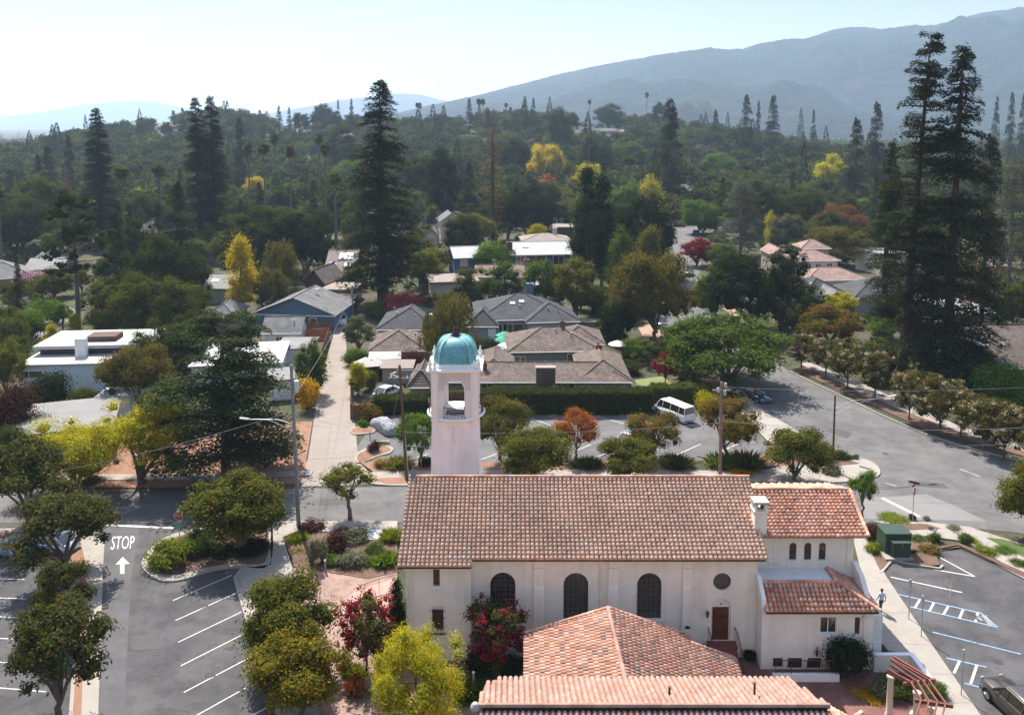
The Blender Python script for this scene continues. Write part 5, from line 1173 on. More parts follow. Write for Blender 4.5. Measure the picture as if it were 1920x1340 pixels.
def house(label, A, B, ze, D, rise, kind, wall, roof, oh=.5, wins=(), doors=(), chim=(), sky=(), cat='house', z0=0.0, name='house', extra=(), into=None):
    A = Vector(A); B = Vector(B); u = (B - A); u.z = 0; W = u.length; u.normalize(); v = Vector((-u.y, u.x, 0)); O = Vector((A.x, A.y, 0))
    g = lambda a, b, z: O + u * a + v * b + Vector((0, 0, z))
    c = g(W / 2, D / 2, z0); h = into or thing(name, label, cat, c, world=True); zr = ze + rise
    m = MB(); q = [g(oh, oh, 0), g(W - oh, oh, 0), g(W - oh, D - oh, 0), g(oh, D - oh, 0)]; sl = rise / (D / 2) if kind in ('gable', 'hip') else 0
    ztop = ze - .02 + (oh * sl if kind == 'gable' else 0)
    m.prism([tuple(p)[:2] for p in q], z0 - .3, ze - .03)
    if kind == 'gable':
        for a in (oh + .001, W - oh - .12): m.extrude([g(a, oh, ze - .04), g(a, D - oh, ze - .04), g(a, D / 2, zr - oh * sl - .1)], u * .119)
    if kind == 'gablefront':
        for b in (oh + .001, D - oh - .12): m.extrude([g(oh, b, ze - .04), g(W - oh, b, ze - .04), g(W / 2, b, zr - oh * rise / (W / 2) - .08)], v * .119)
    if kind == 'shed': m.extrude([g(oh, oh, ze - .04), g(oh, D - oh, ze - .04), g(oh, D - oh, zr - .1)], u * (W - 2 * oh))
    m.build('wall', wall, h)
    r = MB(); T = .12
    if kind == 'hip':
        k = min(D / 2, W / 2 - .3)
        if W >= D:
            e1, e2 = g(k, D / 2, zr), g(W - k, D / 2, zr)
            r.slab([g(0, 0, ze), g(W, 0, ze), e2, e1], T); r.slab([g(W, D, ze), g(0, D, ze), e1, e2], T); r.slab([g(0, D, ze), g(0, 0, ze), e1], T); r.slab([g(W, 0, ze), g(W, D, ze), e2], T)
        else:
            e1, e2 = g(W / 2, W / 2, zr), g(W / 2, D - W / 2, zr)
            r.slab([g(0, 0, ze), g(W, 0, ze), e1], T); r.slab([g(W, D, ze), g(0, D, ze), e2], T); r.slab([g(0, D, ze), g(0, 0, ze), e1, e2], T); r.slab([g(W, 0, ze), g(W, D, ze), e2, e1], T)
    elif kind == 'gable':
        e1, e2 = g(0, D / 2, zr), g(W, D / 2, zr); r.slab([g(0, 0, ze), g(W, 0, ze), e2, e1], T); r.slab([g(W, D, ze), g(0, D, ze), e1, e2], T)
    elif kind == 'gablefront':
        e1, e2 = g(W / 2, 0, zr), g(W / 2, D, zr); r.slab([g(0, D, ze), g(0, 0, ze), e1, e2], T); r.slab([g(W, 0, ze), g(W, D, ze), e2, e1], T)
    elif kind == 'flat':
        r.prism([tuple(g(a, b, 0))[:2] for a, b in ((0, 0), (W, 0), (W, D), (0, D))], ze - .02, ze + max(rise, .12))
    elif kind == 'shed':
        r.slab([g(0, 0, ze), g(W, 0, ze), g(W, D, zr), g(0, D, zr)], T)
    rf = r.build('roof', roof, h)
    if kind in ('hip', 'gable', 'gablefront'):
        cp = MB()
        segs = {'hip': [(e1, e2)] + ([(g(0, 0, ze), e1), (g(W, 0, ze), e2)] if W >= D else [(g(0, 0, ze), e1), (g(W, 0, ze), e1)]), 'gable': [(e1, e2)], 'gablefront': [(e1, e2)]}[kind]
        for a, b in segs: cp.tube([a + Vector((0, 0, .02)), b + Vector((0, 0, .02))], .1, 6, smooth=False)
        cp.build('ridge_cap', roof, rf)
        gt = MB(); gt.tube([g(.05, -.05, ze - .1), g(W - .05, -.05, ze - .1)], .07, 5); gt.build('gutter', M_trim if wall is not W_brown else M_iron, h)
    for t, w, zb, hh in wins:
        a = oh + t * (W - 2 * oh); f = MB(); F = oh - .05
        for x0, x1, y0, y1 in ((-w / 2, w / 2, 0, .08), (-w / 2, w / 2, hh - .08, hh), (-w / 2, -w / 2 + .08, .081, hh - .081), (w / 2 - .08, w / 2, .081, hh - .081), (-.035, .035, .082, hh - .082)):
            f.extrude([g(a + x0, F, z0 + zb + y0), g(a + x1, F, z0 + zb + y0), g(a + x1, F, z0 + zb + y1), g(a + x0, F, z0 + zb + y1)], v * .049)
        fo = f.build('window', M_white, h); p = MB(); p.add([g(a - w / 2, oh - .02, z0 + zb), g(a + w / 2, oh - .02, z0 + zb), g(a + w / 2, oh - .02, z0 + zb + hh), g(a - w / 2, oh - .02, z0 + zb + hh)], [(0, 1, 2, 3)]); p.build('pane', M_glass, fo)
    for t, w, hh, mt in doors:
        a = oh + t * (W - 2 * oh); f = MB(); f.extrude([g(a - w / 2, oh - .05, z0), g(a + w / 2, oh - .05, z0), g(a + w / 2, oh - .05, z0 + hh), g(a - w / 2, oh - .05, z0 + hh)], v * .045); fo = f.build('door', mt, h)
        f = MB(); F = oh - .07
        for x0, x1, y0, y1 in ((-w / 2 - .1, -w / 2, 0, hh + .1), (w / 2, w / 2 + .1, 0, hh + .1), (-w / 2 + .001, w / 2 - .001, hh, hh + .1)): f.extrude([g(a + x0, F, z0 + y0), g(a + x1, F, z0 + y0), g(a + x1, F, z0 + y1), g(a + x0, F, z0 + y1)], v * .065)
        f.build('door_frame', M_white, fo)
    for a, b, w, zt_, mt in chim:
        m = MB(); p = g(a * W, b * D, 0); m.box((p.x - w / 2, p.y - w * .35, z0), (p.x + w / 2, p.y + w * .35, zt_)); m.box((p.x - w / 2 - .06, p.y - w * .35 - .06, zt_), (p.x + w / 2 + .06, p.y + w * .35 + .06, zt_ + .12))
        ch_ = m.build('chimney', mt, h); m = MB(); m.lathe([(.13, 0), (.11, .3)], (p.x, p.y, zt_ + .12), 8); m.build('chimney_pot', M_iron, ch_)
    for a, b, w, l in sky:        # skylights / vents sitting on the front slope
        zz = lambda bb: (ze + rise * min(bb, 1 - bb) * 2 if kind in ('gable', 'hip') else ze + rise * (bb if kind == 'shed' else 1)) + .03
        s = MB(); s.slab([g(a * W - w / 2, b * D - l / 2, zz(b - l / 2 / D) + .12), g(a * W + w / 2, b * D - l / 2, zz(b - l / 2 / D) + .12), g(a * W + w / 2, b * D + l / 2, zz(b + l / 2 / D) + .12), g(a * W - w / 2, b * D + l / 2, zz(b + l / 2 / D) + .12)], .16); s.build('skylight', glass_mat('pale_skylight', (.45, .5, .52), .25), h)
    for a, b in extra:            # plumbing vents
        s = MB(); p = g(a * W, b * D, ze + rise * min(b, 1 - b) * 2 - .05); s.lathe([(.09, 0), (.09, .45), (.13, .45), (.13, .55)], tuple(p), 8); s.build('roof_vent', M_steel, h)
    return h, g
def up_house(label, xl, xr, y, ze, *a, **k): return house(label, P(xl, y, ze), P(xr, y, ze), ze, *a, **k)
def H2(label, a, b, ze, *r, **k): return house(label, P(*a, ze), P(*b, ze), ze, *r, **k)

ranch, _ = up_house('long low ranch house roofed in brown shakes just behind the tall clipped hedge', 768, 1187, 716, 2.5, 8.5, 1.45, 'hip', W_tan, R_shake, .6, wins=((.12, 1.6, .9, 1.2), (.34, 1.8, .9, 1.2), (.72, 1.8, .9, 1.2)), chim=((.26, .62, .6, 4.2, M_redwood), (.335, .3, .5, 4.2, M_redwood)))
ch = thing('brick_chimney', 'broad dark brick chimney standing against the front of the long shake-roofed house', 'chimney', P(1023, 718, 2.7), world=True)
a_ = P(1005, 718, 2.7); b_ = P(1041, 718, 2.7); m = MB(); m.box((a_.x, a_.y - .45, 0), (b_.x, a_.y + .5, 4.75)); m.build('stack', M_brick, ch); m = MB(); m.box((a_.x - .06, a_.y - .51, 4.75), (b_.x + .06, a_.y + .56, 4.87)); m.build('cap', M_concrete, ch)
H2('west cross wing of the shake-roofed ranch house, its ridge pointing away', (885, 704), (965, 704), 2.5, 12, 1.5, 'hip', W_tan, R_shake, .5, wins=((.5, 1.5, 1, 1.1),), into=ranch)
H2('east cross wing of the shake-roofed ranch house, beside the lawn', (1085, 713), (1186, 713), 2.52, 13, 1.75, 'hip', W_tan, R_shake, .5, chim=((.5, .75, .7, 4.6, M_redwood),), into=ranch)
hiph, _ = H2('brown shake hip-roofed house with grey-green walls behind the courtyard', (952, 660), (1128, 657), 3.0, 11, 2.3, 'hip', W_green, R_shake, .6, wins=((.1, 1.7, 1, 1.2), (.74, 2.2, 1, 1.4)), chim=((.63, .52, .8, 6.0, M_brick),), extra=((.55, .4), (.7, .3)))
H2('rear shake-roofed block beside the cream parasol', (1040, 645), (1136, 645), 3.0, 9, 1.8, 'hip', W_green, R_shake, .5, into=hiph)
greyh, _ = H2('large grey hip-roofed house with white-framed front windows', (893, 601), (1074, 597), 3.2, 15, 3.0, 'hip', W_grey, R_grey, .6, wins=((.26, 1.5, .8, 1.6), (.37, 3.6, .8, 1.6)), chim=((.63, .72, 1.3, 7.2, W_blue),), sky=((.4, .3, .9, .7), (.5, .33, .9, .7)), extra=((.47, .22),))
H2('front wing of the grey hip-roofed house, nearest the lawn', (985, 605), (1091, 602), 3.15, 10, 2.2, 'hip', W_grey, R_grey, .6, wins=((.2, 2.2, .9, 1.4), (.6, 2.2, .9, 1.4), (.88, 1.3, .9, 1.4)), extra=((.45, .3), (.62, .25)), into=greyh)
H2('low west wing of the grey house, under the birch', (872, 612), (936, 612), 2.7, 9, 2.2, 'hip', W_grey, R_grey, .5, doors=((.85, 1.1, 2.1, M_white),), into=greyh)
H2('dark grey hip-roofed house with a pale grey wall east of the alley', (703, 618), (822, 618), 3.0, 13, 2.5, 'hip', plain('pale_grey_siding', (.42, .42, .42), .85), R_grey, .5, extra=((.3, .3), (.24, .4), (.6, .25)), sky=((.85, .3, .6, .5),))
H2('brown shake-roofed cottage between the alley hedge and the birch', (688, 659), (800, 657), 2.7, 10, 2.0, 'hip', W_tan, R_shake, .5, extra=((.65, .3), (.8, .34)))
H2('shake-roofed outbuilding half hidden behind the bell tower', (762, 726), (812, 726), 2.3, 8, 1.9, 'hip', W_tan, R_shake, .4)
H2('flat white carport roof beside the alley cottage', (690, 676), (752, 674), 2.5, 4, .15, 'flat', W_cream, R_white, .3, name='carport', cat='carport')
H2('pink-brown lean-to roof behind the white canvas tents', (712, 690), (775, 690), 2.3, 3.0, .4, 'shed', W_tan, R_beige, .3, name='lean_to_shed', cat='shed')
H2('slate blue barn-like house with one long pale roof slope and a red door', (470, 588), (630, 592), 2.8, 12, 3.0, 'gablefront', W_blue, R_lightgrey, .6, wins=(), doors=((.74, 1.1, 2.1, plain('red_door', (.3, .05, .03), .6)),), sky=((.62, .6, .8, .6),), extra=())
H2('small blue shed with a grey roof beside the blue house', (478, 583), (508, 583), 2.3, 5, 1.2, 'gablefront', W_blue, R_lightgrey, .3, name='garden_shed', cat='shed')
H2('small white cottage with grey gabled roof beside the wooden fence', (488, 625), (566, 624), 2.6, 7, 2.0, 'gable', plain('bluish_white_siding', (.5, .53, .57), .85), R_lightgrey, .5, wins=((.42, 1.1, .8, 1.2),), doors=((.86, 1.1, 1.9, W_grey),), extra=((.75, .3),))
H2('flat white garage roof below the small white cottage', (512, 656), (584, 655), 2.6, 7, .15, 'flat', W_white, R_pale, .3, name='garage', cat='garage')
H2('white flat-roofed building showing through the big flat-tiered cedar', (352, 690), (530, 682), 3.2, 12, .2, 'flat', W_white, R_white, .4, wins=((.3, 2, .8, 1.4), (.8, 2, .8, 1.4)))
H2('low white annex with grey roof right of the flat-tiered cedar', (500, 716), (556, 712), 2.6, 6, .15, 'flat', W_white, R_pale, .3)
h1, g1 = house('modern white flat-roofed house with a raised upper roof and a square chimney', P(30, 688, 3.6), P(199, 684, 3.6), 3.6, 13.5, .25, 'flat', plain('pale_blue_white_wall', (.60, .66, .70), .8, var=.03), R_white, .15, wins=((.12, 3.6, 2.0, 1.0),))
for nm, bb, mt in (('clerestory', ((.8, 5.2, 3.7), (15.2, 13, 4.75)), plain('dark_clerestory', (.06, .06, .06), .6)), ('upper_roof', ((.2, 4.4, 4.75), (16.2, 13.6, 5.2)), R_white), ('roof_monitor', ((6.5, 6.5, 5.2), (10.5, 9.5, 5.9)), W_brown), ('chimney', ((6.2, 3.4, 3.7), (7.6, 4.3, 6.4)), W_white)):
    m = MB(); (a0, b0, c0), (a1, b1, c1) = bb; m.prism([tuple(g1(a, b, 0))[:2] for a, b in ((a0, b0), (a1, b0), (a1, b1), (a0, b1))], c0, c1); m.build(nm, mt, h1)
H2('flat grey-roofed house behind the two yellow-green street trees', (14, 822), (214, 800), 3.0, 11, .2, 'flat', W_cream, R_pale, .5, extra=((.55, .3),))
H2('low white wall building with a brown canopy behind the grey flat roof', (176, 748), (245, 746), 2.4, 4, .2, 'flat', W_white, R_white, .3)
H2('pale-roofed house with a blank grey wall left of the yellow poplar', (376, 540), (440, 540), 3.2, 11, 1.9, 'gable', W_grey, R_pale, .4, sky=((.3, .25, 1.2, .9),))
H2('olive-grey roofed bungalow below the yellow poplar', (380, 594), (440, 594), 2.8, 9, 1.8, 'hip', W_grey, R_lightgrey, .5)
H2('brown-walled house with four skylights on its front roof slope', (604, 516), (664, 516), 3.0, 15, 4.5, 'gable', W_brown, plain('brownish_roof', (.24, .2, .17), .9, var=.15), .5, sky=((.62, .36, 3.2, 1.8), (.25, .18, 1.4, 1.8), (.72, .18, 1.4, 1.8)))
H2('dark brown gabled cabin left of the skylight house', (566, 532), (610, 534), 3.2, 10, 3.0, 'gablefront', W_brown, R_dkshake, .5)
H2('flat pale-roofed garage in front of the skylight house', (600, 544), (662, 545), 2.8, 8, .2, 'flat', W_tan, R_beige, .3, name='garage', cat='garage')
H2('long low beige flat roof at the head of the alley', (584, 564), (660, 565), 2.6, 6, .2, 'flat', W_brown, R_beige, .3, name='garage', cat='garage')
blueh, _ = H2('deep blue two-storey house under a white metal roof', (955, 478), (1074, 476), 5.6, 12, 2.2, 'gable', W_deepblue, R_white, .5, wins=((.16, 2.2, 3.2, 2.1), (.42, 4.6, 3.0, 2.3), (.8, 2.6, 3.0, 2.2)), sky=((.28, .3, 1.6, 1.0),), chim=((.02, .2, 1.4, 8.2, M_brick),))
H2('left wing of the blue house with a sloping white metal roof', (850, 484), (906, 482), 4.6, 10, 2.0, 'gable', W_deepblue, R_white, .4, wins=((.35, 1.8, 2.5, 1.6),), into=blueh)
H2('house with a long red clay tile roof behind the row of green trees', (890, 519), (1014, 518), 3.4, 8, 1.9, 'gable', W_cream, R_tilefar, .4, chim=((.8, .55, 1.2, 6.3, M_brick),))
H2('low cream flat-roofed building left of the red tile roof', (806, 534), (900, 531), 3.0, 10, .5, 'flat', W_pink, R_beige, .4)
H2('cream garage with a pale lean roof before the red tile house', (955, 537), (1012, 536), 2.6, 6, .2, 'flat', W_cream, R_white, .3, name='garage', cat='garage')
H2('two-storey grey gabled house beside the leaning utility poles', (824, 416), (870, 415), 5.8, 11, 2.6, 'gablefront', W_pink, R_lightgrey, .4, wins=((.5, 2.2, 3.4, 1.9), (.3, 1.2, .6, 2), (.7, 1.2, .6, 2)))
H2('small pink-brown gabled house left of the utility poles', (796, 442), (822, 442), 3.2, 8, 2.2, 'gablefront', W_pink, R_shake, .4)
H2('beige tiled bungalow beyond the blue house', (978, 453), (1074, 452), 3.0, 12, 1.6, 'hip', W_pink, R_beige, .4, chim=((.7, .5, 1.2, 6, W_cream),))
H2('low brown building left of the dark cypress clump', (1036, 428), (1078, 428), 3.2, 9, .4, 'flat', W_brown, R_beige, .4)
H2('white gabled house peeping out left of the dark cypress clump', (1030, 398), (1060, 397), 4.5, 9, 3.0, 'gable', W_white, R_lightgrey, .4, wins=((.5, 1.6, 1.5, 1.6),))
# right-hand houses
hs, gs = H2('two-storey white Spanish-style house with clay tile roofs', (1492, 489), (1578, 488), 6.0, 9, 1.8, 'hip', plain('white_stucco', (.62, .59, .56), .9, var=.04), R_tilefar, .6, wins=((.28, 1.3, 3.6, 1.7), (.52, 1.3, 3.6, 1.7), (.8, 1.3, 3.6, 1.7)))
H2('small hipped tile roof on the raised rear room of the white Spanish-style house', (1502, 466), (1560, 466), 7.4, 7, 1.7, 'hip', W_tan, R_tilefar, .5, into=hs)
H2('wide lower clay tile roof in front of the white Spanish-style house', (1512, 526), (1634, 524), 3.2, 10, 1.9, 'hip', W_pink, R_tilefar, .6, into=hs)
H2('tan wing with a tile roof left of the white Spanish-style house', (1444, 478), (1480, 478), 4.6, 9, 1.6, 'gablefront', W_tan, R_tilefar, .4, into=hs)
gh2, _ = H2('grey-roofed house with a front gable left of the giant redwoods', (1504, 558), (1600, 556), 3.0, 12, 2.8, 'hip', W_grey, R_grey, .6, sky=((.4, .3, 1.4, 1.2),))
H2('blue-grey front gable of the house left of the giant redwoods', (1540, 566), (1600, 566), 2.9, 9, 2.0, 'gablefront', W_grey, R_lightgrey, .5, wins=((.5, 2, .8, 1.4),), into=gh2)
H2('charcoal-roofed house half hidden behind the giant redwoods', (1600, 560), (1800, 560), 3.0, 13, 3.0, 'hip', W_grey, R_grey, .6, wins=((.85, 2, .9, 1.3),))
H2('white flat-roofed house with a dark skylight right of the giant redwoods', (1802, 592), (1886, 590), 3.0, 12, .3, 'flat', W_cream, R_white, .4, sky=((.3, .4, 2.5, 2.5),))
H2('large dark shake-roofed house at the right edge', (1818, 690), (1990, 690), 3.2, 15, 4.2, 'gable', W_tan, R_dkshake, .6, sky=((.3, .27, 1.6, .9), (.52, .27, .8, .7)))
H2('cream stucco house with a magenta vine right of the Spanish-style house', (1650, 480), (1702, 478), 4.6, 10, .6, 'flat', W_cream, R_pale, .3, wins=((.3, .9, 2.5, 1.3),))
H2('reddish-brown bungalow near the right edge under the grey cedar', (1850, 498), (1900, 498), 3.0, 9, 1.6, 'gable', plain('rust_wall', (.3, .13, .08), .9), R_beige, .4)
H2('grey two-storey house beside the far end of the side street', (1252, 358), (1322, 356), 6.0, 14, 2.4, 'hip', W_grey, R_lightgrey, .4, wins=((.3, 3, 3.4, 1.8), (.7, 3, 3.4, 1.8)), chim=((.72, .4, 1.4, 9.6, M_brick),))
H2('brown-roofed cottage where the side street ends', (1262, 384), (1300, 384), 3.2, 10, 2.8, 'hip', W_brown, R_shake, .4)
H2('small brownish roof among trees above the side street', (1468, 345), (1508, 345), 3.4, 12, 2.6, 'hip', W_tan, R_shake, .4)
H2('wide grey roof seen between trees left of the giant redwoods', (1536, 362), (1612, 361), 3.4, 16, 3.4, 'hip', W_grey, R_lightgrey, .4)
H2('pinkish flat roof behind the drooping grey cedar', (1418, 417), (1450, 416), 3.4, 10, .4, 'flat', W_pink, R_beige, .4)
# left-hand houses
H2('grey hip-roofed house at the left edge above the date palm', (-50, 527), (66, 517), 3.0, 15, 2.8, 'hip', W_grey, R_lightgrey, .6, wins=((.8, 2.4, .9, 1.4),))
H2('low pale-roofed house behind the left-edge house', (44, 506), (118, 503), 3.0, 12, 1.8, 'gable', W_tan, R_pale, .5)
H2('second pale roof rising behind the tall pine', (66, 482), (104, 482), 4.2, 12, 1.6, 'gable', W_tan, R_lightgrey, .5)
H2('blue-grey gabled house among the dark oaks left of the paired redwoods', (232, 446), (276, 446), 4.5, 12, 3.4, 'gablefront', W_grey, R_lightgrey, .4)
H2('white house glimpsed among palms in the left middle distance', (314, 350), (342, 350), 4.0, 12, 1.2, 'hip', W_white, R_pale, .4)
# houses on the low wooded hill and plain
def far_house(label, xl, xr, ybot, ytop, kind, wall, roof, rise=2.2):
    o = P2((xl + xr) / 2, ybot); k = 1 / ppm(o.y, o.z); w = (xr - xl) * k; ht = max(2.8, (ybot - ytop) * k - rise * .5)
    return house(label, Vector((o.x - w / 2, o.y, 0)), Vector((o.x + w / 2, o.y, 0)), o.z + ht, 9, rise, kind, wall, roof, .3, z0=o.z, wins=((.25, w * .14, 1, 1.4), (.7, w * .2, 1, 1.4)))
for a in (('pink-walled villa on the left shoulder of the low hill', 290, 324, 245, 235, 'hip', W_pink, R_tilefar), ('grey flat house just below the pink-walled villa', 309, 341, 254, 246, 'flat', W_grey, R_pale, .3),
          ('bright white house on the hillside below the row of firs', 502, 528, 258, 249, 'hip', W_white, R_white), ('long white house along the hilltop by the round oak', 546, 592, 244, 236, 'flat', W_white, R_white, .4),
          ('white villa among the hilltop firs', 520, 548, 237, 230, 'hip', W_white, R_pale), ('low white house with a long flat roof in the middle of the hillside', 1070, 1116, 245, 237, 'flat', W_white, R_white, .4),
          ('blue-grey long house on the hillside right of the long flat white roof', 1122, 1160, 253, 243, 'hip', W_grey, R_lightgrey), ('reddish-roofed house on the hillside left of the tall dark fir', 1158, 1184, 253, 245, 'hip', W_pink, R_tilefar),
          ('white house on the hill crest beside the tall thin palm', 1164, 1184, 206, 198, 'flat', W_white, R_white, .4), ('pale house on the slope by the bare orange bank', 1288, 1318, 232, 225, 'hip', W_cream, R_tilefar),
          ('white house half hidden near the hill palms', 868, 892, 243, 236, 'hip', W_white, R_pale), ('cream house on the hillside behind the tall central redwood', 640, 668, 262, 253, 'hip', W_cream, R_tilefar)):
    far_house(*a)
sheet_px = [(1286, 222), (1300, 210), (1330, 214), (1340, 224), (1310, 228)]
m = MB(); c0 = [P2(x, y) for x, y in sheet_px]; m.slab([p + Vector((0, 0, 1.2)) for p in c0], .8, Vector((0, 0, 1))); structure('bare_bank', m, plain('orange_earth', (.5, .28, .14), 1))
# ------------------------------------------------------------------ vehicles
def paint(name, col, metal=.0, rough=.28):
    m, nt, b = nodes_of(name); b.inputs['Base Color'].default_value = (*col, 1); b.inputs['Metallic'].default_value = metal; b.inputs['Roughness'].default_value = rough
    b.inputs['Coat Weight'].default_value = .6; b.inputs['Coat Roughness'].default_value = .08; n = noise(nt, 30, 3); bump(nt, b, n.outputs[0], .02, .01); return m
M_head = glass_mat('headlamp_glass', (.5, .5, .48), .1); M_tail = plain('tail_lamp', (.3, .02, .02), .3); M_seat = plain('dark_seat', (.04, .035, .03), .8)
def ring_at(x, zs, ys):
    "closed cross-section ring (y,z pairs mirrored) at station x"
    pts = [(x, y, z) for y, z in zip(ys, zs)] + [(x, -y, z) for y, z in zip(ys[::-1], zs[::-1])]; return pts
def car(label, loc, rotz, col, L=4.7, Wd=1.85, Hh=1.5, style='sedan', group=None, metal=.3):
    "front of the car towards +x"
    t = thing('parked_car' if style != 'van' else 'parked_van', label, 'van' if style == 'van' else 'car', loc, rotz, group); M = paint('car_paint', col, metal); w = Wd / 2; l = L / 2; gz = .2
    belt = {'sedan': .62, 'suv': .64, 'van': .58, 'roadster': .66, 'pickup': .6}[style] * Hh if style != 'roadster' else .78
    hood = {'sedan': .60, 'suv': .63, 'van': .52, 'roadster': .62, 'pickup': .6}[style] * Hh if style != 'roadster' else .72
    S = {'sedan': [(-1, .55, .72), (-.96, .86, .9), (-.7, .98, 1.0), (-.2, 1.0, 1.0), (.3, 1.0, 1.0), (.62, .98, .96), (.9, .88, .86), (1, .62, .70)],
         'suv': [(-1, .75, .88), (-.96, .93, 1.0), (-.7, 1, 1.02), (0, 1, 1.0), (.4, 1, 1.0), (.7, .97, .97), (.93, .86, .88), (1, .66, .75)],
         'van': [(-1, .93, 1.0), (-.98, .98, 1.02), (0, 1, 1.02), (.6, 1, 1.0), (.8, .97, .98), (.95, .9, .9), (1, .78, .82)],
         'roadster': [(-1, .6, .72), (-.93, .9, .95), (-.5, 1, 1.04), (0, 1, .98), (.4, 1, .96), (.75, .96, .94), (.95, .8, .74), (1, .6, .6)],
         'pickup': [(-1, .93, .98), (-.98, .97, 1), (0, 1, 1), (.4, 1, 1), (.7, .98, .98), (.95, .93, .92), (1, .85, .8)]}[style]
    m = MB(); rings = []
    for sx, sw, sz in S:
        top = (belt if sx < .35 else hood + (belt - hood) * max(0, (.55 - sx) / .2) if sx < .55 else hood) * sz
        rings.append(ring_at(sx * l, [gz + .05, gz, gz + .1, (gz + top) * .5, top - .1, top], [0.001, .82 * w * sw, .97 * w * sw, w * sw, .97 * w * sw, .84 * w * sw]))
    m.loft(rings); body = m.build('body', M, t)
    cab = {'sedan': [(-.80, .0), (-.48, .96), (-.1, 1.0), (.12, .97), (.48, .0)], 'suv': [(-.97, .0), (-.84, .95), (-.2, 1), (.12, .98), (.46, 0)], 'van': [(-.985, 0), (-.95, .97), (0, 1), (.55, .98), (.80, 0)],
           'roadster': [(.0, 0), (.02, .0), (.1, .0), (.14, .0), (.2, 0)], 'pickup': [(-.2, 0), (-.16, .96), (.1, 1), (.2, .97), (.45, 0)]}[style]
    if style != 'roadster':
        g = MB(); rg = []
        for sx, f in cab:
            z = belt * .97 + (Hh - .05 - belt * .97) * f; y = w * (.90 - .17 * f); rg.append([(sx * l, y, z), (sx * l, -y, z)])
        xs_ = [c[0] * l for c in cab]; side = [(x, z[0][2]) for x, z in zip(xs_, rg)]
        for sgn in (1, -1): g.add([(r[0][0], sgn * r[0][1], r[0][2]) for r in rg], [tuple(range(len(rg)))])
        for i in (0, len(rg) - 2): g.add([rg[i][0], rg[i][1], rg[i + 1][1], rg[i + 1][0]], [(0, 1, 2, 3)])
        g.build('glasshouse', M_glass, t)
        r = MB(); mid = rg[1:-1]; up = .05
        r.loft([[(a[0], b[1] * 1.02 if False else a[1] * 1.03, a[2] - .03), (a[0], a[1] * .9, a[2] + up), (a[0], -a[1] * .9, a[2] + up), (a[0], -a[1] * 1.03, a[2] - .03)] for a, b in mid], True)
        r.build('roof', M, t)
        pl = MB()
        for sgn in (1, -1):
            for a, b in [(rg[0], rg[1]), (rg[-1], rg[-2])]: pl.tube([(a[0][0], sgn * a[0][1], a[0][2]), (b[0][0], sgn * b[0][1] * 1.0, b[0][2])], .05, 5)
            for fx in ((-.1, .2) if style in ('sedan', 'pickup') else (-.5, .0, .25) if style == 'suv' else (-.62, -.1, .38)):
                x = fx * l; zt_ = np.interp(x, xs_, [q[0][2] for q in rg]); f = (zt_ - belt * .97) / (Hh - .05 - belt * .97); pl.tube([(x, sgn * w * .905, belt * .96), (x - .04, sgn * w * (.905 - .17 * f), zt_)], .04, 5)
        for r in (rg[1], rg[-2]): pl.tube([(r[0][0], r[0][1], r[0][2]), (r[0][0], -r[0][1], r[0][2])], .04, 5)
        for sgn in (1, -1): pl.tube([(r[0][0], sgn * r[0][1], r[0][2]) for r in rg[1:-1]], .04, 5)
        pl.build('pillars', M, t)
        if style == 'suv':
            rr = MB()
            for sgn in (1, -1): rr.tube([(-.75 * l, sgn * w * .68, Hh + .0), (-.7 * l, sgn * w * .68, Hh + .07), (.05 * l, sgn * w * .68, Hh + .07), (.1 * l, sgn * w * .68, Hh)], .025, 6)
            rr.build('roof_rails', M_chrome, t)
    else:
        g = MB(); g.add([(.28 * l, w * .8, belt), (.28 * l, -w * .8, belt), (.08 * l, -w * .65, 1.2), (.08 * l, w * .65, 1.2)], [(0, 1, 2, 3)]); g.build('windscreen', M_glass, t)
        g = MB(); g.tube([(.28 * l, w * .8, belt), (.08 * l, w * .65, 1.2), (.08 * l, -w * .65, 1.2), (.28 * l, -w * .8, belt)], .03, 5); g.build('windscreen_frame', M_chrome, t)
        c = MB(); c.box((-.42 * l, -w * .72, belt - .28), (.24 * l, w * .72, belt + .006)); c.build('cockpit', M_dark, t)
        for sgn in (1, -1):
            c = MB(); c.loft([[(-.32 * l, sgn * .42 - .26, .5), (-.32 * l, sgn * .42 + .26, .5), (-.2 * l, sgn * .42 + .26, .5), (-.2 * l, sgn * .42 - .26, .5)], [(-.4 * l, sgn * .42 - .22, 1.08), (-.4 * l, sgn * .42 + .22, 1.08), (-.34 * l, sgn * .42 + .22, 1.08), (-.34 * l, sgn * .42 - .22, 1.08)]]); c.build('seat', plain('light_seat', (.4, .38, .35), .7), t)
    rwh = {'sedan': .33, 'suv': .37, 'van': .36, 'roadster': .33, 'pickup': .39}[style]
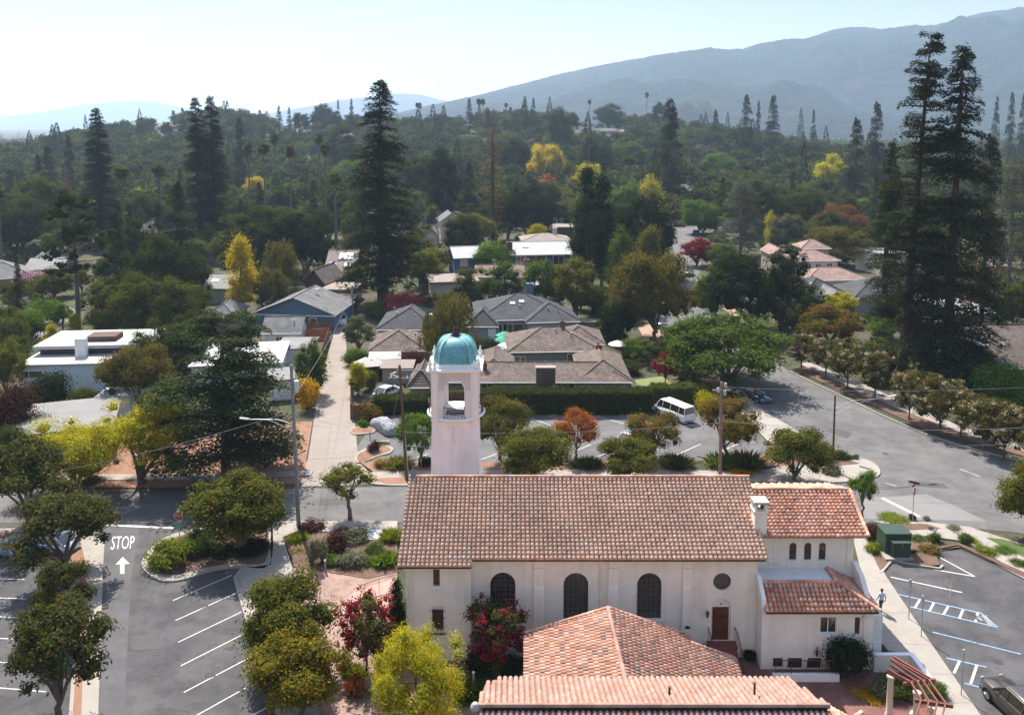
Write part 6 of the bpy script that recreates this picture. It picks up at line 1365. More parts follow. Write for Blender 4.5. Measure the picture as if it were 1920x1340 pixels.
    for fx in (-.6, .62):
        for sgn in (1, -1):
            wl = MB(); pts = [(rwh * .62, -.11), (rwh * .97, -.11), (rwh, -.07), (rwh, .07), (rwh * .97, .11), (rwh * .62, .11)]; wl.lathe(pts, (0, 0, 0), 20)
            wl.v = [(fx * l + x, sgn * (w - .10) + z, rwh + y) for x, y, z in wl.v]; wo = wl.build('wheel', M_rubber, t)
            ri = MB(); ri.lathe([(.06, .115), (rwh * .6, .10), (rwh * .63, .118)], (0, 0, 0), 16)
            for q in range(5): a = q * 1.2566; ri.tube([(0, 0, .12), (rwh * .6 * math.cos(a), rwh * .6 * math.sin(a), .118)], .035, 4)
            ri.v = [(fx * l + x, sgn * (w - .10 + z), rwh + y) for x, y, z in ri.v]; ri.build('rim', M_chrome if style in ('suv', 'roadster') else M_steel, wo)
            ar = MB(); ar.tube([(fx * l + (rwh + .04) * math.cos(q), sgn * (w + .0), rwh + (rwh + .04) * math.sin(q)) for q in np.linspace(.0, math.pi, 12)], .035, 5); ar.build('wheel_arch', M_dark, t)
    for sgn in (1, -1):
        hl = MB(); hl.lathe([(.02, -.04), (.15, 0), (.13, .04)], (0, 0, 0), 12); hl.v = [(l * .955 + z, sgn * w * .66 + x * 1.2, hood * .86 + y * .7) for x, y, z in hl.v]; hl.build('headlight', M_head, t)
        tl = MB(); tl.box((-l * .985 - .02, sgn * w * .8 - .1, belt * .72), (-l * .985 + .1, sgn * w * .8 + .1, belt * .72 + (.35 if style != 'sedan' else .16))); tl.build('tail_light', M_tail, t)
        mr = MB(); mr.lathe([(.01, -.1), (.1, -.05), (.11, .04), (.02, .1)], (.36 * l if style != 'van' else .66 * l, sgn * (w + .1), belt + .1), 8); mr.build('mirror', M, t)
    bp = MB(); bp.box((l * .93, -w * .8, .22), (l * 1.005, w * .8, .4)); bp.build('front_bumper', M_chrome if style in ('van', 'pickup') else M, t)
    bp = MB(); bp.box((-l * 1.012, -w * .84, .3), (-l * .95, w * .84, .48)); bp.build('rear_bumper', M_chrome if style in ('van', 'pickup') else M, t)
    lp = MB(); lp.box((-l * 1.018, -.26, .5), (-l * 1.0, .26, .64)); lp.build('number_plate', M_white, t)
    return t
def face(a, b):
    a, b = P(*a), P(*b); return math.atan2((b - a).y, (b - a).x)
# van: nose to the upper left, tail to the lower right
vn = P(1263, 782); car('white passenger van with a long row of dark side windows parked by the hedge', vn, face((1290, 792), (1232, 768)), (.78, .77, .74), 5.6, 2.0, 2.05, 'van', metal=0)
sv = P(1915, 1334); car('grey-brown sport utility car with silver roof rails beside the blue access bay', sv + Vector((-.35, -.3, 0)), face((1975, 1400), (1858, 1292)), (.10, .082, .07), 4.9, 1.95, 1.72, 'suv', metal=.6)
car('dark blue open-top roadster shaded by the big round street tree', P(1421, 748), face((1400, 733), (1442, 758)), (.05, .09, .14), 4.3, 1.8, 1.25, 'roadster', metal=.4)
car('white sedan in the side street beyond the round green tree', P(1323, 598), face((1322, 588), (1324, 604)), (.75, .75, .74), 4.8, 1.85, 1.45, metal=0)
car('dark green sport utility car half hidden by the trunk of the olive-leaved tree', P(1240, 612), face((1236, 600), (1246, 622)), (.03, .045, .05), 4.8, 1.9, 1.7, 'suv')
car('black car behind the dark green sport utility car on the dirt drive', P(1252, 628), face((1246, 618), (1262, 636)), (.02, .02, .022), 4.6, 1.85, 1.45)
car('silver car glinting through the tree beside the painted stalls', P(1178, 834), face((1195, 826), (1160, 846)), (.55, .58, .6), 4.7, 1.85, 1.45, metal=.6)
car('pale silver-blue sedan behind the west end of the clipped hedge', P(727, 742), face((700, 752), (762, 726)), (.6, .66, .72), 4.8, 1.85, 1.45, metal=.3)
car('white pickup truck at the top of the alley', P(640, 606), face((640, 585), (641, 612)), (.74, .74, .74), 5.2, 1.95, 1.85, 'pickup', metal=0)
car('light blue car under the large tree at the left edge', P(24, 1038), face((60, 1042), (-10, 1032)), (.28, .4, .6), 4.6, 1.85, 1.45)
car('silver-blue car behind the light blue car at the left edge', P(96, 1030), face((130, 1034), (70, 1027)), (.5, .55, .65), 4.6, 1.85, 1.45, metal=.5)
car('black pickup where the side street passes the maroon tree', P(1292, 516), face((1294, 508), (1290, 522)), (.02, .02, .022), 5.0, 1.9, 1.75, 'suv')
car('dark sedan parked further up the side street', P(1304, 440), face((1306, 436), (1302, 446)), (.03, .03, .035), 4.7, 1.85, 1.45)
car('white car at the far end of the side street', P(1274, 424), face((1266, 424), (1284, 424)), (.75, .75, .74), 4.7, 1.85, 1.45, metal=0)
# covered car
cc = thing('covered_car', 'car under a rumpled silver-grey dust cover at the corner of the lot', 'car', P(722, 806), face((742, 815), (704, 792)))
m = MB(); rings = []; rng = random.Random(4)
for sx, w_, h_ in ((-2.4, .55, .35), (-2.25, .9, .95), (-1.5, 1.0, 1.1), (-.9, .98, 1.45), (0, .96, 1.55), (.7, .98, 1.42), (1.3, 1.0, 1.08), (2.1, .94, .95), (2.35, .6, .4)):
    ring = []
    for k in range(13):
        a = math.pi * k / 12; j = rng.uniform(.93, 1.05); ring.append((sx + rng.uniform(-.04, .04), w_ * math.cos(a) * (1.0 if k in (0, 12) else j), .12 + max(0, h_ * (math.sin(a) ** .55) * j - .12)))
    rings.append(ring)
mv = plain('silver_cover', (.27, .275, .3), .55, var=.1, scale=3); q = noise(mv.node_tree, 2.2, 3, .6); bump(mv.node_tree, mv.node_tree.nodes['Principled BSDF'], q.outputs[0], 1.0, .35); m.loft(rings, True, True, False); m.build('dust_cover', mv, cc)
m = MB()
for fx in (-1.5, 1.5):
    for s in (-.85, .85): m.lathe([(.3, -.1), (.32, 0), (.3, .1)], (0, 0, 0), 14)
for i in range(len(m.v)):
    pass
whl = MB()
for fx in (-1.5, 1.5):
    w_ = MB(); w_.lathe([(.3, -.9), (.32, -.8), (.32, .8), (.3, .9)], (0, 0, 0), 14); w_.v = [(fx + x, z, .32 + y) for x, y, z in w_.v]; w_.build('wheel', M_rubber, cc)
mc = thing('motorcycle', 'dark motorcycle beside the wooden fence at the top of the alley', 'motorcycle', P(617, 634), 1.2)
for x in (-.7, .7):
    w_ = MB(); w_.tube([(x + .28 * math.cos(q), 0, .3 + .28 * math.sin(q)) for q in np.linspace(0, 6.2832, 17)], .06, 6, cap=False); w_.build('wheel', M_rubber, mc)
m = MB(); m.loft([[(x, -w_, z - h_), (x, w_, z - h_), (x, w_, z + h_), (x, -w_, z + h_)] for x, w_, z, h_ in ((-.8, .08, .75, .06), (-.3, .14, .72, .12), (.1, .17, .68, .22), (.4, .1, .85, .12))]); m.build('body', plain('motorcycle_black', (.03, .03, .035), .4), mc)
m = MB(); m.tube([(.7, 0, .3), (.45, 0, 1.0)], .03, 6); m.tube([(.4, -.35, 1.05), (.45, 0, 1.0), (.4, .35, 1.05)], .025, 6); m.build('fork', M_chrome, mc)

# ------------------------------------------------------------------ poles, lamps, wires, signs
def pole(label, x, yb, yt, mat, r0=.17, r1=.12, arms=(), lean=(0, 0), name='utility_pole', zoff=0.0, z0=.1):
    b = P(x, yb, z0); tp = Y(x + lean[0], yt, b.y); t = thing(name, label, 'utility pole' if name == 'utility_pole' else 'street lamp', b, world=True)
    m = MB(); m.tube([(b.x, b.y, z0 - .3), (b.x * .5 + tp.x * .5, b.y, z0 + (tp.z) * .5), (tp.x, b.y, tp.z)], [r0, (r0 + r1) / 2, r1], 10); m.build('pole', mat, t); return t, b, tp
def lamp_arm(t, root, head, mat=M_steel):
    root, head = Vector(root), Vector(head); d = head - root; m = MB(); m.tube([root, root + d * .35 + Vector((0, 0, .28 * d.length * .25)), root + d * .75 + Vector((0, 0, .12)), head], [.045, .04, .035, .03], 6); m.tube([root - Vector((0, 0, .6)), root + d * .5 + Vector((0, 0, .1)), root + d * .75 + Vector((0, 0, .11))], .025, 5); m.build('lamp_arm', mat, t)
    dd = d.normalized(); s = Vector((-dd.y, dd.x, 0)); hd = MB()
    hd.loft([[head + dd * a + s * w + Vector((0, 0, z)) for w, z in ((-ww, -.03), (ww, -.03), (ww * .6, .09), (-ww * .6, .09))] for a, ww in ((-.1, .06), (.1, .16), (.55, .17), (.78, .08))]); hd.build('lamp_head', plain('lamp_head_grey', (.55, .56, .58), .5), t)
tA, bA, pA = pole('tall weathered grey utility pole with a street lamp arm at the walkway corner', 560, 986, 684, M_greypole, .19, .13, lean=(-14, 0))
def along(b, tp, f): return Vector((b.x + (tp.x - b.x) * f, b.y, b.z + (tp.z - b.z) * f))
lamp_arm(tA, along(bA, pA, .635), Y(466, 786, bA.y - .0))
m = MB(); q = along(bA, pA, .87); m.lathe([(.22, 0), (.24, .08), (.24, .85), (.2, .95)], (q.x + .38, q.y, q.z - .45), 14); m.box((q.x + .1, q.y - .05, q.z), (q.x + .2, q.y + .05, q.z + .1)); m.build('transformer', plain('transformer_grey', (.5, .52, .54), .5), tA)
tB, bB, pB = pole('dark brown utility pole with crossarms beside the bell tower', 763, 900, 684, M_brownpole, .17, .13, lean=(-14, 0))
m = MB(); q = along(bB, pB, .97); m.box((q.x - .3, q.y - .06, q.z - .25), (q.x + 2.3, q.y + .06, q.z - .13)); q2 = along(bB, pB, .9); m.box((q2.x - 1.2, q2.y - .05, q2.z - .2), (q2.x + 1.3, q2.y + .05, q2.z - .1)); m.build('crossarm', M_greypole, tB)
for dx, dz in ((-.9, 0), (.7, -.1), (1.1, .1)):
    m = MB(); m.lathe([(.06, 0), (.09, .1), (.06, .2), (.03, .32)], (q2.x + dx, q2.y - .02, q2.z - .1 + dz), 8); m.build('insulator', M_white, tB)
m = MB(); m.tube([(q2.x - .2, q2.y - .1, q2.z), (q2.x - .9, q2.y - .3, q2.z + .35), (q2.x - .35, q2.y - .3, q2.z + .55)], .07, 8); m.build('cable_hood', M_white, tB)
m = MB(); m.tube([(bB.x + .2, bB.y - .05, .1), (pB.x + .28, bB.y - .05, pB.z * .62)], .05, 8); m.build('conduit', M_steel, tB)
tC, bC, pC = pole('brown utility pole rising behind the church ridge near the white van', 1350, 897, 716, plain('tan_pole', (.24, .16, .12), .9, var=.2, scale=3), .18, .13, lean=(3, 0))
m = MB(); m.box((pC.x - .9, pC.y - .06, pC.z - .9), (pC.x + .9, pC.y + .06, pC.z - .78)); m.build('crossarm', M_greypole, tC)
for dx, dz in ((-.35, -1.0), (.35, -.5), (.3, -1.3)):
    m = MB(); m.lathe([(.13, 0), (.16, .06), (.16, .4), (.1, .48)], (pC.x + dx, pC.y - .2, pC.z + dz), 10); m.build('switch_can', plain('switch_grey', (.4, .42, .45), .5), tC)
tD, bD, pD = pole('thin brown street lamp pole with a long arm at the kerb corner', 1561, 881, 741, M_brownpole, .12, .09, lean=(5, 0), name='street_lamp')
lamp_arm(tD, along(bD, pD, .82), Y(1668, 744, bD.y + 1.5))
tE, bE, pE = pole('leaning grey pole at the top of the alley beside the pickup', 661, 597, 535, M_greypole, .15, .12)
m = MB(); m.box((pE.x - 1.0, pE.y - .05, pE.z - .5), (pE.x + 1.0, pE.y + .05, pE.z - .38)); m.build('crossarm', M_greypole, tE)
for lb, x, yb, yt in (('thin grey pole right of the two-storey gabled house', 821, 460, 396), ('second thin pole left of the two-storey gabled house', 798, 462, 398), ('tall steel utility pole by the far end of the side street', 1259, 374, 318), ('slim steel pole in front of the yellow tree left of the giant redwoods', 1600, 352, 312)):
    tt, bb, pp_ = pole(lb, x, yb, yt, M_greypole, .16, .12)
    m = MB(); m.box((pp_.x - 1.1, pp_.y - .06, pp_.z - .7), (pp_.x + 1.1, pp_.y + .06, pp_.z - .56)); m.build('crossarm', M_greypole, tt)
def wire(label, a, b, sag, r=.014, n=14):
    a, b = Vector(a), Vector(b); m = MB(); m.tube([a.lerp(b, i / n) - Vector((0, 0, sag * 4 * (i / n) * (1 - i / n))) for i in range(n + 1)], r, 4); o = m.build('overhead_wire', plain('wire_grey', (.3, .3, .31), .6)); tag(o, label, 'wire', 'overhead wires')
aT = along(bA, pA, .82); wire('overhead wire from the grey lamp pole down to the left past the flat-tiered cedar', along(bA, pA, .72), Y(-20, 905, 74), .6)
wire('overhead wire from the grey lamp pole to the brown pole beside the bell tower', along(bA, pA, .70), along(bB, pB, .40), .3)
wire('lower cable from the grey lamp pole behind the bell tower', along(bA, pA, .42), along(bB, pB, .28), .3)
wire('overhead wire from the brown tower pole to the pole near the white van', along(bB, pB, .42), along(bC, pC, .58), .5)
wire('lower cable from the brown tower pole to the pole near the white van', along(bB, pB, .30), along(bC, pC, .36), .4)
wire('bright overhead wire running right from the van pole across the side street', along(bC, pC, .60), Y(2000, 797, 80), .7, .018)
wire('dark lower cable running right from the van pole across the side street', along(bC, pC, .36), Y(2000, 826, 80), .5)
wire('topmost wire running right from the van pole towards the redwoods', along(bC, pC, .95), Y(2000, 722, 84), .5)
wire('service wire dropping from the grey lamp pole beside the alley', along(bA, pA, .8), along(bE, pE, .9), 1.2)
wire('second service wire from the grey lamp pole up the alley', along(bA, pA, .66), P(620, 800, .2), .2)
wire('slack guy wire from the brown tower pole towards the hedge', along(bB, pB, .9), P(735, 800, .1), .1)
for i, (dx, lb) in enumerate(((0, 'thin distribution wire behind the skylight house'), (3, 'second distribution wire behind the skylight house'))): wire(lb, pE + Vector((dx * .3, 0, -.4)), Y(800 + dx, 402, 262), 1.5, .02)

def octagon(r): return [(r * math.cos(math.pi / 8 + k * math.pi / 4), r * math.sin(math.pi / 8 + k * math.pi / 4)) for k in range(8)]
M_red = plain('sign_red', (.42, .03, .035), .5, var=.06); M_signgreen = plain('sign_green', (.02, .22, .16), .5, var=.06); M_alu = plain('sign_aluminium', (.5, .5, .5), .5, .3)
def stop_sign(label, px, yb, rot, street=True, top=None, backs=False, blades=False):
    b = P(*px, .12); t = thing('stop_sign', label, 'sign', b, rot)
    m = MB(); m.tube([(0, 0, -.2), (0, 0, 3.15 if top is None else top)], .035, 8); m.build('post', M_steel, t)
    zc = 2.65; o = octagon(.40); f = MB(); f.extrude([(x, -.05, zc + z) for x, z in o], (0, .012, 0)); s = f.build('sign_plate', M_white, t)
    f = MB(); f.extrude([(x * .93, -.056, zc + z * .93) for x, z in o], (0, .005, 0)); f.build('red_face', M_red, s)
    me = text_mesh('STOP', .30, .002); 
    for v in me.vertices: v.co = (v.co.x, -.060 - v.co.z, zc + v.co.y)
    me.materials.clear(); me.materials.append(M_white); lt = link('lettering', me, s)
    f = MB(); f.extrude([(x, -.037, zc + z) for x, z in o], (0, .004, 0)); f.build('sign_back', M_alu, s)
    if street:
        f = MB(); f.box((-.42, -.06, 1.75), (.42, -.045, 1.98)); f.box((-.36, -.06, 1.5), (.36, -.045, 1.72)); f.build('street_name_plate', M_signgreen, t)
        for zz, s_, w_ in ((1.865, '', .7), (1.61, '', .6)):
            f = MB(); f.box((-w_ / 2, -.064, zz - .03), (w_ / 2, -.0605, zz - .01)); f.box((-w_ / 2, -.064, zz + .03), (w_ * .3, -.0605, zz + .045)); f.build('plate_marking', M_white, t)
    if blades:
        f = MB(); f.box((-.5, -.012, 3.18), (.5, .012, 3.38)); f.build('street_name_plate', plain('dark_plate', (.05, .02, .03), .6), t)
        f = MB(); f.box((-.012, -.45, 3.39), (.012, .45, 3.58)); f.build('cross_street_plate', MATS['dark_plate'], t)
    return t
stop_sign('red STOP sign with a green plate below it by the clipped juniper', (337, 1022), 0, 0.0)
stop_sign('red STOP sign seen almost edge-on at the corner by the limit line', (1711, 974), 0, rad(48), False, 3.4, True, True)
def sign_post(label, px, h, rot=0.35):
    b = P(*px, .12); t = thing('sign_post', label, 'sign', b, rot, 'sign posts along the accessible bays'); m = MB(); m.tube([(0, 0, -.1), (0, 0, h)], .035, 8); m.build('post', M_steel, t)
    m = MB(); m.box((-.016, -.15, h - .55), (-.0, .15, h - .05)); m.build('sign_plate', M_alu, t); m = MB(); m.lathe([(.045, 0), (.03, .05)], (0, 0, h), 8); m.build('post_cap', M_white, t); return t
sign_post('slim steel sign post farthest from the parked sport utility car, by the hatched bay', z2_(1183, 835), 2.95); sign_post('slim steel sign post in the middle, opposite the shadow of the church wing', z2_(1248, 927), 2.95); sign_post('slim steel sign post nearest the grey-brown sport utility car', z2_(1458, 1232), 2.95)
# electrical cabinets and bollards behind the lot
M_cab = plain('cabinet_green', (.035, .062, .042), .55, var=.08)
cbx = thing('electrical_cabinet', 'large dark green electrical cabinet in the bed beside the church', 'cabinet', P(1684, 1036, .15), world=True)
def cabinet(t, x0, y0, x1, y1, z0, z1):
    m = MB(); m.box((x0, y0, z0), (x1, y1, z1 - .12)); m.build('body', M_cab, t); m = MB(); m.box((x0 - .05, y0 - .05, z1 - .12), (x1 + .05, y1 + .05, z1)); m.build('lid', M_cab, t)
    m = MB(); m.box((x0 + .06, y0 - .03, z0 + .12), ((x0 + x1) / 2 - .02, y0 - .001, z1 - .25)); m.build('door', M_cab, t); m = MB(); m.box(((x0 + x1) / 2 + .02, y0 - .03, z0 + .12), (x1 - .06, y0 - .001, z1 - .25)); m.build('door', M_cab, t)
a_ = P(1659, 1040, .15); b_ = P(1707, 1040, .15); cabinet(cbx, a_.x, a_.y, b_.x, a_.y + 1.7, .15, 2.0)
cb2 = thing('electrical_cabinet', 'smaller green electrical cabinet on a concrete pad in front of the large one', 'cabinet', P(1690, 1050, .15), world=True)
a_ = P(1674, 1048, .15); b_ = P(1706, 1048, .15); cabinet(cb2, a_.x, a_.y, b_.x, a_.y + 1.0, .3, 1.55); m = MB(); m.box((a_.x - .7, a_.y - .25, .1), (b_.x + .2, a_.y + 1.1, .3)); m.build('pad', M_concrete, cb2)
def bollard(label, px, h=1.0, z=.15, r=.09):
    b = P(*px, z); t = thing('bollard', label, 'bollard', b); m = MB(); m.lathe([(r, -.1), (r, h - .1), (r * .9, h)], n=12); m.build('post', M_greypole, t); m = MB(); m.lathe([(r * 1.05, 0), (r * .8, .08), (r * .3, .12)], (0, 0, h), 12); m.build('cap', M_white, t); return t
bollard('grey concrete bollard in front of the green electrical cabinets', z2_(1147, 522), 1.2, r=.1)
bollard('dark path-light bollard among the shrubs by the brick plaza', (610, 1072), .95, .12)
bollard('white-capped path light beside the crape myrtle before the church wall', (888, 1288), 1.0, .06)
# wheel stops
for lb, a, b in (('concrete wheel stop right of the orange-red tree', (1093, 856), (1112, 861)), ('concrete wheel stop left of the van-side pole', (1308, 855), (1325, 859)), ('concrete wheel stop below the olive-leaved lot tree', (1236, 855), (1248, 858)), ('wheel stop in the hedge shadow left of the van', (1163, 778), (1178, 774)), ('wheel stop in the hedge shadow above the orange-red tree', (1098, 779), (1112, 776)), ('wheel stop in the hedge shadow at the left end of the row', (1030, 781), (1044, 778))):
    a, b = P(*a), P(*b); d = (b - a).normalized(); s = Vector((-d.y, d.x, 0)); m = MB(); m.loft([[p - s * .09, p - s * .06 + Vector((0, 0, .13)), p + s * .06 + Vector((0, 0, .13)), p + s * .09] for p in (a, b)], False); tag(m.build('wheel_stop', M_concrete), lb, 'wheel stop', 'wheel stops in the lot')
# handrails on the pink steps
def rail(label, pts, drop):
    t = thing('handrail', label, 'handrail', pts[0], world=True); m = MB(); m.tube(pts, .025, 6); m.build('top_rail', M_iron, t)
    for p in pts[1:-1] + [pts[-1]]:
        q = MB(); q.tube([p, (p[0], p[1], drop)], .022, 6); q.build('post', M_iron, t)
z8 = lambda x, y, z: tuple(P(440 + x / 4.364, 1040 + y / 4.364, z))
rail('upper rust-coloured handrail on the pink steps beside the church', [z8(1018, 250, 1.05), z8(1065, 238, 1.2), z8(1180, 195, 1.3), z8(1335, 155, 1.35)], .3)
rail('lower rust-coloured handrail on the pink steps beside the cypress', [z8(948, 412, 1.05), z8(1005, 395, 1.2), z8(1120, 352, 1.3), z8(1275, 312, 1.35)], .3)
# pergola over the right-hand garden
pg = thing('pergola', 'brown timber pergola on a cream column over the flower garden', 'pergola', P(1665, 1330), world=True)
zp = 2.6
def beam(a, b, w, h, name):
    a, b = Vector(a), Vector(b); d = (b - a).normalized(); s = Vector((-d.y, d.x, 0)) * w / 2; m = MB(); m.extrude([a - s, a + s, a + s + Vector((0, 0, h)), a - s + Vector((0, 0, h))], b - a); m.build(name, M_redwood, pg)
q7 = lambda x, y, z=zp: P(1660 + x / 4.785, 1060 + y / 4.785, z)
beam(q7(10, 960), q7(215, 1055), .12, .2, 'beam'); beam(q7(80, 840), q7(420, 1040), .12, .2, 'beam')
beam(q7(160, 1075), q7(445, 1040), .12, .2, 'beam'); beam(q7(262, 1222), q7(605, 1275), .12, .2, 'beam')
for a, b in (((20, 935), (215, 1050)), ((50, 895), (275, 1045)), ((50, 850), (325, 1035)), ((50, 840), (380, 1028)), ((228, 1050), (320, 1210)), ((285, 1048), (390, 1222)), ((335, 1040), (468, 1228)), ((388, 1030), (540, 1240)), ((320, 1212), (262, 1400)), ((390, 1224), (345, 1400)), ((468, 1230), (420, 1400)), ((540, 1242), (500, 1400))):
    beam(q7(*a, zp + .2), q7(*b, zp + .2), .08, .12, 'rafter')
for x, y in ((50, 985), (285, 1130), (420, 1260)):
    c = q7(x, y, zp); m = MB(); m.lathe([(.24, 0), (.24, .15), (.19, .25), (.17, 2.35), (.23, 2.45), (.23, zp)], (c.x, c.y, 0), 16); m.build('column', plain('cream_column', (.6, .5, .4), .8, var=.06), pg)
# gate lamp globe
gl_ = P(1712, 1338, .6); m = MB(); m.lathe([(.02, -.2), (.15, -.14), (.2, 0), (.15, .14), (.03, .2)], tuple(gl_), 14); m.tube([(gl_.x, gl_.y, 0), (gl_.x, gl_.y, .42)], .05, 8); tag(m.build('garden_globe', plain('globe_white', (.6, .65, .75), .3)), 'pale glass globe ornament on a stand below the pergola', 'ornament')
# ------------------------------------------------------------------ parasols, tents, fences
def parasol(label, px, z, r, mat):
    b = P(*px, z); t = thing('parasol', label, 'parasol', (b.x, b.y, 0)); m = MB(); m.lathe([(r, 0), (r * .55, .32), (.03, .62)], (0, 0, z - .35), 8, False); m.build('canopy', mat, t); m = MB(); m.tube([(0, 0, 0), (0, 0, z + .3)], .03, 6); m.build('pole', M_wood, t)
M_par = plain('parasol_green', (.03, .30, .19), .8); M_parw = plain('parasol_cream', (.62, .58, .5), .8)
parasol('bright green parasol farther back in the courtyard', (946, 624), 2.5, 1.5, M_par); parasol('bright green parasol nearer the brown hip roof', (944, 633), 2.4, 1.6, M_par); parasol('white parasol below the two green ones', (946, 645), 2.3, 1.5, plain('parasol_white', (.75, .78, .8), .8)); parasol('cream parasol in the garden right of the brown hip roof', (1158, 641), 2.4, 1.5, M_parw); parasol('small beige parasol top behind the long shake roof', (1022, 680), 2.9, 1.1, M_parw)
def tent(label, px, w, h):
    b = P(*px, 0); t = thing('canvas_tent', label, 'tent', b, .3); m = MB(); k = w / 2; m.add([(-k, -k, h * .65), (k, -k, h * .65), (k, k, h * .65), (-k, k, h * .65), (0, 0, h)], [(0, 1, 4), (1, 2, 4), (2, 3, 4), (3, 0, 4)]); m.build('canopy', M_parw, t)
    for x in (-k, k):
        for y in (-k, k): m = MB(); m.tube([(x, y, 0), (x, y, h * .65)], .03, 5); m.build('leg', M_steel, t)
tent('white canvas tent nearer the alley', (686, 708), 3.0, 3.0); tent('white canvas tent nearer the cottage', (708, 706), 3.0, 3.0)
def fence(label, pts, h, mat, name='wooden_fence', step=2.4):
    t = thing(name, label, 'fence', P(*pts[0]), world=True); q = [P(*p) for p in pts]
    for a, b in zip(q[:-1], q[1:]):
        d = b - a; n = max(1, round(d.length / step)); dn = d.normalized(); s = Vector((-dn.y, dn.x, 0)) * .03; m = MB(); k = max(1, int(d.length / .16))
        for i in range(k): p0, p1 = a + d * (i / k), a + d * ((i + .94) / k); m.prism([tuple(p0 + s)[:2], tuple(p1 + s)[:2], tuple(p1 - s)[:2], tuple(p0 - s)[:2]], 0, h + .02 * math.sin(i * 2.3))
        m.build('board_panel', mat, t)
        for i in range(n + 1): p = a + d * (i / n); m = MB(); m.box((p.x - .06, p.y - .06, 0), (p.x + .06, p.y + .06, h + .1)); m.build('post', mat, t)
M_fence = island('fence_board', [(.16, .08, .05), (.24, .13, .08), (.12, .07, .05)], None, .9); M_fenceo = island('orange_fence_board', [(.36, .13, .06), (.42, .18, .09)], None, .9)
fence('brown board fence along the west side of the alley', ((596, 702), (617, 636)), 2.0, M_fence); fence('orange-brown board fence beside the small white cottage', ((560, 640), (612, 636)), 1.9, M_fenceo); fence('dark board fence in front of the blue house', ((572, 624), (622, 622)), 1.8, M_fence)
fence('brown board fence at the end of the clipped hedge by the alley', ((658, 722), (658, 786), (700, 786)), 1.8, M_fence); fence('dark board fence behind the courtyard of the long shake house', ((1010, 676), (1090, 676)), 1.9, M_fence); fence('grey board fence right of the central redwood', ((785, 536), (830, 530)), 1.9, island('grey_board', [(.14, .13, .13), (.2, .19, .19)], None, .9)); fence('brown fence behind the mauve oleander and date palm', ((1700, 660), (1840, 700)), 1.8, M_fence)
# small box sign / meter by the flat grey house
mb_ = P(272, 752); m = MB(); m.box((mb_.x - .9, mb_.y, 0), (mb_.x + .9, mb_.y + .4, 1.6)); bx = tag(m.build('utility_box', W_white), 'white slatted utility box among the dark shrubs behind the grey flat roof', 'utility box')
# little post by the lot tip island
lp_ = P(694, 824, .13); m = MB(); m.tube([(lp_.x, lp_.y, 0), (lp_.x, lp_.y, 1.1)], .05, 7); tag(m.build('marker_post', M_iron), 'short rust-coloured marker post on the kerbed tip of the parking lot', 'post')

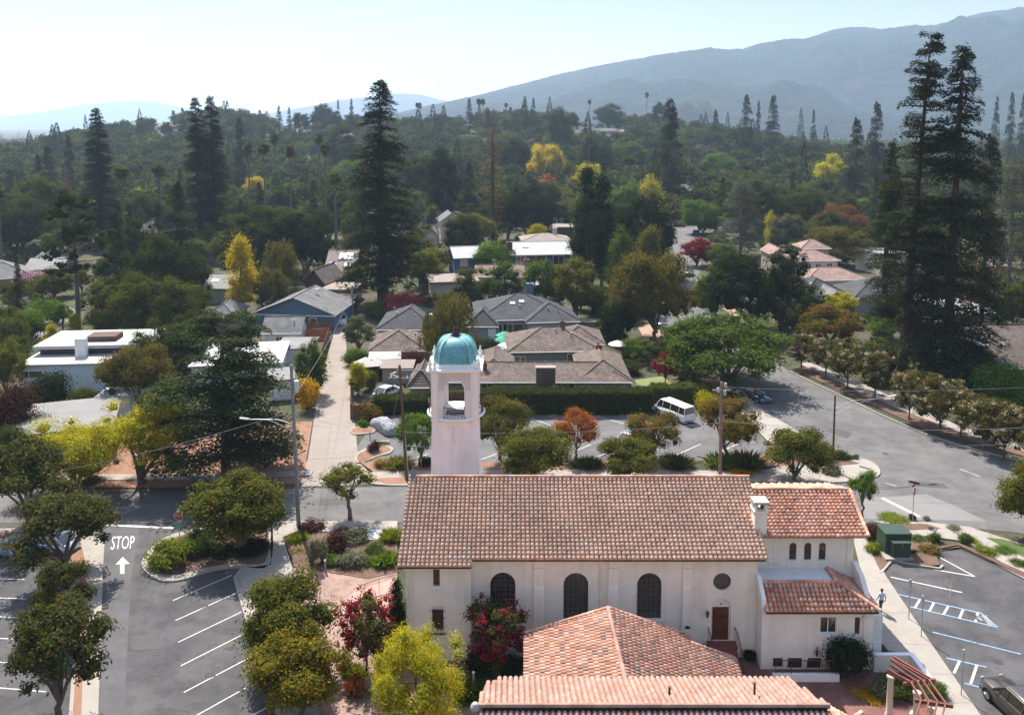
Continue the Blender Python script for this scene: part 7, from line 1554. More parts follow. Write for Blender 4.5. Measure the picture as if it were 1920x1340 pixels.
# ------------------------------------------------------------------ the man on the pavement
def person(label, loc, rotz, shirt, trousers):
    t = thing('person', label, 'person', loc, rotz)
    J = {'pelvis': (0, 0, .95, .15), 'waist': (0, 0, 1.1, .145), 'chest': (0, .01, 1.32, .17), 'neckb': (0, .0, 1.47, .085), 'neck': (0, .015, 1.54, .058), 'chin': (0, .03, 1.6, .075), 'head': (0, .03, 1.69, .098), 'crown': (0, .01, 1.77, .075)}
    for s, sg in (('l', -1), ('r', 1)):
        f = .13 * sg
        J.update({s + 'hip': (.1 * sg, 0, .92, .115), s + 'knee': (.11 * sg, .09 + f * .9, .5, .075), s + 'ankle': (.11 * sg, -.02 + f * 1.6, .09, .045), s + 'toe': (.12 * sg, .14 + f * 1.6, .035, .036),
                  s + 'sh': (.18 * sg, 0, 1.42, .075), s + 'el': (.25 * sg, -.04 - f * .5, 1.14, .048), s + 'wr': (.25 * sg, .10 - f * 1.1, .9, .034), s + 'palm': (.245 * sg, .13 - f * 1.2, .83, .036)})
        for k in range(4): J[s + 'f%d' % k] = (.245 * sg + (k - 1.5) * .0, .155 - f * 1.2 + (k - 1.5) * .019, .745 + abs(k - 1.4) * .008, .0095); J[s + 'g%d' % k] = (.245 * sg - .006 * sg, .135 - f * 1.2 + (k - 1.5) * .019, .79, .012)
        J[s + 'th'] = (.225 * sg, .175 - f * 1.2, .80, .011)
    E = [('pelvis', 'waist'), ('waist', 'chest'), ('chest', 'neckb'), ('neckb', 'neck'), ('neck', 'chin'), ('chin', 'head'), ('head', 'crown')]
    for s in 'lr':
        E += [('pelvis', s + 'hip'), (s + 'hip', s + 'knee'), (s + 'knee', s + 'ankle'), (s + 'ankle', s + 'toe'), ('chest', s + 'sh'), (s + 'sh', s + 'el'), (s + 'el', s + 'wr'), (s + 'wr', s + 'palm'), (s + 'palm', s + 'th')]
        for k in range(4): E += [(s + 'palm', s + 'g%d' % k), (s + 'g%d' % k, s + 'f%d' % k)]
    K = list(J); me = bpy.data.meshes.new('person_body'); me.from_pydata([J[k][:3] for k in K], [(K.index(a), K.index(b)) for a, b in E], [])
    o = bpy.data.objects.new('body', me); COL.objects.link(o); md = o.modifiers.new('skin', 'SKIN'); sv_ = me.skin_vertices[0].data
    for i, k in enumerate(K): sv_[i].radius = (J[k][3], J[k][3] * (.8 if k in ('waist', 'chest', 'pelvis') else 1)); sv_[i].use_root = (k == 'pelvis')
    sb = o.modifiers.new('smooth', 'SUBSURF'); sb.levels = 2; sb.render_levels = 2
    dg = bpy.context.evaluated_depsgraph_get(); me2 = bpy.data.meshes.new_from_object(o.evaluated_get(dg)); bpy.data.objects.remove(o)
    skin = plain('skin', (.35, .2, .14), .6, var=.04); me2.materials.clear()
    for m_ in (skin, trousers, shirt, plain('dark_shoe', (.02, .018, .016), .5)): me2.materials.append(m_)
    for p in me2.polygons:
        c = p.center; p.use_smooth = True; p.material_index = 3 if c.z < .1 else 1 if c.z < .99 and abs(c.x) < .215 else 2 if (c.z < 1.5 and c.z > .93) or (abs(c.x) > .2 and c.z > .92) else 0
    link('body', me2, t)
    hm_ = MB(); hm_.loft([[(r * math.cos(a), .018 + r * 1.12 * math.sin(a), z) for a in np.linspace(0, 6.283, 14, endpoint=False)] for r, z in ((.098, 1.66), (.108, 1.71), (.10, 1.765), (.06, 1.795), (.01, 1.80))]); hr = hm_.build('hair', plain('dark_hair', (.035, .028, .025), .7), t)
    fc = MB(); fc.lathe([(.004, -.02), (.014, 0), (.004, .02)], (0, .128, 1.67), 6); fc.build('nose', skin, t)
    for sx in (-1, 1):
        e = MB(); e.lathe([(.004, -.008), (.011, 0), (.004, .008)], (sx * .035, .118, 1.695), 6); e.build('eye', M_dark, t); e = MB(); e.lathe([(.006, -.03), (.018, 0), (.006, .03)], (sx * .1, .03, 1.68), 6); e.build('ear', skin, t)
    e = MB(); e.box((-.025, .108, 1.627), (.025, .117, 1.635)); e.build('mouth', plain('lip', (.25, .09, .08), .6), t)
    return t
person('man in a pale blue shirt and dark jeans walking away along the concrete path', P(1652, 1147, .12), 0.12, plain('pale_blue_shirt', (.50, .54, .64), .8), plain('dark_jeans', (.05, .07, .12), .8))
# ------------------------------------------------------------------ trees and shrubs one can tell apart
T = tree
G1 = 'magnolias on the lot island'
# church lot, left
T('thinmagnolia', 'magnolia_dark', 56, 994, 834, 195, 'large dusky magnolia at the left edge, its trunk beside the main street', G1, var=0)
T('thinmagnolia', 'magnolia_dark', 122, 1108, 928, 195, 'leaning dusky magnolia overhanging the painted word STOP', G1)
T('thinmagnolia', 'magnolia_dark', 116, 1215, 1052, 120, 'thin-crowned magnolia with bare twigs, middle of the lot island', G1)
T('thinmagnolia', 'magnolia_dark', 108, 1352, 1128, 195, 'big dusky magnolia nearest the bottom left corner', G1, var=1)
T('magnolia', 'magnolia', 448, 1050, 888, 190, 'broad bright-topped magnolia behind the STOP sign', var=2)
T('small', 'olive', 657, 988, 872, 104, 'slender olive-leaved street tree beside the main street left of the church')
T('magnolia', 'magnolia', 545, 1268, 1090, 180, 'dark-leaved magnolia on the brick plaza, the farther of two', var=1)
T('magnolia', 'magnolia_gold', 566, 1385, 1188, 185, 'golden-tipped magnolia on the brick plaza, the nearer of two', var=0)
T('vase', 'myrtle', 688, 1292, 1128, 118, 'crape myrtle full of crimson blossom beside the dark cypress', 'crimson crape myrtles', flower='redflower')
T('vase', 'myrtle', 930, 1288, 1138, 118, 'crape myrtle with scattered crimson blossom against the church wall', 'crimson crape myrtles', flower='redflower')
T('fine', 'lime', 790, 1400, 1172, 185, 'bright yellow-green tree in front of the church wall', var=0)
T('cypress', 'darkgreen', 746, 1232, 1088, 46, 'narrow dark cypress against the church corner')
T('bigshrub', 'rusty', 728, 1262, 1186, 70, 'pinkish-orange shrub between the crimson crape myrtle and the yellow-green tree')
T('softmound', 'orange', 665, 1308, 1268, 42, 'reddish shrub at the foot of the crimson crape myrtle')
T('tuft', 'juniper', 664, 1280, 1250, 42, 'bright green grass clump by the crimson crape myrtle')
T('tuft', 'olive', 672, 1338, 1298, 44, 'green grass clump in the bottom bed below the reddish shrub')
T('bigshrub', 'darkgreen', 900, 1268, 1205, 60, 'dark shrub behind the crape myrtle at the church wall'); T('bigshrub', 'darkgreen', 962, 1278, 1228, 52, 'dark rounded shrub between the crape myrtle and the tile hall roof')
T('tuft', 'juniper', 880, 1316, 1286, 60, 'yellow-green grasses beside the white-capped path light'); T('tuft', 'green', 912, 1310, 1282, 50, 'green grasses right of the white-capped path light')
# stop island and planting bed
for a in (('softmound', 'juniper', 318, 1066, 1006, 84, 'clipped lime-tipped juniper mound below the STOP sign'), ('bigshrub', 'midgreen', 372, 1046, 1000, 72, 'dull green shrub between the juniper mound and the magnolia trunk'), ('bigshrub', 'darkgreen', 476, 1058, 1010, 60, 'dark green shrub at the walkway end of the stop island'), ('softmound', 'darkgreen', 420, 1052, 1018, 70, 'low dark shrub under the bright-topped magnolia'),
          ('mound', 'plum', 586, 1006, 974, 50, 'plum-tinted shrub at the corner of the planting bed'), ('tuft', 'juniper', 557, 1030, 1000, 34, 'lime grass clump at the left of the planting bed'), ('tuft', 'juniper', 562, 1058, 1032, 32, 'lime grass clump next to the brick plaza edge'), ('mound', 'plum', 628, 1042, 998, 46, 'dark plum shrub in the middle of the planting bed'), ('softmound', 'sage', 597, 1060, 1012, 44, 'round grey-green shrub near the path-light bollard'),
          ('softmound', 'sage', 664, 1034, 988, 62, 'grey-green shrub by the white gravel'), ('softmound', 'sage', 660, 1082, 1030, 62, 'large grey-green shrub at the brick plaza edge'), ('mound', 'green', 622, 1070, 1042, 36, 'fresh green leafy plant by the path-light bollard'), ('tuft', 'green', 722, 1064, 1034, 44, 'fresh green strap-leaved clump by the church corner'), ('mound', 'green', 690, 1072, 1044, 34, 'small green shrub between the grey-green and strap-leaved plants'), ('softmound', 'olive', 716, 1076, 1052, 32, 'small olive shrub at the brick plaza edge by the church'),
          ('tuft', 'juniper', 733, 1030, 990, 36, 'tall lime grass clump under the church eave'), ('softmound', 'midgreen', 700, 1048, 1016, 40, 'mid-green shrub behind the small green shrub'), ('mound', 'plum', 640, 1014, 990, 40, 'small plum shrub beside the grey-green one by the gravel')):
    T(*a)
# behind the church
T('magnolia', 'magnolia', 1000, 912, 803, 146, 'bushy magnolia rising behind the church ridge right of the bell tower', var=0)
T('magnolia', 'magnolia', 1182, 912, 824, 118, 'smaller magnolia behind the middle of the church ridge', var=2)
T('magnolia', 'magnolia', 1490, 918, 805, 122, 'magnolia behind the gap between the two church roofs', var=1)
T('small', 'green', 1617, 978, 884, 58, 'staked young tree at the end of the church beside the limit line', var=1)
T('magnolia', 'magnolia', 1935, 1030, 866, 130, 'magnolia cut off by the right edge, by the verge lawn', var=2)
G2 = 'pistache trees round the parking lot'
T('street', 'green', 787, 876, 776, 88, 'green lot tree between the brown pole and the bell tower', G2)
T('street', 'olivered', 937, 872, 750, 116, 'olive lot tree with a red-tinged top behind the bushy magnolia', G2)
T('street', 'orange', 1080, 870, 774, 82, 'orange-red lot tree standing alone by the stalls', G2)
T('street', 'rusty', 1226, 868, 774, 106, 'olive and bronze lot tree in front of the white van', G2)
T('street', 'rusty', 1362, 868, 752, 124, 'green lot tree flecked with orange, behind the right-hand utility pole', G2)
for a in (('tuft', 'oak_olive', 1105, 884, 858, 44, 'rush clump right of the orange-red lot tree'), ('tuft', 'oak_olive', 1268, 878, 852, 52, 'wide rush clump by the path to the parking lot'), ('tuft', 'midgreen', 1350, 878, 850, 46, 'rush clump left of the van-side utility pole base'), ('tuft', 'oak_olive', 1398, 878, 848, 62, 'wide rush clump right of the van-side utility pole'), ('tuft', 'olive', 748, 882, 858, 48, 'rush clump at the foot of the brown pole'), ('softmound', 'plum', 700, 856, 822, 26, 'bare reddish shrub on the kerbed lot tip'), ('tuft', 'green', 716, 846, 832, 24, 'small green tuft on the kerbed lot tip'), ('softmound', 'straw', 716, 876, 856, 34, 'dry straw-coloured shrub in the lot bed'), ('mound', 'darkgreen', 798, 878, 855, 24, 'small dark shrub left of the bell tower'),
          ('softmound', 'rusty', 692, 790, 752, 46, 'reddish-olive shrub at the wooden fence by the alley'), ('mound', 'green', 680, 802, 786, 24, 'low green plant beside the covered car'), ('softmound', 'plum', 1470, 842, 812, 46, 'bronze clipped shrub left of the magnolia by the corner'), ('softmound', 'juniper', 1548, 864, 834, 34, 'yellow-green shrub on the corner tip'), ('softmound', 'midgreen', 1574, 862, 840, 30, 'green shrub beside the street lamp at the corner tip'), ('softmound', 'sage', 1559, 892, 868, 36, 'grey-green shrub at the foot of the street lamp'), ('mound', 'midgreen', 1590, 866, 850, 18, 'small round shrub second from the corner kerb'), ('mound', 'sage', 1602, 868, 852, 16, 'small round shrub nearest the corner kerb'), ('tuft', 'gold', 1390, 902, 880, 36, 'yellowing plant peeping over the church ridge'), ('tuft', 'juniper', 1082, 878, 864, 20, 'small yellow-green tuft below the orange-red lot tree')):
    T(*a)
# corner beds on the right
for a in (('bigshrub', 'plum', 1640, 1018, 980, 36, 'reddish-brown shrub left of the green cabinets'), ('softmound', 'juniper', 1672, 986, 974, 60, 'low yellow-green ground plants along the street corner bed'), ('softmound', 'juniper', 1640, 1040, 1016, 36, 'yellow-green shrub at the wing side of the green cabinets'), ('softmound', 'midgreen', 1722, 1034, 1006, 36, 'green and yellow shrub right of the green cabinets'), ('softmound', 'rusty', 1741, 1058, 1024, 42, 'bronze shrub at the lot kerb right of the green cabinets'), ('mound', 'midgreen', 1750, 1018, 998, 28, 'round green shrub behind the bronze shrub'), ('mound', 'darkgreen', 1712, 1052, 1034, 22, 'dark low shrub beside the smaller cabinet'), ('mound', 'sage', 1737, 986, 974, 14, 'tiny shrub on the corner bed nearest the street'), ('mound', 'sage', 1788, 1012, 992, 34, 'grey-green rosemary shrub on the hedge bed'), ('mound', 'midgreen', 1808, 1018, 998, 28, 'green rosemary shrub right of the grey-green one'), ('softmound', 'juniper', 1820, 1028, 1012, 38, 'yellow-green plants at the start of the hedge bed'), ('softmound', 'juniper', 1850, 1042, 1024, 44, 'yellow-green plants along the hedge bed kerb'), ('softmound', 'green', 1884, 1058, 1036, 44, 'green plants further along the hedge bed kerb'), ('softmound', 'midgreen', 1914, 1072, 1050, 40, 'dense green plants where the hedge bed leaves the picture'), ('mound', 'plum', 1711, 978, 964, 14, 'small brownish shrub at the base of the edge-on stop sign')):
    T(*a)
# garden by the wing
T('bigshrub', 'darkgreen', 1590, 1276, 1192, 84, 'big clipped dark shrub in front of the church wing'); T('bigshrub', 'darkgreen', 1632, 1262, 1208, 48, 'dark shrub squeezed between the clipped shrub and the low wall')
T('bigshrub', 'darkgreen', 1405, 1250, 1212, 36, 'dark round shrub right of the red steps'); T('bigshrub', 'darkgreen', 1310, 1222, 1196, 36, 'dark shrub left of the red steps')
T('softmound', 'gold', 1628, 1340, 1306, 56, 'bright yellow flowering shrub in the pergola garden'); T('softmound', 'midgreen', 1672, 1318, 1272, 60, 'green and violet shrub behind the cream column'); T('softmound', 'sage', 1648, 1306, 1270, 40, 'grey-violet lavender beside the brick court'); T('bigshrub', 'midgreen', 1698, 1336, 1282, 52, 'leafy shrub under the pergola beams'); T('bigshrub', 'green', 1750, 1324, 1272, 44, 'rounded light green shrub right of the pergola'); T('softmound', 'green', 1668, 1254, 1236, 30, 'leafy vine clump on the pergola top', cat='vine', name='pergola_vine')
# alley side
T('loose', 'midgreen', 582, 740, 632, 66, 'feathery green tree beside the alley fence'); T('bigshrub', 'midgreen', 584, 742, 688, 58, 'green shrub under the feathery alley tree'); T('softmound', 'gold', 580, 768, 706, 50, 'golden-yellow shrub at the alley edge')
T('loose', 'sage', 672, 668, 590, 70, 'grey-green bushy tree at the bend of the alley'); T('bigshrub', 'green', 668, 690, 648, 46, 'bright green shrub below the grey-green alley tree'); T('poplar', 'lime', 672, 742, 676, 42, 'upright yellow-green shrub at the hedge corner by the alley'); T('bigshrub', 'khaki', 690, 738, 690, 34, 'dull shrub right of the upright yellow-green one'); T('bigshrub', 'plum', 770, 706, 655, 58, 'purplish-brown shrub left of the bell tower dome'); T('bigshrub', 'rose', 752, 592, 542, 80, 'crimson-flowering shrub at the foot of the central redwood'); T('bigshrub', 'midgreen', 708, 598, 562, 48, 'green shrub left of the crimson-flowering one')
T('weep', 'birch', 850, 694, 548, 104, 'tall weeping birch behind the turquoise dome', var=0); T('weep', 'birch', 812, 690, 578, 52, 'narrower weeping birch left of the dome'); T('bigshrub', 'darkgreen', 906, 684, 634, 68, 'dark shrub right of the weeping birch')
# left block
T('fine', 'lime', 270, 918, 742, 205, 'bright yellow-green street tree, the taller of two', 'yellow-green street trees', var=0); T('fine', 'lime', 138, 925, 786, 195, 'bright yellow-green street tree, the lower of two', 'yellow-green street trees', var=1)
T('cedar', 'cedar', 424, 893, 596, 300, 'huge flat-tiered cedar beside the alley', var=0)
T('broad', 'khaki', 262, 772, 645, 140, 'olive-gold tree in front of the modern white house'); T('oak', 'oak', 318, 712, 606, 150, 'dark oak between the olive-gold tree and the flat-tiered cedar'); T('bigshrub', 'plum', 20, 838, 705, 96, 'dark plum-leaved tree at the left edge', cat='tree', name='plum_tree'); T('bigshrub', 'darkgreen', 92, 772, 694, 88, 'dark rounded tree in front of the modern white house', cat='tree', name='broadleaf_tree'); T('bigshrub', 'oak_olive', 154, 768, 726, 54, 'clipped olive shrub right of the dark rounded tree'); T('banana', 'green', 112, 778, 742, 46, 'banana-leaved plant beside the grey flat roof'); T('cypress', 'darkgreen', 215, 764, 730, 14, 'slim conical shrub by the white wall'); T('bigshrub', 'darkgreen', 236, 768, 738, 30, 'dark shrub right of the slim conical one'); T('bigshrub', 'plum', 70, 840, 770, 66, 'bronze-purple shrub at the corner of the grey flat roof'); T('bigshrub', 'oak_olive', 330, 780, 730, 62, 'dim green shrub under the flat-tiered cedar'); T('bigshrub', 'green', 170, 912, 892, 36, 'bright low shrub below the yellow-green street trees'); T('bigshrub', 'lime', 0, 862, 806, 60, 'yellowish shrub at the extreme left'); T('tall', 'oak', 20, 900, 800, 90, 'dark tree behind the dusky magnolia at the left edge')
T('oak', 'oak_olive', 235, 655, 512, 140, 'big olive-dark oak, left of a pair, behind the modern white house'); T('oak', 'oak_olive', 335, 650, 520, 132, 'big olive-dark oak, right of a pair, behind the modern white house'); T('oak', 'oak', 290, 600, 440, 120, 'tall dark oak rising behind the olive pair'); T('oak', 'oak', 352, 598, 468, 90, 'dark oak left of the blank grey wall'); T('pine', 'redwood', 148, 628, 368, 118, 'tall pine with a bare lower trunk at the left'); T('fir', 'redwood', 222, 560, 398, 70, 'shaggy dark fir right of the tall pine', var=0)
T('datepalm', 'palm', 22, 592, 508, 104, 'spreading date palm at the left edge'); T('bigshrub', 'pinkflower', 62, 545, 505, 66, 'mauve-flowering oleander by the date palm'); T('bigshrub', 'green', 92, 612, 556, 66, 'bright green bamboo thicket beside the left drive'); T('bigshrub', 'green', 58, 640, 574, 60, 'green bamboo thicket nearer the left drive'); T('bigshrub', 'oak_olive', 12, 680, 588, 80, 'dense green bush at the left edge below the date palm'); T('loose', 'olive', 14, 752, 640, 70, 'yellow-green loose bush at the left edge by the modern house'); T('tall', 'olive', 102, 560, 505, 70, 'light green tree behind the bamboo thicket'); T('small', 'midgreen', 118, 632, 572, 40, 'thin young tree beside the left drive')
T('poplar', 'yellow', 455, 598, 450, 70, 'bright yellow poplar among dark trees'); T('weep', 'birch', 528, 560, 446, 86, 'olive-leaved weeping tree right of the yellow poplar'); T('oak', 'khaki', 512, 590, 502, 72, 'brownish-olive round tree below the weeping tree'); T('bigshrub', 'sage', 562, 566, 534, 48, 'pale flowering shrub left of the blue house roof'); T('bigshrub', 'darkgreen', 516, 606, 558, 58, 'dark ivy-covered bush against the blue house')
T('oak', 'oak', 486, 520, 390, 140, 'wide dark oak behind the yellow poplar, left of a pair'); T('oak', 'darkgreen', 572, 520, 398, 110, 'wide near-black oak left of the central redwood'); T('fir', 'redwood', 338, 522, 342, 96, 'shaggy dark conifer below the paired redwoods', var=1)
T('redwood', 'redwood', 718, 570, 152, 196, 'massive redwood in the centre, the tallest left of the bell tower', var=0)
T('tall', 'olive', 800, 540, 470, 66, 'yellowish-green tree right of the central redwood'); T('loose', 'olive', 660, 545, 490, 52, 'pale green tree under the left boughs of the central redwood')
# redwoods and conifers of the skyline
T('redwoodslim', 'redwood', 192, 455, 203, 86, 'lone tall redwood on the left skyline', var=0); T('redwoodslim', 'redwood', 377, 470, 184, 82, 'left one of the paired tall redwoods', var=1); T('redwoodslim', 'redwood', 405, 462, 180, 76, 'right one of the paired tall redwoods', var=0)
T('fir', 'redwood', 453, 372, 218, 52, 'blue-green pointed conifer right of the paired redwoods'); T('fir', 'redwood', 1253, 402, 184, 84, 'tall dark pointed fir in the centre right skyline', var=0); T('snag', 'brown', 924, 462, 232, 58, 'thin brown half-dead conifer with a bare trunk', bark=M_bark_dark); T('fir', 'redwood', 1397, 300, 178, 46, 'dark conifer left of a pair on the right skyline'); T('fir', 'redwood', 1447, 300, 178, 44, 'dark conifer right of a pair on the right skyline'); T('fir', 'redwood', 1637, 380, 190, 58, 'pointed conifer just left of the giant redwoods', var=2); T('fir', 'redwood', 1600, 400, 222, 68, 'broad dark conifer left of the giant redwoods', var=1)
T('fir', 'redwood', 95, 400, 272, 50, 'small dark conifer near the left edge'); T('fir', 'redwood', 134, 385, 252, 40, 'slender grey conifer left of the lone tall redwood'); T('fir', 'redwood', 77, 405, 290, 40, 'dim conifer by the left edge conifer')
T('redwoodgap', 'redwood', 1690, 722, 50, 165, 'giant sparse redwood with a bare leaning trunk', var=0, lean=.035); T('redwood', 'redwood', 1772, 728, 86, 210, 'giant dense redwood right of the sparse one', var=1)
T('redwoodslim', 'redwood', 1655, 640, 268, 90, 'dark redwood left of the bare leaning trunk', var=1); T('fir', 'redwood', 1838, 640, 250, 110, 'dark conifer at the right flank of the giant redwoods'); T('fir', 'redwood', 1740, 716, 470, 140, 'skirt of dark young redwoods at the foot of the giants')
T('cypress', 'darkgreen', 1098, 535, 308, 62, 'narrow black-green cypress in the middle, the tallest of its clump'); T('cypress', 'darkgreen', 1128, 540, 330, 58, 'narrow black-green cypress right of the tallest of its clump'); T('tall', 'darkgreen', 1106, 548, 400, 74, 'rounded black-green tree at the foot of the cypress clump'); T('oak', 'darkgreen', 1204, 520, 366, 120, 'wide dark tree right of the cypress clump')
T('poplar', 'midgreen', 1162, 565, 426, 66, 'light green poplar below the cypress clump'); T('poplar', 'olive', 1218, 545, 422, 62, 'pale green poplar right of the light green one'); T('broad', 'khaki', 1226, 640, 468, 166, 'large olive-brown plane tree beside the side street', var=1); T('bigshrub', 'darkgreen', 1155, 644, 560, 74, 'dark evergreen bush left of the olive-brown plane'); T('bigshrub', 'green', 1134, 640, 610, 44, 'bright green round shrub by the dark evergreen bush')
T('oak', 'midgreen', 1364, 726, 594, 250, 'big round fresh-green tree over the side street', var=0); T('vase', 'maroon', 1247, 730, 668, 52, 'small red-leaved maple on the dry lawn'); T('oak', 'darkgreen', 1408, 622, 468, 170, 'massive near-black oak behind the round fresh-green tree'); T('tall', 'darkgreen', 1480, 600, 462, 66, 'dark upright evergreen right of the near-black oak'); T('bigshrub', 'green', 1322, 590, 505, 60, 'light green bush left of the near-black oak'); T('oak', 'maroon', 1306, 500, 446, 62, 'deep maroon tree beside the side street'); T('bare', 'grey', 1388, 480, 342, 108, 'drooping silver-grey cedar, bare-looking')
T('round', 'green', 1310, 440, 372, 70, 'light green tree at the end of the side street'); T('broad', 'olive', 1318, 440, 398, 70, 'yellow-olive tree beside the end of the side street'); T('oak', 'oak', 1430, 440, 338, 120, 'broad dark oak behind the drooping grey cedar'); T('round', 'green', 1350, 340, 286, 66, 'bright mid-green tree above the side street end'); T('oak', 'sage', 1478, 480, 398, 74, 'pale grey-green willow-like tree right of the drooping cedar'); T('oak', 'brown', 1572, 460, 384, 96, 'rusty brown tree left of the giant redwoods'); T('broad', 'khaki', 1570, 500, 424, 120, 'yellow-olive spreading tree behind the Spanish-style house'); T('oak', 'oak_olive', 1514, 440, 348, 92, 'dark olive tree above the Spanish-style house'); T('round', 'lime', 1560, 365, 292, 66, 'yellow-green tree left of the slim steel pole')
T('street', 'rusty', 1558, 668, 578, 120, 'green and orange tree beside the right pavement'); T('loose', 'lime', 1572, 600, 548, 70, 'bright yellow-green tree in front of the grey gabled house'); T('weep', 'olive', 1672, 640, 572, 60, 'droopy olive shrub tree left of the giant trunks'); T('bigshrub', 'oak', 1640, 716, 640, 80, 'dark bush at the foot of the sparse redwood'); T('bigshrub', 'darkgreen', 1788, 742, 668, 130, 'dark laurel mass right of the redwood trunk'); T('bigshrub', 'lime', 1728, 720, 690, 40, 'sunlit fern clump beside the redwood trunk'); T('bigshrub', 'green', 1876, 772, 678, 110, 'bright green bamboo clump at the right edge'); T('loose', 'midgreen', 1868, 700, 645, 60, 'green tree in front of the dark shake roof'); T('bare', 'grey', 1890, 560, 300, 116, 'grey drooping cedar at the right edge'); T('oak', 'oak_olive', 1902, 620, 520, 70, 'olive oak at the right edge beside the white flat roof'); T('bigshrub', 'orange', 1806, 580, 548, 40, 'reddish shrub beside the white flat-roofed house'); T('bigshrub', 'pinkflower', 1650, 470, 450, 14, 'magenta vine on the cream stucco house', cat='vine', name='flowering_vine')
G3 = 'crape myrtles along the right pavement'
for i, (x, yb, yt, w, lf, lb) in enumerate(((1502, 694, 632, 72, 'myrtle', 'farthest crape myrtle on the right pavement, pale-flowered'), (1548, 712, 640, 74, 'myrtle', 'second crape myrtle from the far end of the right pavement'), (1588, 736, 646, 82, 'myrtle', 'pale-flowered crape myrtle left of the big redwood trunk'), (1640, 758, 668, 84, 'myrtle', 'pale-flowered crape myrtle just before the big redwood trunk'), (1704, 794, 704, 76, 'myrtlebrown', 'bronze crape myrtle below the redwood trunk'), (1762, 812, 716, 104, 'myrtlebrown', 'wide bronze crape myrtle opposite the street lamp head'), (1801, 830, 734, 92, 'myrtlebrown', 'bronze crape myrtle fourth from the right edge'), (1843, 850, 752, 88, 'myrtlebrown', 'bronze crape myrtle third from the right edge'), (1882, 868, 768, 84, 'myrtlebrown', 'bronze crape myrtle second from the right edge'), (1925, 884, 775, 90, 'myrtlebrown', 'bronze crape myrtle cut by the right edge'))):
    T('vase', lf, x, yb, yt, w, lb, G3, flower='whiteflower')
# middle distance behind the grey house
T('tall', 'oak_olive', 884, 585, 500, 66, 'dark green tree, left end of the row behind the grey house'); T('tall', 'midgreen', 942, 580, 494, 78, 'mid-green tree, second in the row behind the grey house'); T('round', 'midgreen', 1020, 590, 484, 84, 'full green tree, middle of the row behind the grey house'); T('tall', 'olive', 1080, 600, 482, 76, 'light olive tree, right end of the row behind the grey house'); T('bigshrub', 'oak', 1115, 590, 536, 60, 'dark bush behind the grey house lawn'); T('round', 'green', 928, 520, 452, 84, 'leafy tree in front of the white metal roof'); T('bigshrub', 'olive', 964, 512, 474, 40, 'small olive tree before the blue wall'); T('loose', 'olive', 1040, 512, 460, 44, 'thin pale tree at the right end of the blue house'); T('broad', 'olive', 888, 470, 400, 82, 'yellow-green tree left of the thin brown conifer'); T('oak', 'darkgreen', 990, 450, 346, 108, 'big dark oak right of the thin brown conifer'); T('poplar', 'lime', 1006, 462, 422, 50, 'small bright yellow-green tree left of the cypress clump'); T('tall', 'oak', 952, 450, 360, 60, 'dark tree behind the thin brown conifer'); T('bigshrub', 'olive', 818, 512, 460, 62, 'yellowish shrub tree left of the white metal roof'); T('bigshrub', 'orange', 870, 470, 452, 40, 'orange-brown shrub behind the left white roof')
T('tall', 'darkgreen', 832, 430, 280, 70, 'black-green tall tree behind the leaning poles'); T('fir', 'redwood', 880, 420, 306, 52, 'dark fir between the black-green tree and the brown conifer'); T('oak', 'oak', 790, 400, 292, 76, 'dark round tree right of the central redwood'); T('loose', 'sage', 770, 440, 360, 70, 'pale tree behind the central redwood boughs'); T('broad', 'yellow', 1022, 352, 268, 70, 'yellow and orange autumn tree on the middle slope'); T('round', 'orange', 1028, 372, 328, 30, 'small orange tree below the yellow autumn tree'); T('broad', 'lime', 1100, 380, 306, 60, 'yellow-olive tree behind the cypress clump'); T('poplar', 'lime', 1220, 420, 330, 56, 'bright lime-yellow tree right of the cypress clump'); T('oak', 'green', 1168, 420, 340, 70, 'pale green palm-leaved tree behind the cypress clump'); T('oak', 'oak', 1115, 350, 256, 72, 'round dark tree right of the yellow autumn tree'); T('round', 'midgreen', 1180, 330, 264, 66, 'round green tree on the middle slope'); T('tall', 'oak', 1050, 290, 200, 46, 'tall round-headed dark tree on the hill skyline'); T('oak', 'oak', 960, 345, 258, 70, 'big dark tree behind the brown conifer'); T('broad', 'yellow', 478, 385, 330, 42, 'yellow tree among the palms'); T('column', 'green', 518, 385, 320, 28, 'fresh green column tree among the palms'); T('oak', 'oak_olive', 605, 400, 326, 60, 'pale green rounded tree right of the palms'); T('round', 'lime', 262, 440, 388, 56, 'yellow-green round tree above the blue-grey gable'); T('oak', 'oak_olive', 90, 460, 330, 110, 'broad olive-dark tree at the left middle distance'); T('oak', 'oak', 40, 480, 372, 120, 'wide dark oak above the left-edge houses'); T('oak', 'oak', 130, 470, 380, 90, 'dark spreading oak left of the shaggy fir'); T('tall', 'oak', 640, 330, 232, 60, 'hazy dark tree left of the central redwood top'); T('snag', 'brown', 130, 400, 318, 24, 'rust-coloured dying conifer left of the lone redwood'); T('oak', 'green', 660, 360, 300, 74, 'flat-topped green pine left of the central redwood')
G4 = 'fan palms across the left middle distance'
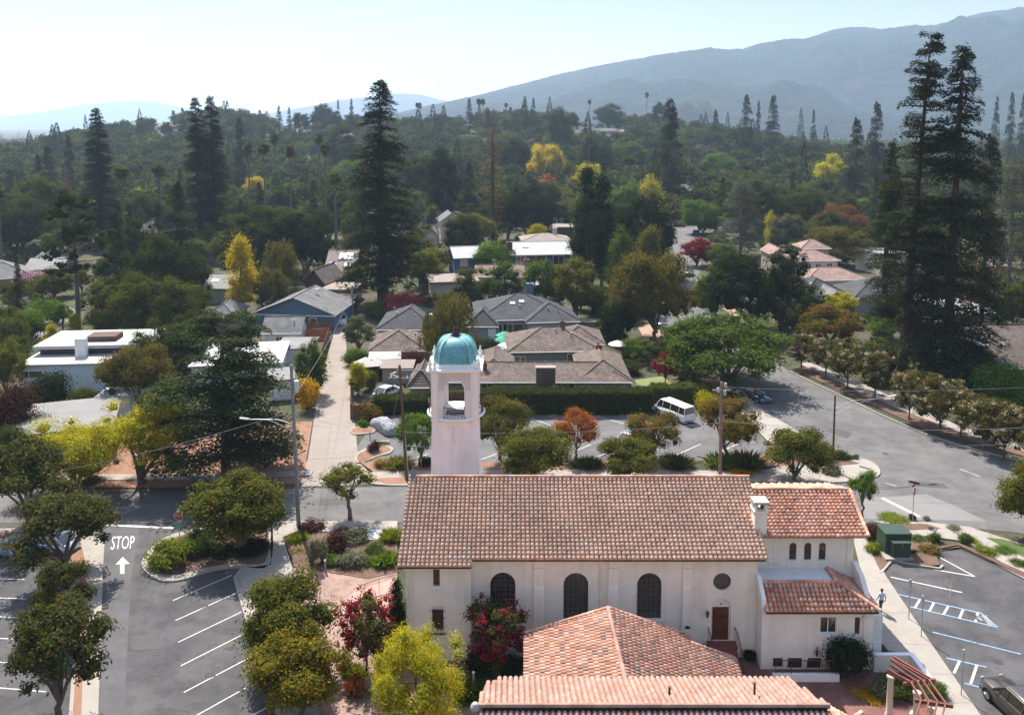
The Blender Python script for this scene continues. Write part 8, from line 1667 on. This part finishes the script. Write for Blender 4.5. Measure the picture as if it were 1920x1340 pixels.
for x, yb, yt, w, lb in ((234, 470, 325, 38, 'fan palm with a brown skirt below the lone redwood'), (303, 455, 322, 34, 'fan palm between the lone redwood and the paired redwoods'), (373, 452, 298, 36, 'fan palm in front of the paired redwoods'), (498, 420, 280, 26, 'fan palm above the fresh green column tree'), (470, 418, 280, 22, 'fan palm left of the one above the column tree'), (547, 425, 286, 26, 'brown-headed fan palm right of the column tree'), (601, 400, 262, 20, 'tall fan palm, left of two near the central redwood'), (613, 428, 281, 24, 'brown-skirted fan palm, right of two near the central redwood'), (630, 470, 336, 34, 'fan palm under the left boughs of the central redwood'), (4, 500, 366, 40, 'fan palm cut by the left edge'), (519, 400, 262, 20, 'slim fan palm right of the blue-green conifer'), (1103, 360, 264, 20, 'fan palm standing above the round dark tree'), (1180, 395, 302, 30, 'palm in the dark trees left of the lime-yellow tree'), (1522, 345, 290, 22, 'fan palm by the small brownish roof'), (327, 262, 212, 8, 'tiny far palm beside the pink-walled villa'), (231, 282, 232, 8, 'tiny far palm on the left plain'), (898, 262, 192, 12, 'tall palm, left of two, on the central skyline'), (906, 262, 192, 12, 'tall palm, right of two, on the central skyline'), (783, 262, 198, 9, 'thin palm, left of two, right of the central redwood top'), (788, 264, 199, 9, 'thin palm, right of two, right of the central redwood top'), (949, 250, 198, 9, 'small skyline palm, left of two, left of the twin firs'), (957, 252, 205, 8, 'small skyline palm, right of two, left of the twin firs'), (1105, 246, 192, 9, 'skyline palm left of the crest house'), (1212, 240, 179, 9, 'skyline palm right of the crest house')):
    T('fanpalm', 'palm', x, yb, yt, w, lb, G4)
G5 = 'firs along the hill skyline'
for x, yb, yt, w, lb in ((344, 262, 202, 24, 'round-topped tree left of the paired redwoods on the skyline'), (524, 246, 198, 20, 'skyline fir above the white villa'), (543, 246, 201, 16, 'slim skyline fir right of the one above the villa'), (488, 252, 206, 22, 'skyline fir on the left brow of the hill'), (660, 250, 184, 16, 'slim skyline fir left of the central redwood'), (635, 250, 186, 14, 'slim skyline fir farthest left of the central redwood'), (880, 250, 184, 26, 'broad skyline fir right of the central redwood'), (984, 248, 180, 24, 'skyline fir, left of the twin pair'), (1000, 250, 184, 18, 'skyline fir, right of the twin pair'), (110, 262, 238, 12, 'tiny far fir on the left plain, left of two'), (139, 262, 237, 14, 'tiny far fir on the left plain, right of two'), (1340, 300, 206, 30, 'dark fir right of the bare orange bank'), (1500, 280, 202, 22, 'slim fir between the right skyline pair and the giants'), (1420, 285, 188, 18, 'thin fir between the right skyline pair'), (1523, 290, 206, 18, 'slim fir, second between the skyline pair and the giants'), (1890, 320, 172, 30, 'fir on the far right skyline, right of the giants'), (1862, 320, 180, 24, 'fir just right of the giant redwoods on the skyline'), (1912, 322, 176, 30, 'fir at the right edge of the skyline')):
    T('fir', 'redwood', x, yb, yt, w, lb, G5)
G6 = 'round trees along the hill skyline'
for x, yb, yt, w, lf, lb in ((604, 250, 194, 44, 'oak', 'big round oak on the skyline right of the firs'), (566, 250, 210, 34, 'oak', 'round skyline oak left of the big one'), (625, 252, 208, 36, 'oak', 'round skyline oak right of the big one'), (830, 250, 214, 46, 'oak', 'round oak on the hill left of the broad skyline fir'), (918, 252, 200, 26, 'olive', 'pale loose tree right of the broad skyline fir'), (1140, 245, 194, 56, 'oak', 'wide oak left of the crest house'), (1240, 245, 192, 40, 'oak', 'round oak behind the tall dark pointed fir'), (1286, 228, 186, 40, 'khaki', 'brownish bare-topped tree, left of two above the orange bank'), (1318, 232, 186, 40, 'khaki', 'brownish bare-topped tree, right of two above the orange bank'), (462, 268, 226, 40, 'oak', 'round oak left of the blue-green conifer top'), (266, 262, 228, 18, 'oak', 'small tree left of the pink-walled villa'), (313, 262, 228, 22, 'oak', 'small tree behind the pink-walled villa'), (1068, 250, 210, 40, 'oak', 'round oak just right of the tall round-headed tree')):
    T('oak', lf, x, yb, yt, w, lb, G6)
# hedges
hedge('clipped_hedge', 'long clipped dark hedge between the parking lot and the shake-roofed houses', [(P(806, 770).x, 103.2), (P(1219, 770).x, 103.4)], 2.6, 2.75, 'oak', 150, .22)
hedge('clipped_hedge', 'low leafy hedge left of the bell tower, in front of the pale silver-blue sedan', [(P(702, 770).x, 103.2), (P(804, 770).x, 103.2)], 2.4, 1.9, 'oak', 150, .22)
hedge('clipped_hedge', 'shorter olive hedge behind the white van', [(P(1222, 756).x, 106.5), (P(1330, 752).x, 106.8)], 2.2, 2.3, 'oak_olive', 100, .26)
hedge('clipped_hedge', 'dark garden hedge enclosing the yard with the pale silver-blue sedan', [(P(664, 716).x, 117.5), (P(748, 716).x, 117.5)], 1.6, 1.8, 'oak', 90, .26)
T('bigshrub', 'lime', 1325, 776, 732, 46, 'yellow-green bush right of the white van'); T('bigshrub', 'midgreen', 1368, 758, 734, 34, 'green bush behind the van-side utility pole'); T('tuft', 'juniper', 955, 730, 712, 36, 'feathery yellow-green plant on top of the hedge by the tower')
T('bigshrub', 'midgreen', 1190, 672, 634, 60, 'green garden shrub below the cream parasol'); T('loose', 'midgreen', 1215, 690, 640, 56, 'leafy garden tree between the cream parasol and the red maple'); T('bigshrub', 'oak', 1178, 706, 672, 50, 'dark shrub at the garden corner behind the hedge'); T('bigshrub', 'olive', 1014, 610, 590, 30, 'small olive shrub before the grey house windows'); T('bigshrub', 'midgreen', 880, 628, 604, 40, 'green shrub below the west wing of the grey house'); T('bigshrub', 'green', 950, 690, 672, 36, 'green shrub in the courtyard of the long shake house'); T('oak', 'oak', 1262, 690, 632, 60, 'dark small tree behind the red maple')
# ------------------------------------------------------------------ mountains
def fbm(x, y, seed=0, oct=5, s0=1.0):
    rng = np.random.default_rng(seed); out = np.zeros_like(x); amp = 1.0; f = s0
    for _ in range(oct):
        for k in range(3):
            a = rng.random() * 6.283; out += amp / 3 * np.sin((x * math.cos(a) + y * math.sin(a)) * f + rng.random() * 6.283 + 1.3 * np.sin((x * math.sin(a) - y * math.cos(a)) * f * .7 + rng.random() * 6))
        amp *= .5; f *= 2.07
    return out
def range_mesh(name, crest, R0, R1, R2, mat, npx, nr, rough, seed, bumps=0.0):
    pxs = np.linspace(crest[0][0], crest[-1][0], npx); cyv = np.interp(pxs, [c[0] for c in crest], [c[1] for c in crest])
    t = np.concatenate([np.linspace(0, 1, nr), np.linspace(1, 1.5, nr // 4)[1:]]); R = np.where(t <= 1, R0 + (R1 - R0) * t, R1 + (R2 - R1) * (t - 1) / .5)
    A, T = np.meshgrid((pxs - 960) / FPX, t); RR = np.broadcast_to(R[:, None], A.shape); C = np.broadcast_to(cyv[None], A.shape)
    X = A * RR; Yy = RR * 1.0; zc = CAMH + (236.5 - C) / FPX * R1
    prof = np.where(T <= 1, sstep(0, 1, T) * .55 + T * .45, 1 - (T - 1) * .7)
    n = fbm(X, Yy, seed, 6, 2 * math.pi / 1300)
    Z = zc * prof + rough * zc * n * np.sin(np.clip(T, 0, 1) * math.pi) * .8 + rough * zc * .05 * n
    if bumps: Z += bumps * fbm(X, Yy, seed + 5, 3, 2 * math.pi / 40)
    V = np.stack([X, Yy, Z - 1.0 * (T == 0)], -1).reshape(-1, 3); m, k = A.shape
    me = bpy.data.meshes.new(name); me.from_pydata(V.tolist(), [], [(j * k + i, j * k + i + 1, (j + 1) * k + i + 1, (j + 1) * k + i) for j in range(m - 1) for i in range(k - 1)])
    me.materials.append(mat); me.polygons.foreach_set('use_smooth', [True] * len(me.polygons)); tag(link(name, me), kind='structure')
    return X[:nr], Yy[:nr], Z[:nr]
M_hillwood = blotchy('wooded_slope', [(.008, .014, .007), (.024, .032, .014), (.013, .019, .009), (.045, .042, .024)], .006, 1, .03, .3, .0)
nt = M_hillwood.node_tree; q = noise(nt, .022, 5, .65); bump(nt, nt.nodes['Principled BSDF'], q.outputs[0], 1.0, 40)
M_hillwood.node_tree.nodes['Principled BSDF'].inputs['Specular IOR Level'].default_value = 0
crest = [(560, 240), (700, 225), (800, 203), (840, 196), (900, 181), (960, 165), (1010, 152), (1060, 140), (1110, 129), (1150, 122), (1200, 116), (1250, 110), (1320, 108), (1390, 105), (1420, 97), (1450, 88), (1490, 79), (1520, 71), (1550, 60), (1575, 56), (1610, 55), (1640, 59), (1680, 57), (1740, 53), (1765, 47), (1800, 40), (1840, 34), (1880, 28), (1920, 23), (2000, 12), (2150, 2), (2400, 10), (2700, 60)]
MX, MY, MZ = range_mesh('mountain', crest, 2300, 4200, 5000, M_hillwood, 420, 110, .22, 11, 2.6)
hz1 = [(380, 240), (500, 216), (560, 205), (600, 199), (640, 190), (700, 184), (745, 178), (790, 180), (830, 190), (900, 200), (1000, 215)]
range_mesh('distant_hills', hz1, 7000, 8500, 9200, M_hillwood, 90, 14, .04, 5)
hz2 = [(-500, 232), (-200, 225), (0, 222), (90, 212), (150, 200), (230, 193), (285, 191), (340, 203), (420, 214), (520, 226), (600, 236)]
range_mesh('faint_hills', hz2, 10000, 11500, 12200, M_hillwood, 90, 14, .04, 6)

# ------------------------------------------------------------------ woods too far to tell apart
def low_tree(rng, conifer, nq):
    if conifer:
        t = rng.random(nq) ** .8; a = rng.random(nq) * 6.283; r = .5 * (1 - t) ** .8 * rng.uniform(.5, 1.05, nq)
        pos = np.stack([np.cos(a) * r, np.sin(a) * r, .06 + .94 * t], 1); tip = np.stack([np.cos(a), np.sin(a), np.full(nq, -.25)], 1) + rng.normal(size=(nq, 3)) * .4
        return leafq(rng, pos, tip, rng.uniform(.09, .17, nq) * (1.15 - .7 * t), .6)
    nl = 14; ctr, r = lobes_in(rng, nl, (0, 0, .5), (.5, .5, .46), .13, .26, shell=.45)
    return fill_lobes(rng, ctr, r, nq, .115, .9, .3, .75, .05)
def wood(name, label, pts, leafmat, conifer, nq, wr, hr, seed, variants=9):
    rng = np.random.default_rng(seed); lib = [low_tree(rng, conifer, nq) for _ in range(variants)]; out = []
    for i, (x, y, z) in enumerate(pts):
        w = rng.uniform(*wr); h = rng.uniform(*hr); a = rng.random() * 6.283; c, s = math.cos(a), math.sin(a)
        q = lib[i % variants]; qx = q[..., 0] * w; qy = q[..., 1] * w
        out.append(np.stack([x + qx * c - qy * s, y + qx * s + qy * c, z - .3 + q[..., 2] * h], -1))
    me = quads(name, np.concatenate(out).astype(np.float32), leafmat); o = link(name, me); return tag(o, label, 'wood', kind='stuff')
def scatter(rng, n, y0, y1, xl=-.66, xr=.66):
    y = np.sqrt(rng.random(n) * (y1 ** 2 - y0 ** 2) + y0 ** 2); a = rng.uniform(xl, xr, n); return a * y, y
# ------------------------------------------------------------------ the remaining trees of the middle distance, each told by the landmark beside it
def px_of(p):
    z = p[2] - CAMH; dep = p[1] * _c - z * _s; up = p[1] * _s + z * _c; return PPX + FPX * p[0] / dep, PPY - FPX * up / dep
occ = []          # discs already taken: x, y, radius
LM = []           # landmarks: short name, photo x, photo y, plan x, y
SHORT = {}
for o in list(COL.objects):
    if o.parent is None and 'label' in o and o.get('kind') is None and o.location.y > 85:
        l = o.location; cat = o.get('category')
        if cat in ('house', 'garage', 'shed', 'carport', 'building'):
            xs_ = []; ys_ = []
            for ch in o.children:
                if ch.name.startswith('roof') or ch.name.startswith('wall'):
                    for v in ch.data.vertices: xs_.append(v.co.x); ys_.append(v.co.y)
            if xs_: occ.append(((min(xs_) + max(xs_)) / 2, (min(ys_) + max(ys_)) / 2, max(max(xs_) - min(xs_), max(ys_) - min(ys_)) * .5 + 1.5))
        elif cat in ('tree', 'palm', 'shrub', 'hedge') and o.type == 'EMPTY':
            w = o.scale[0] * 6; occ.append((l.x, l.y, max(1.5, min(5.5, w * .4))))
        if cat in ('house', 'tree', 'palm', 'garage', 'shed'): LM.append((o['label'], *px_of(l), l.x, l.y))
road_px = [[(566, 912), (690, 908), (672, 862), (657, 700), (652, 600), (664, 556), (640, 556), (622, 640), (577, 862)], [(1640, 905), (1509, 817), (1420, 768), (1330, 700), (1252, 625), (1230, 600), (1250, 575), (1258, 510), (1254, 425), (1316, 425), (1322, 510), (1330, 560), (1360, 590), (1480, 696), (1738, 817), (1920, 868), (1920, 985)], [(560, 912), (690, 740), (760, 770), (1220, 755), (1340, 765), (1450, 840), (1420, 905)], [(20, 655), (105, 618), (155, 582), (130, 570), (50, 608), (10, 640)]]
roads = [[tuple(P(*q))[:2] for q in r] for r in road_px]
keep_clear = [(1060, 640, 90), (640, 640, 60), (1290, 500, 40)]
used_lab = set(o['label'] for o in COL.objects if 'label' in o)
rng = np.random.default_rng(77); n_fill = 0; cand = 0
REL = [('just left of the', lambda dx, dy: dx < -8 and abs(dy) < 14), ('just right of the', lambda dx, dy: dx > 8 and abs(dy) < 14), ('directly behind the', lambda dx, dy: dy < -10 and abs(dx) < 25), ('directly in front of the', lambda dx, dy: dy > 10 and abs(dx) < 25), ('behind and left of the', lambda dx, dy: dy < 0 and dx < 0), ('behind and right of the', lambda dx, dy: dy < 0 and dx > 0), ('in front and left of the', lambda dx, dy: dy > 0 and dx < 0), ('in front and right of the', lambda dx, dy: dy > 0 and dx > 0)]
KIND = [('oak', 'oak', 'dark oak', (9, 14), (8, 13), .26), ('oak', 'oak_olive', 'olive-green oak', (8, 13), (7, 12), .16), ('tall', 'oak', 'dark upright tree', (6, 9), (9, 15), .12), ('round', 'midgreen', 'mid-green tree', (6, 9), (6, 9), .13), ('loose', 'olive', 'light olive tree', (6, 9), (7, 10), .08), ('round', 'green', 'fresh green tree', (5, 8), (5, 8), .06), ('fir', 'redwood', 'dark fir', (5, 8), (12, 20), .08), ('poplar', 'lime', 'yellow-green tree', (4, 6), (7, 11), .04), ('bigshrub', 'darkgreen', 'dark shrub', (4, 6), (3, 4.5), .07)]
pk = np.array([k[5] for k in KIND]); pk /= pk.sum()
while n_fill < 230 and cand < 14000:
    cand += 1
    y = math.sqrt(rng.uniform(118 ** 2, 345 ** 2)); x = rng.uniform(-.63, .63) * y
    k = KIND[rng.choice(len(KIND), p=pk)]; w = rng.uniform(*k[3]); h = rng.uniform(*k[4])
    if y < 190: w *= .62; h *= .62
    if any((x - a) ** 2 + (y - b) ** 2 < (r + w * .42) ** 2 for a, b, r in occ): continue
    if any(in_poly(x + dx, y + dy, r) for r in roads for dx in (-w * .4, w * .4) for dy in (-3, 1)): continue
    z = float(hill_z(x, y)); q = px_of((x, y, z)); top = px_of((x, y, z + h))
    # stay out of the view of the houses in the middle: nothing tall right in front of a house front
    blocked = False
    for a, b, r in occ:
        if r > 3.5 and b > y and b - y < 22 and abs(x - a) < r + 1 and h > 3.2: blocked = True; break
    if blocked and rng.random() < .93: continue
    best = None
    for lb, lx, ly, X_, Y_ in sorted(LM, key=lambda L: (L[3] - x) ** 2 + (L[4] - y) ** 2)[:7]:
        dx, dy = q[0] - lx, q[1] - ly
        for rn, fn in REL:
            if fn(dx, dy):
                core = lb.split(',')[0].split(' beside ')[0].split(' behind ')[0].split(' in front ')[0].split(' left of ')[0].split(' right of ')[0].split(' among ')[0].split(' below ')[0]
                full = ' '.join((k[2], rn, core)); key = (rn, core)
                if key not in used_lab and full not in used_lab and len(full.split()) <= 16: best = (full, key); break
        if best: break
    if not best: continue
    used_lab.add(best[0]); used_lab.add(best[1]); occ.append((x, y, w * .42)); n_fill += 1
    shrub = k[0] == 'bigshrub'
    place_plant(k[0], k[1], (x, y, z), w, h, NAME_OF[k[0]], best[0], 'shrub' if shrub else 'tree', 'trees and shrubs between the houses')
print('fill trees', n_fill, 'of', cand)
# the far woods that read as one mass
def clear_of(x, y, extra=0): return not any((x - a) ** 2 + (y - b) ** 2 < (r * .8 + extra) ** 2 for a, b, r in occ)
def pts_in(seed, n, y0, y1, keep=lambda x, y: True, xl=-.66, xr=.66, zf=hill_z):
    r = np.random.default_rng(seed); x, y = scatter(r, n, y0, y1, xl, xr); out = []
    for a, b in zip(x, y):
        if b < 420 and (not clear_of(a, b, 2.0) or any(in_poly(a, b, q) for q in roads)): continue
        if keep(a, b): out.append((a, b, float(zf(a, b))))
    return out
vistas = [(892, 868, 237), (668, 640, 254), (341, 309, 247), (1114, 1070, 236), (1160, 1122, 243), (590, 546, 237), (528, 502, 250), (324, 290, 236), (1318, 1285, 222), (548, 520, 231), (1184, 1164, 200)]
def seen(a, b):
    if b < 520: return True
    px, py = px_of((a, b, float(hill_z(a, b))))
    for x1, x0, yy in vistas:
        if x0 - 4 < px < x1 + 4 and yy - 2 < py < yy + 30: return False
    return True
wood('oak_wood', 'dark oak woods covering the low hill and plain', pts_in(1, 2200, 300, 900, seen), LF['oak'], False, 460, (8, 19), (7, 14), 1)
wood('mixed_wood', 'mid-green mixed trees scattered through the far woods', pts_in(2, 1500, 290, 900, seen), LF['oak_olive'], False, 360, (6, 14), (6, 12), 2)
wood('olive_wood', 'paler olive trees scattered through the far woods', pts_in(3, 600, 300, 900, seen), LF['midgreen'], False, 340, (6, 13), (6, 12), 3)
wood('conifer_wood', 'dark pointed conifers standing among the far woods', pts_in(4, 190, 330, 950, seen), LF['redwood'], True, 420, (6, 12), (11, 27), 4)
wood('autumn_wood', 'a few yellow and rusty trees in the far woods', pts_in(7, 130, 330, 850, seen), LF['olive'], False, 300, (6, 10), (6, 9), 7)
wood('garden_thicket', 'low garden bushes filling the yards between the houses', [(a, b, c) for a, b, c in pts_in(8, 3200, 112, 330) if not any((a - X_) ** 2 + (b - Y_) ** 2 < (R_ * 1.05 + 1) ** 2 for X_, Y_, R_ in occ if R_ > 4)], LF['oak_olive'], False, 130, (1.6, 4.6), (1.0, 3.4), 8)
def far_keep(a, b): return True
wood('plain_wood', 'hazy woods on the far plain', pts_in(5, 6500, 880, 1600, far_keep, -.68, .68), LF['oak_olive'], False, 60, (10, 17), (8, 14), 5)
wood('plain_conifer_wood', 'hazy conifers on the far plain', pts_in(6, 260, 880, 1500, far_keep, -.68, .68), LF['redwood'], True, 60, (8, 12), (16, 28), 6)
# ------------------------------------------------------------------ the air
hm = bpy.data.materials.new('hazy_air'); hm.use_nodes = True; nt = hm.node_tree; nt.nodes.remove(nt.nodes['Principled BSDF'])
pv = nt.nodes.new('ShaderNodeVolumePrincipled'); pv.inputs['Color'].default_value = (.60, .78, 1.0, 1); pv.inputs['Density'].default_value = .00013; pv.inputs['Anisotropy'].default_value = .3
nt.links.new(pv.outputs[0], nt.nodes['Material Output'].inputs['Volume'])
m = MB(); m.box((-9000, -90, -3), (9000, 12600, 740)); hz = m.build('haze', hm); tag(hz, kind='stuff'); hz.display_type = 'WIRE'
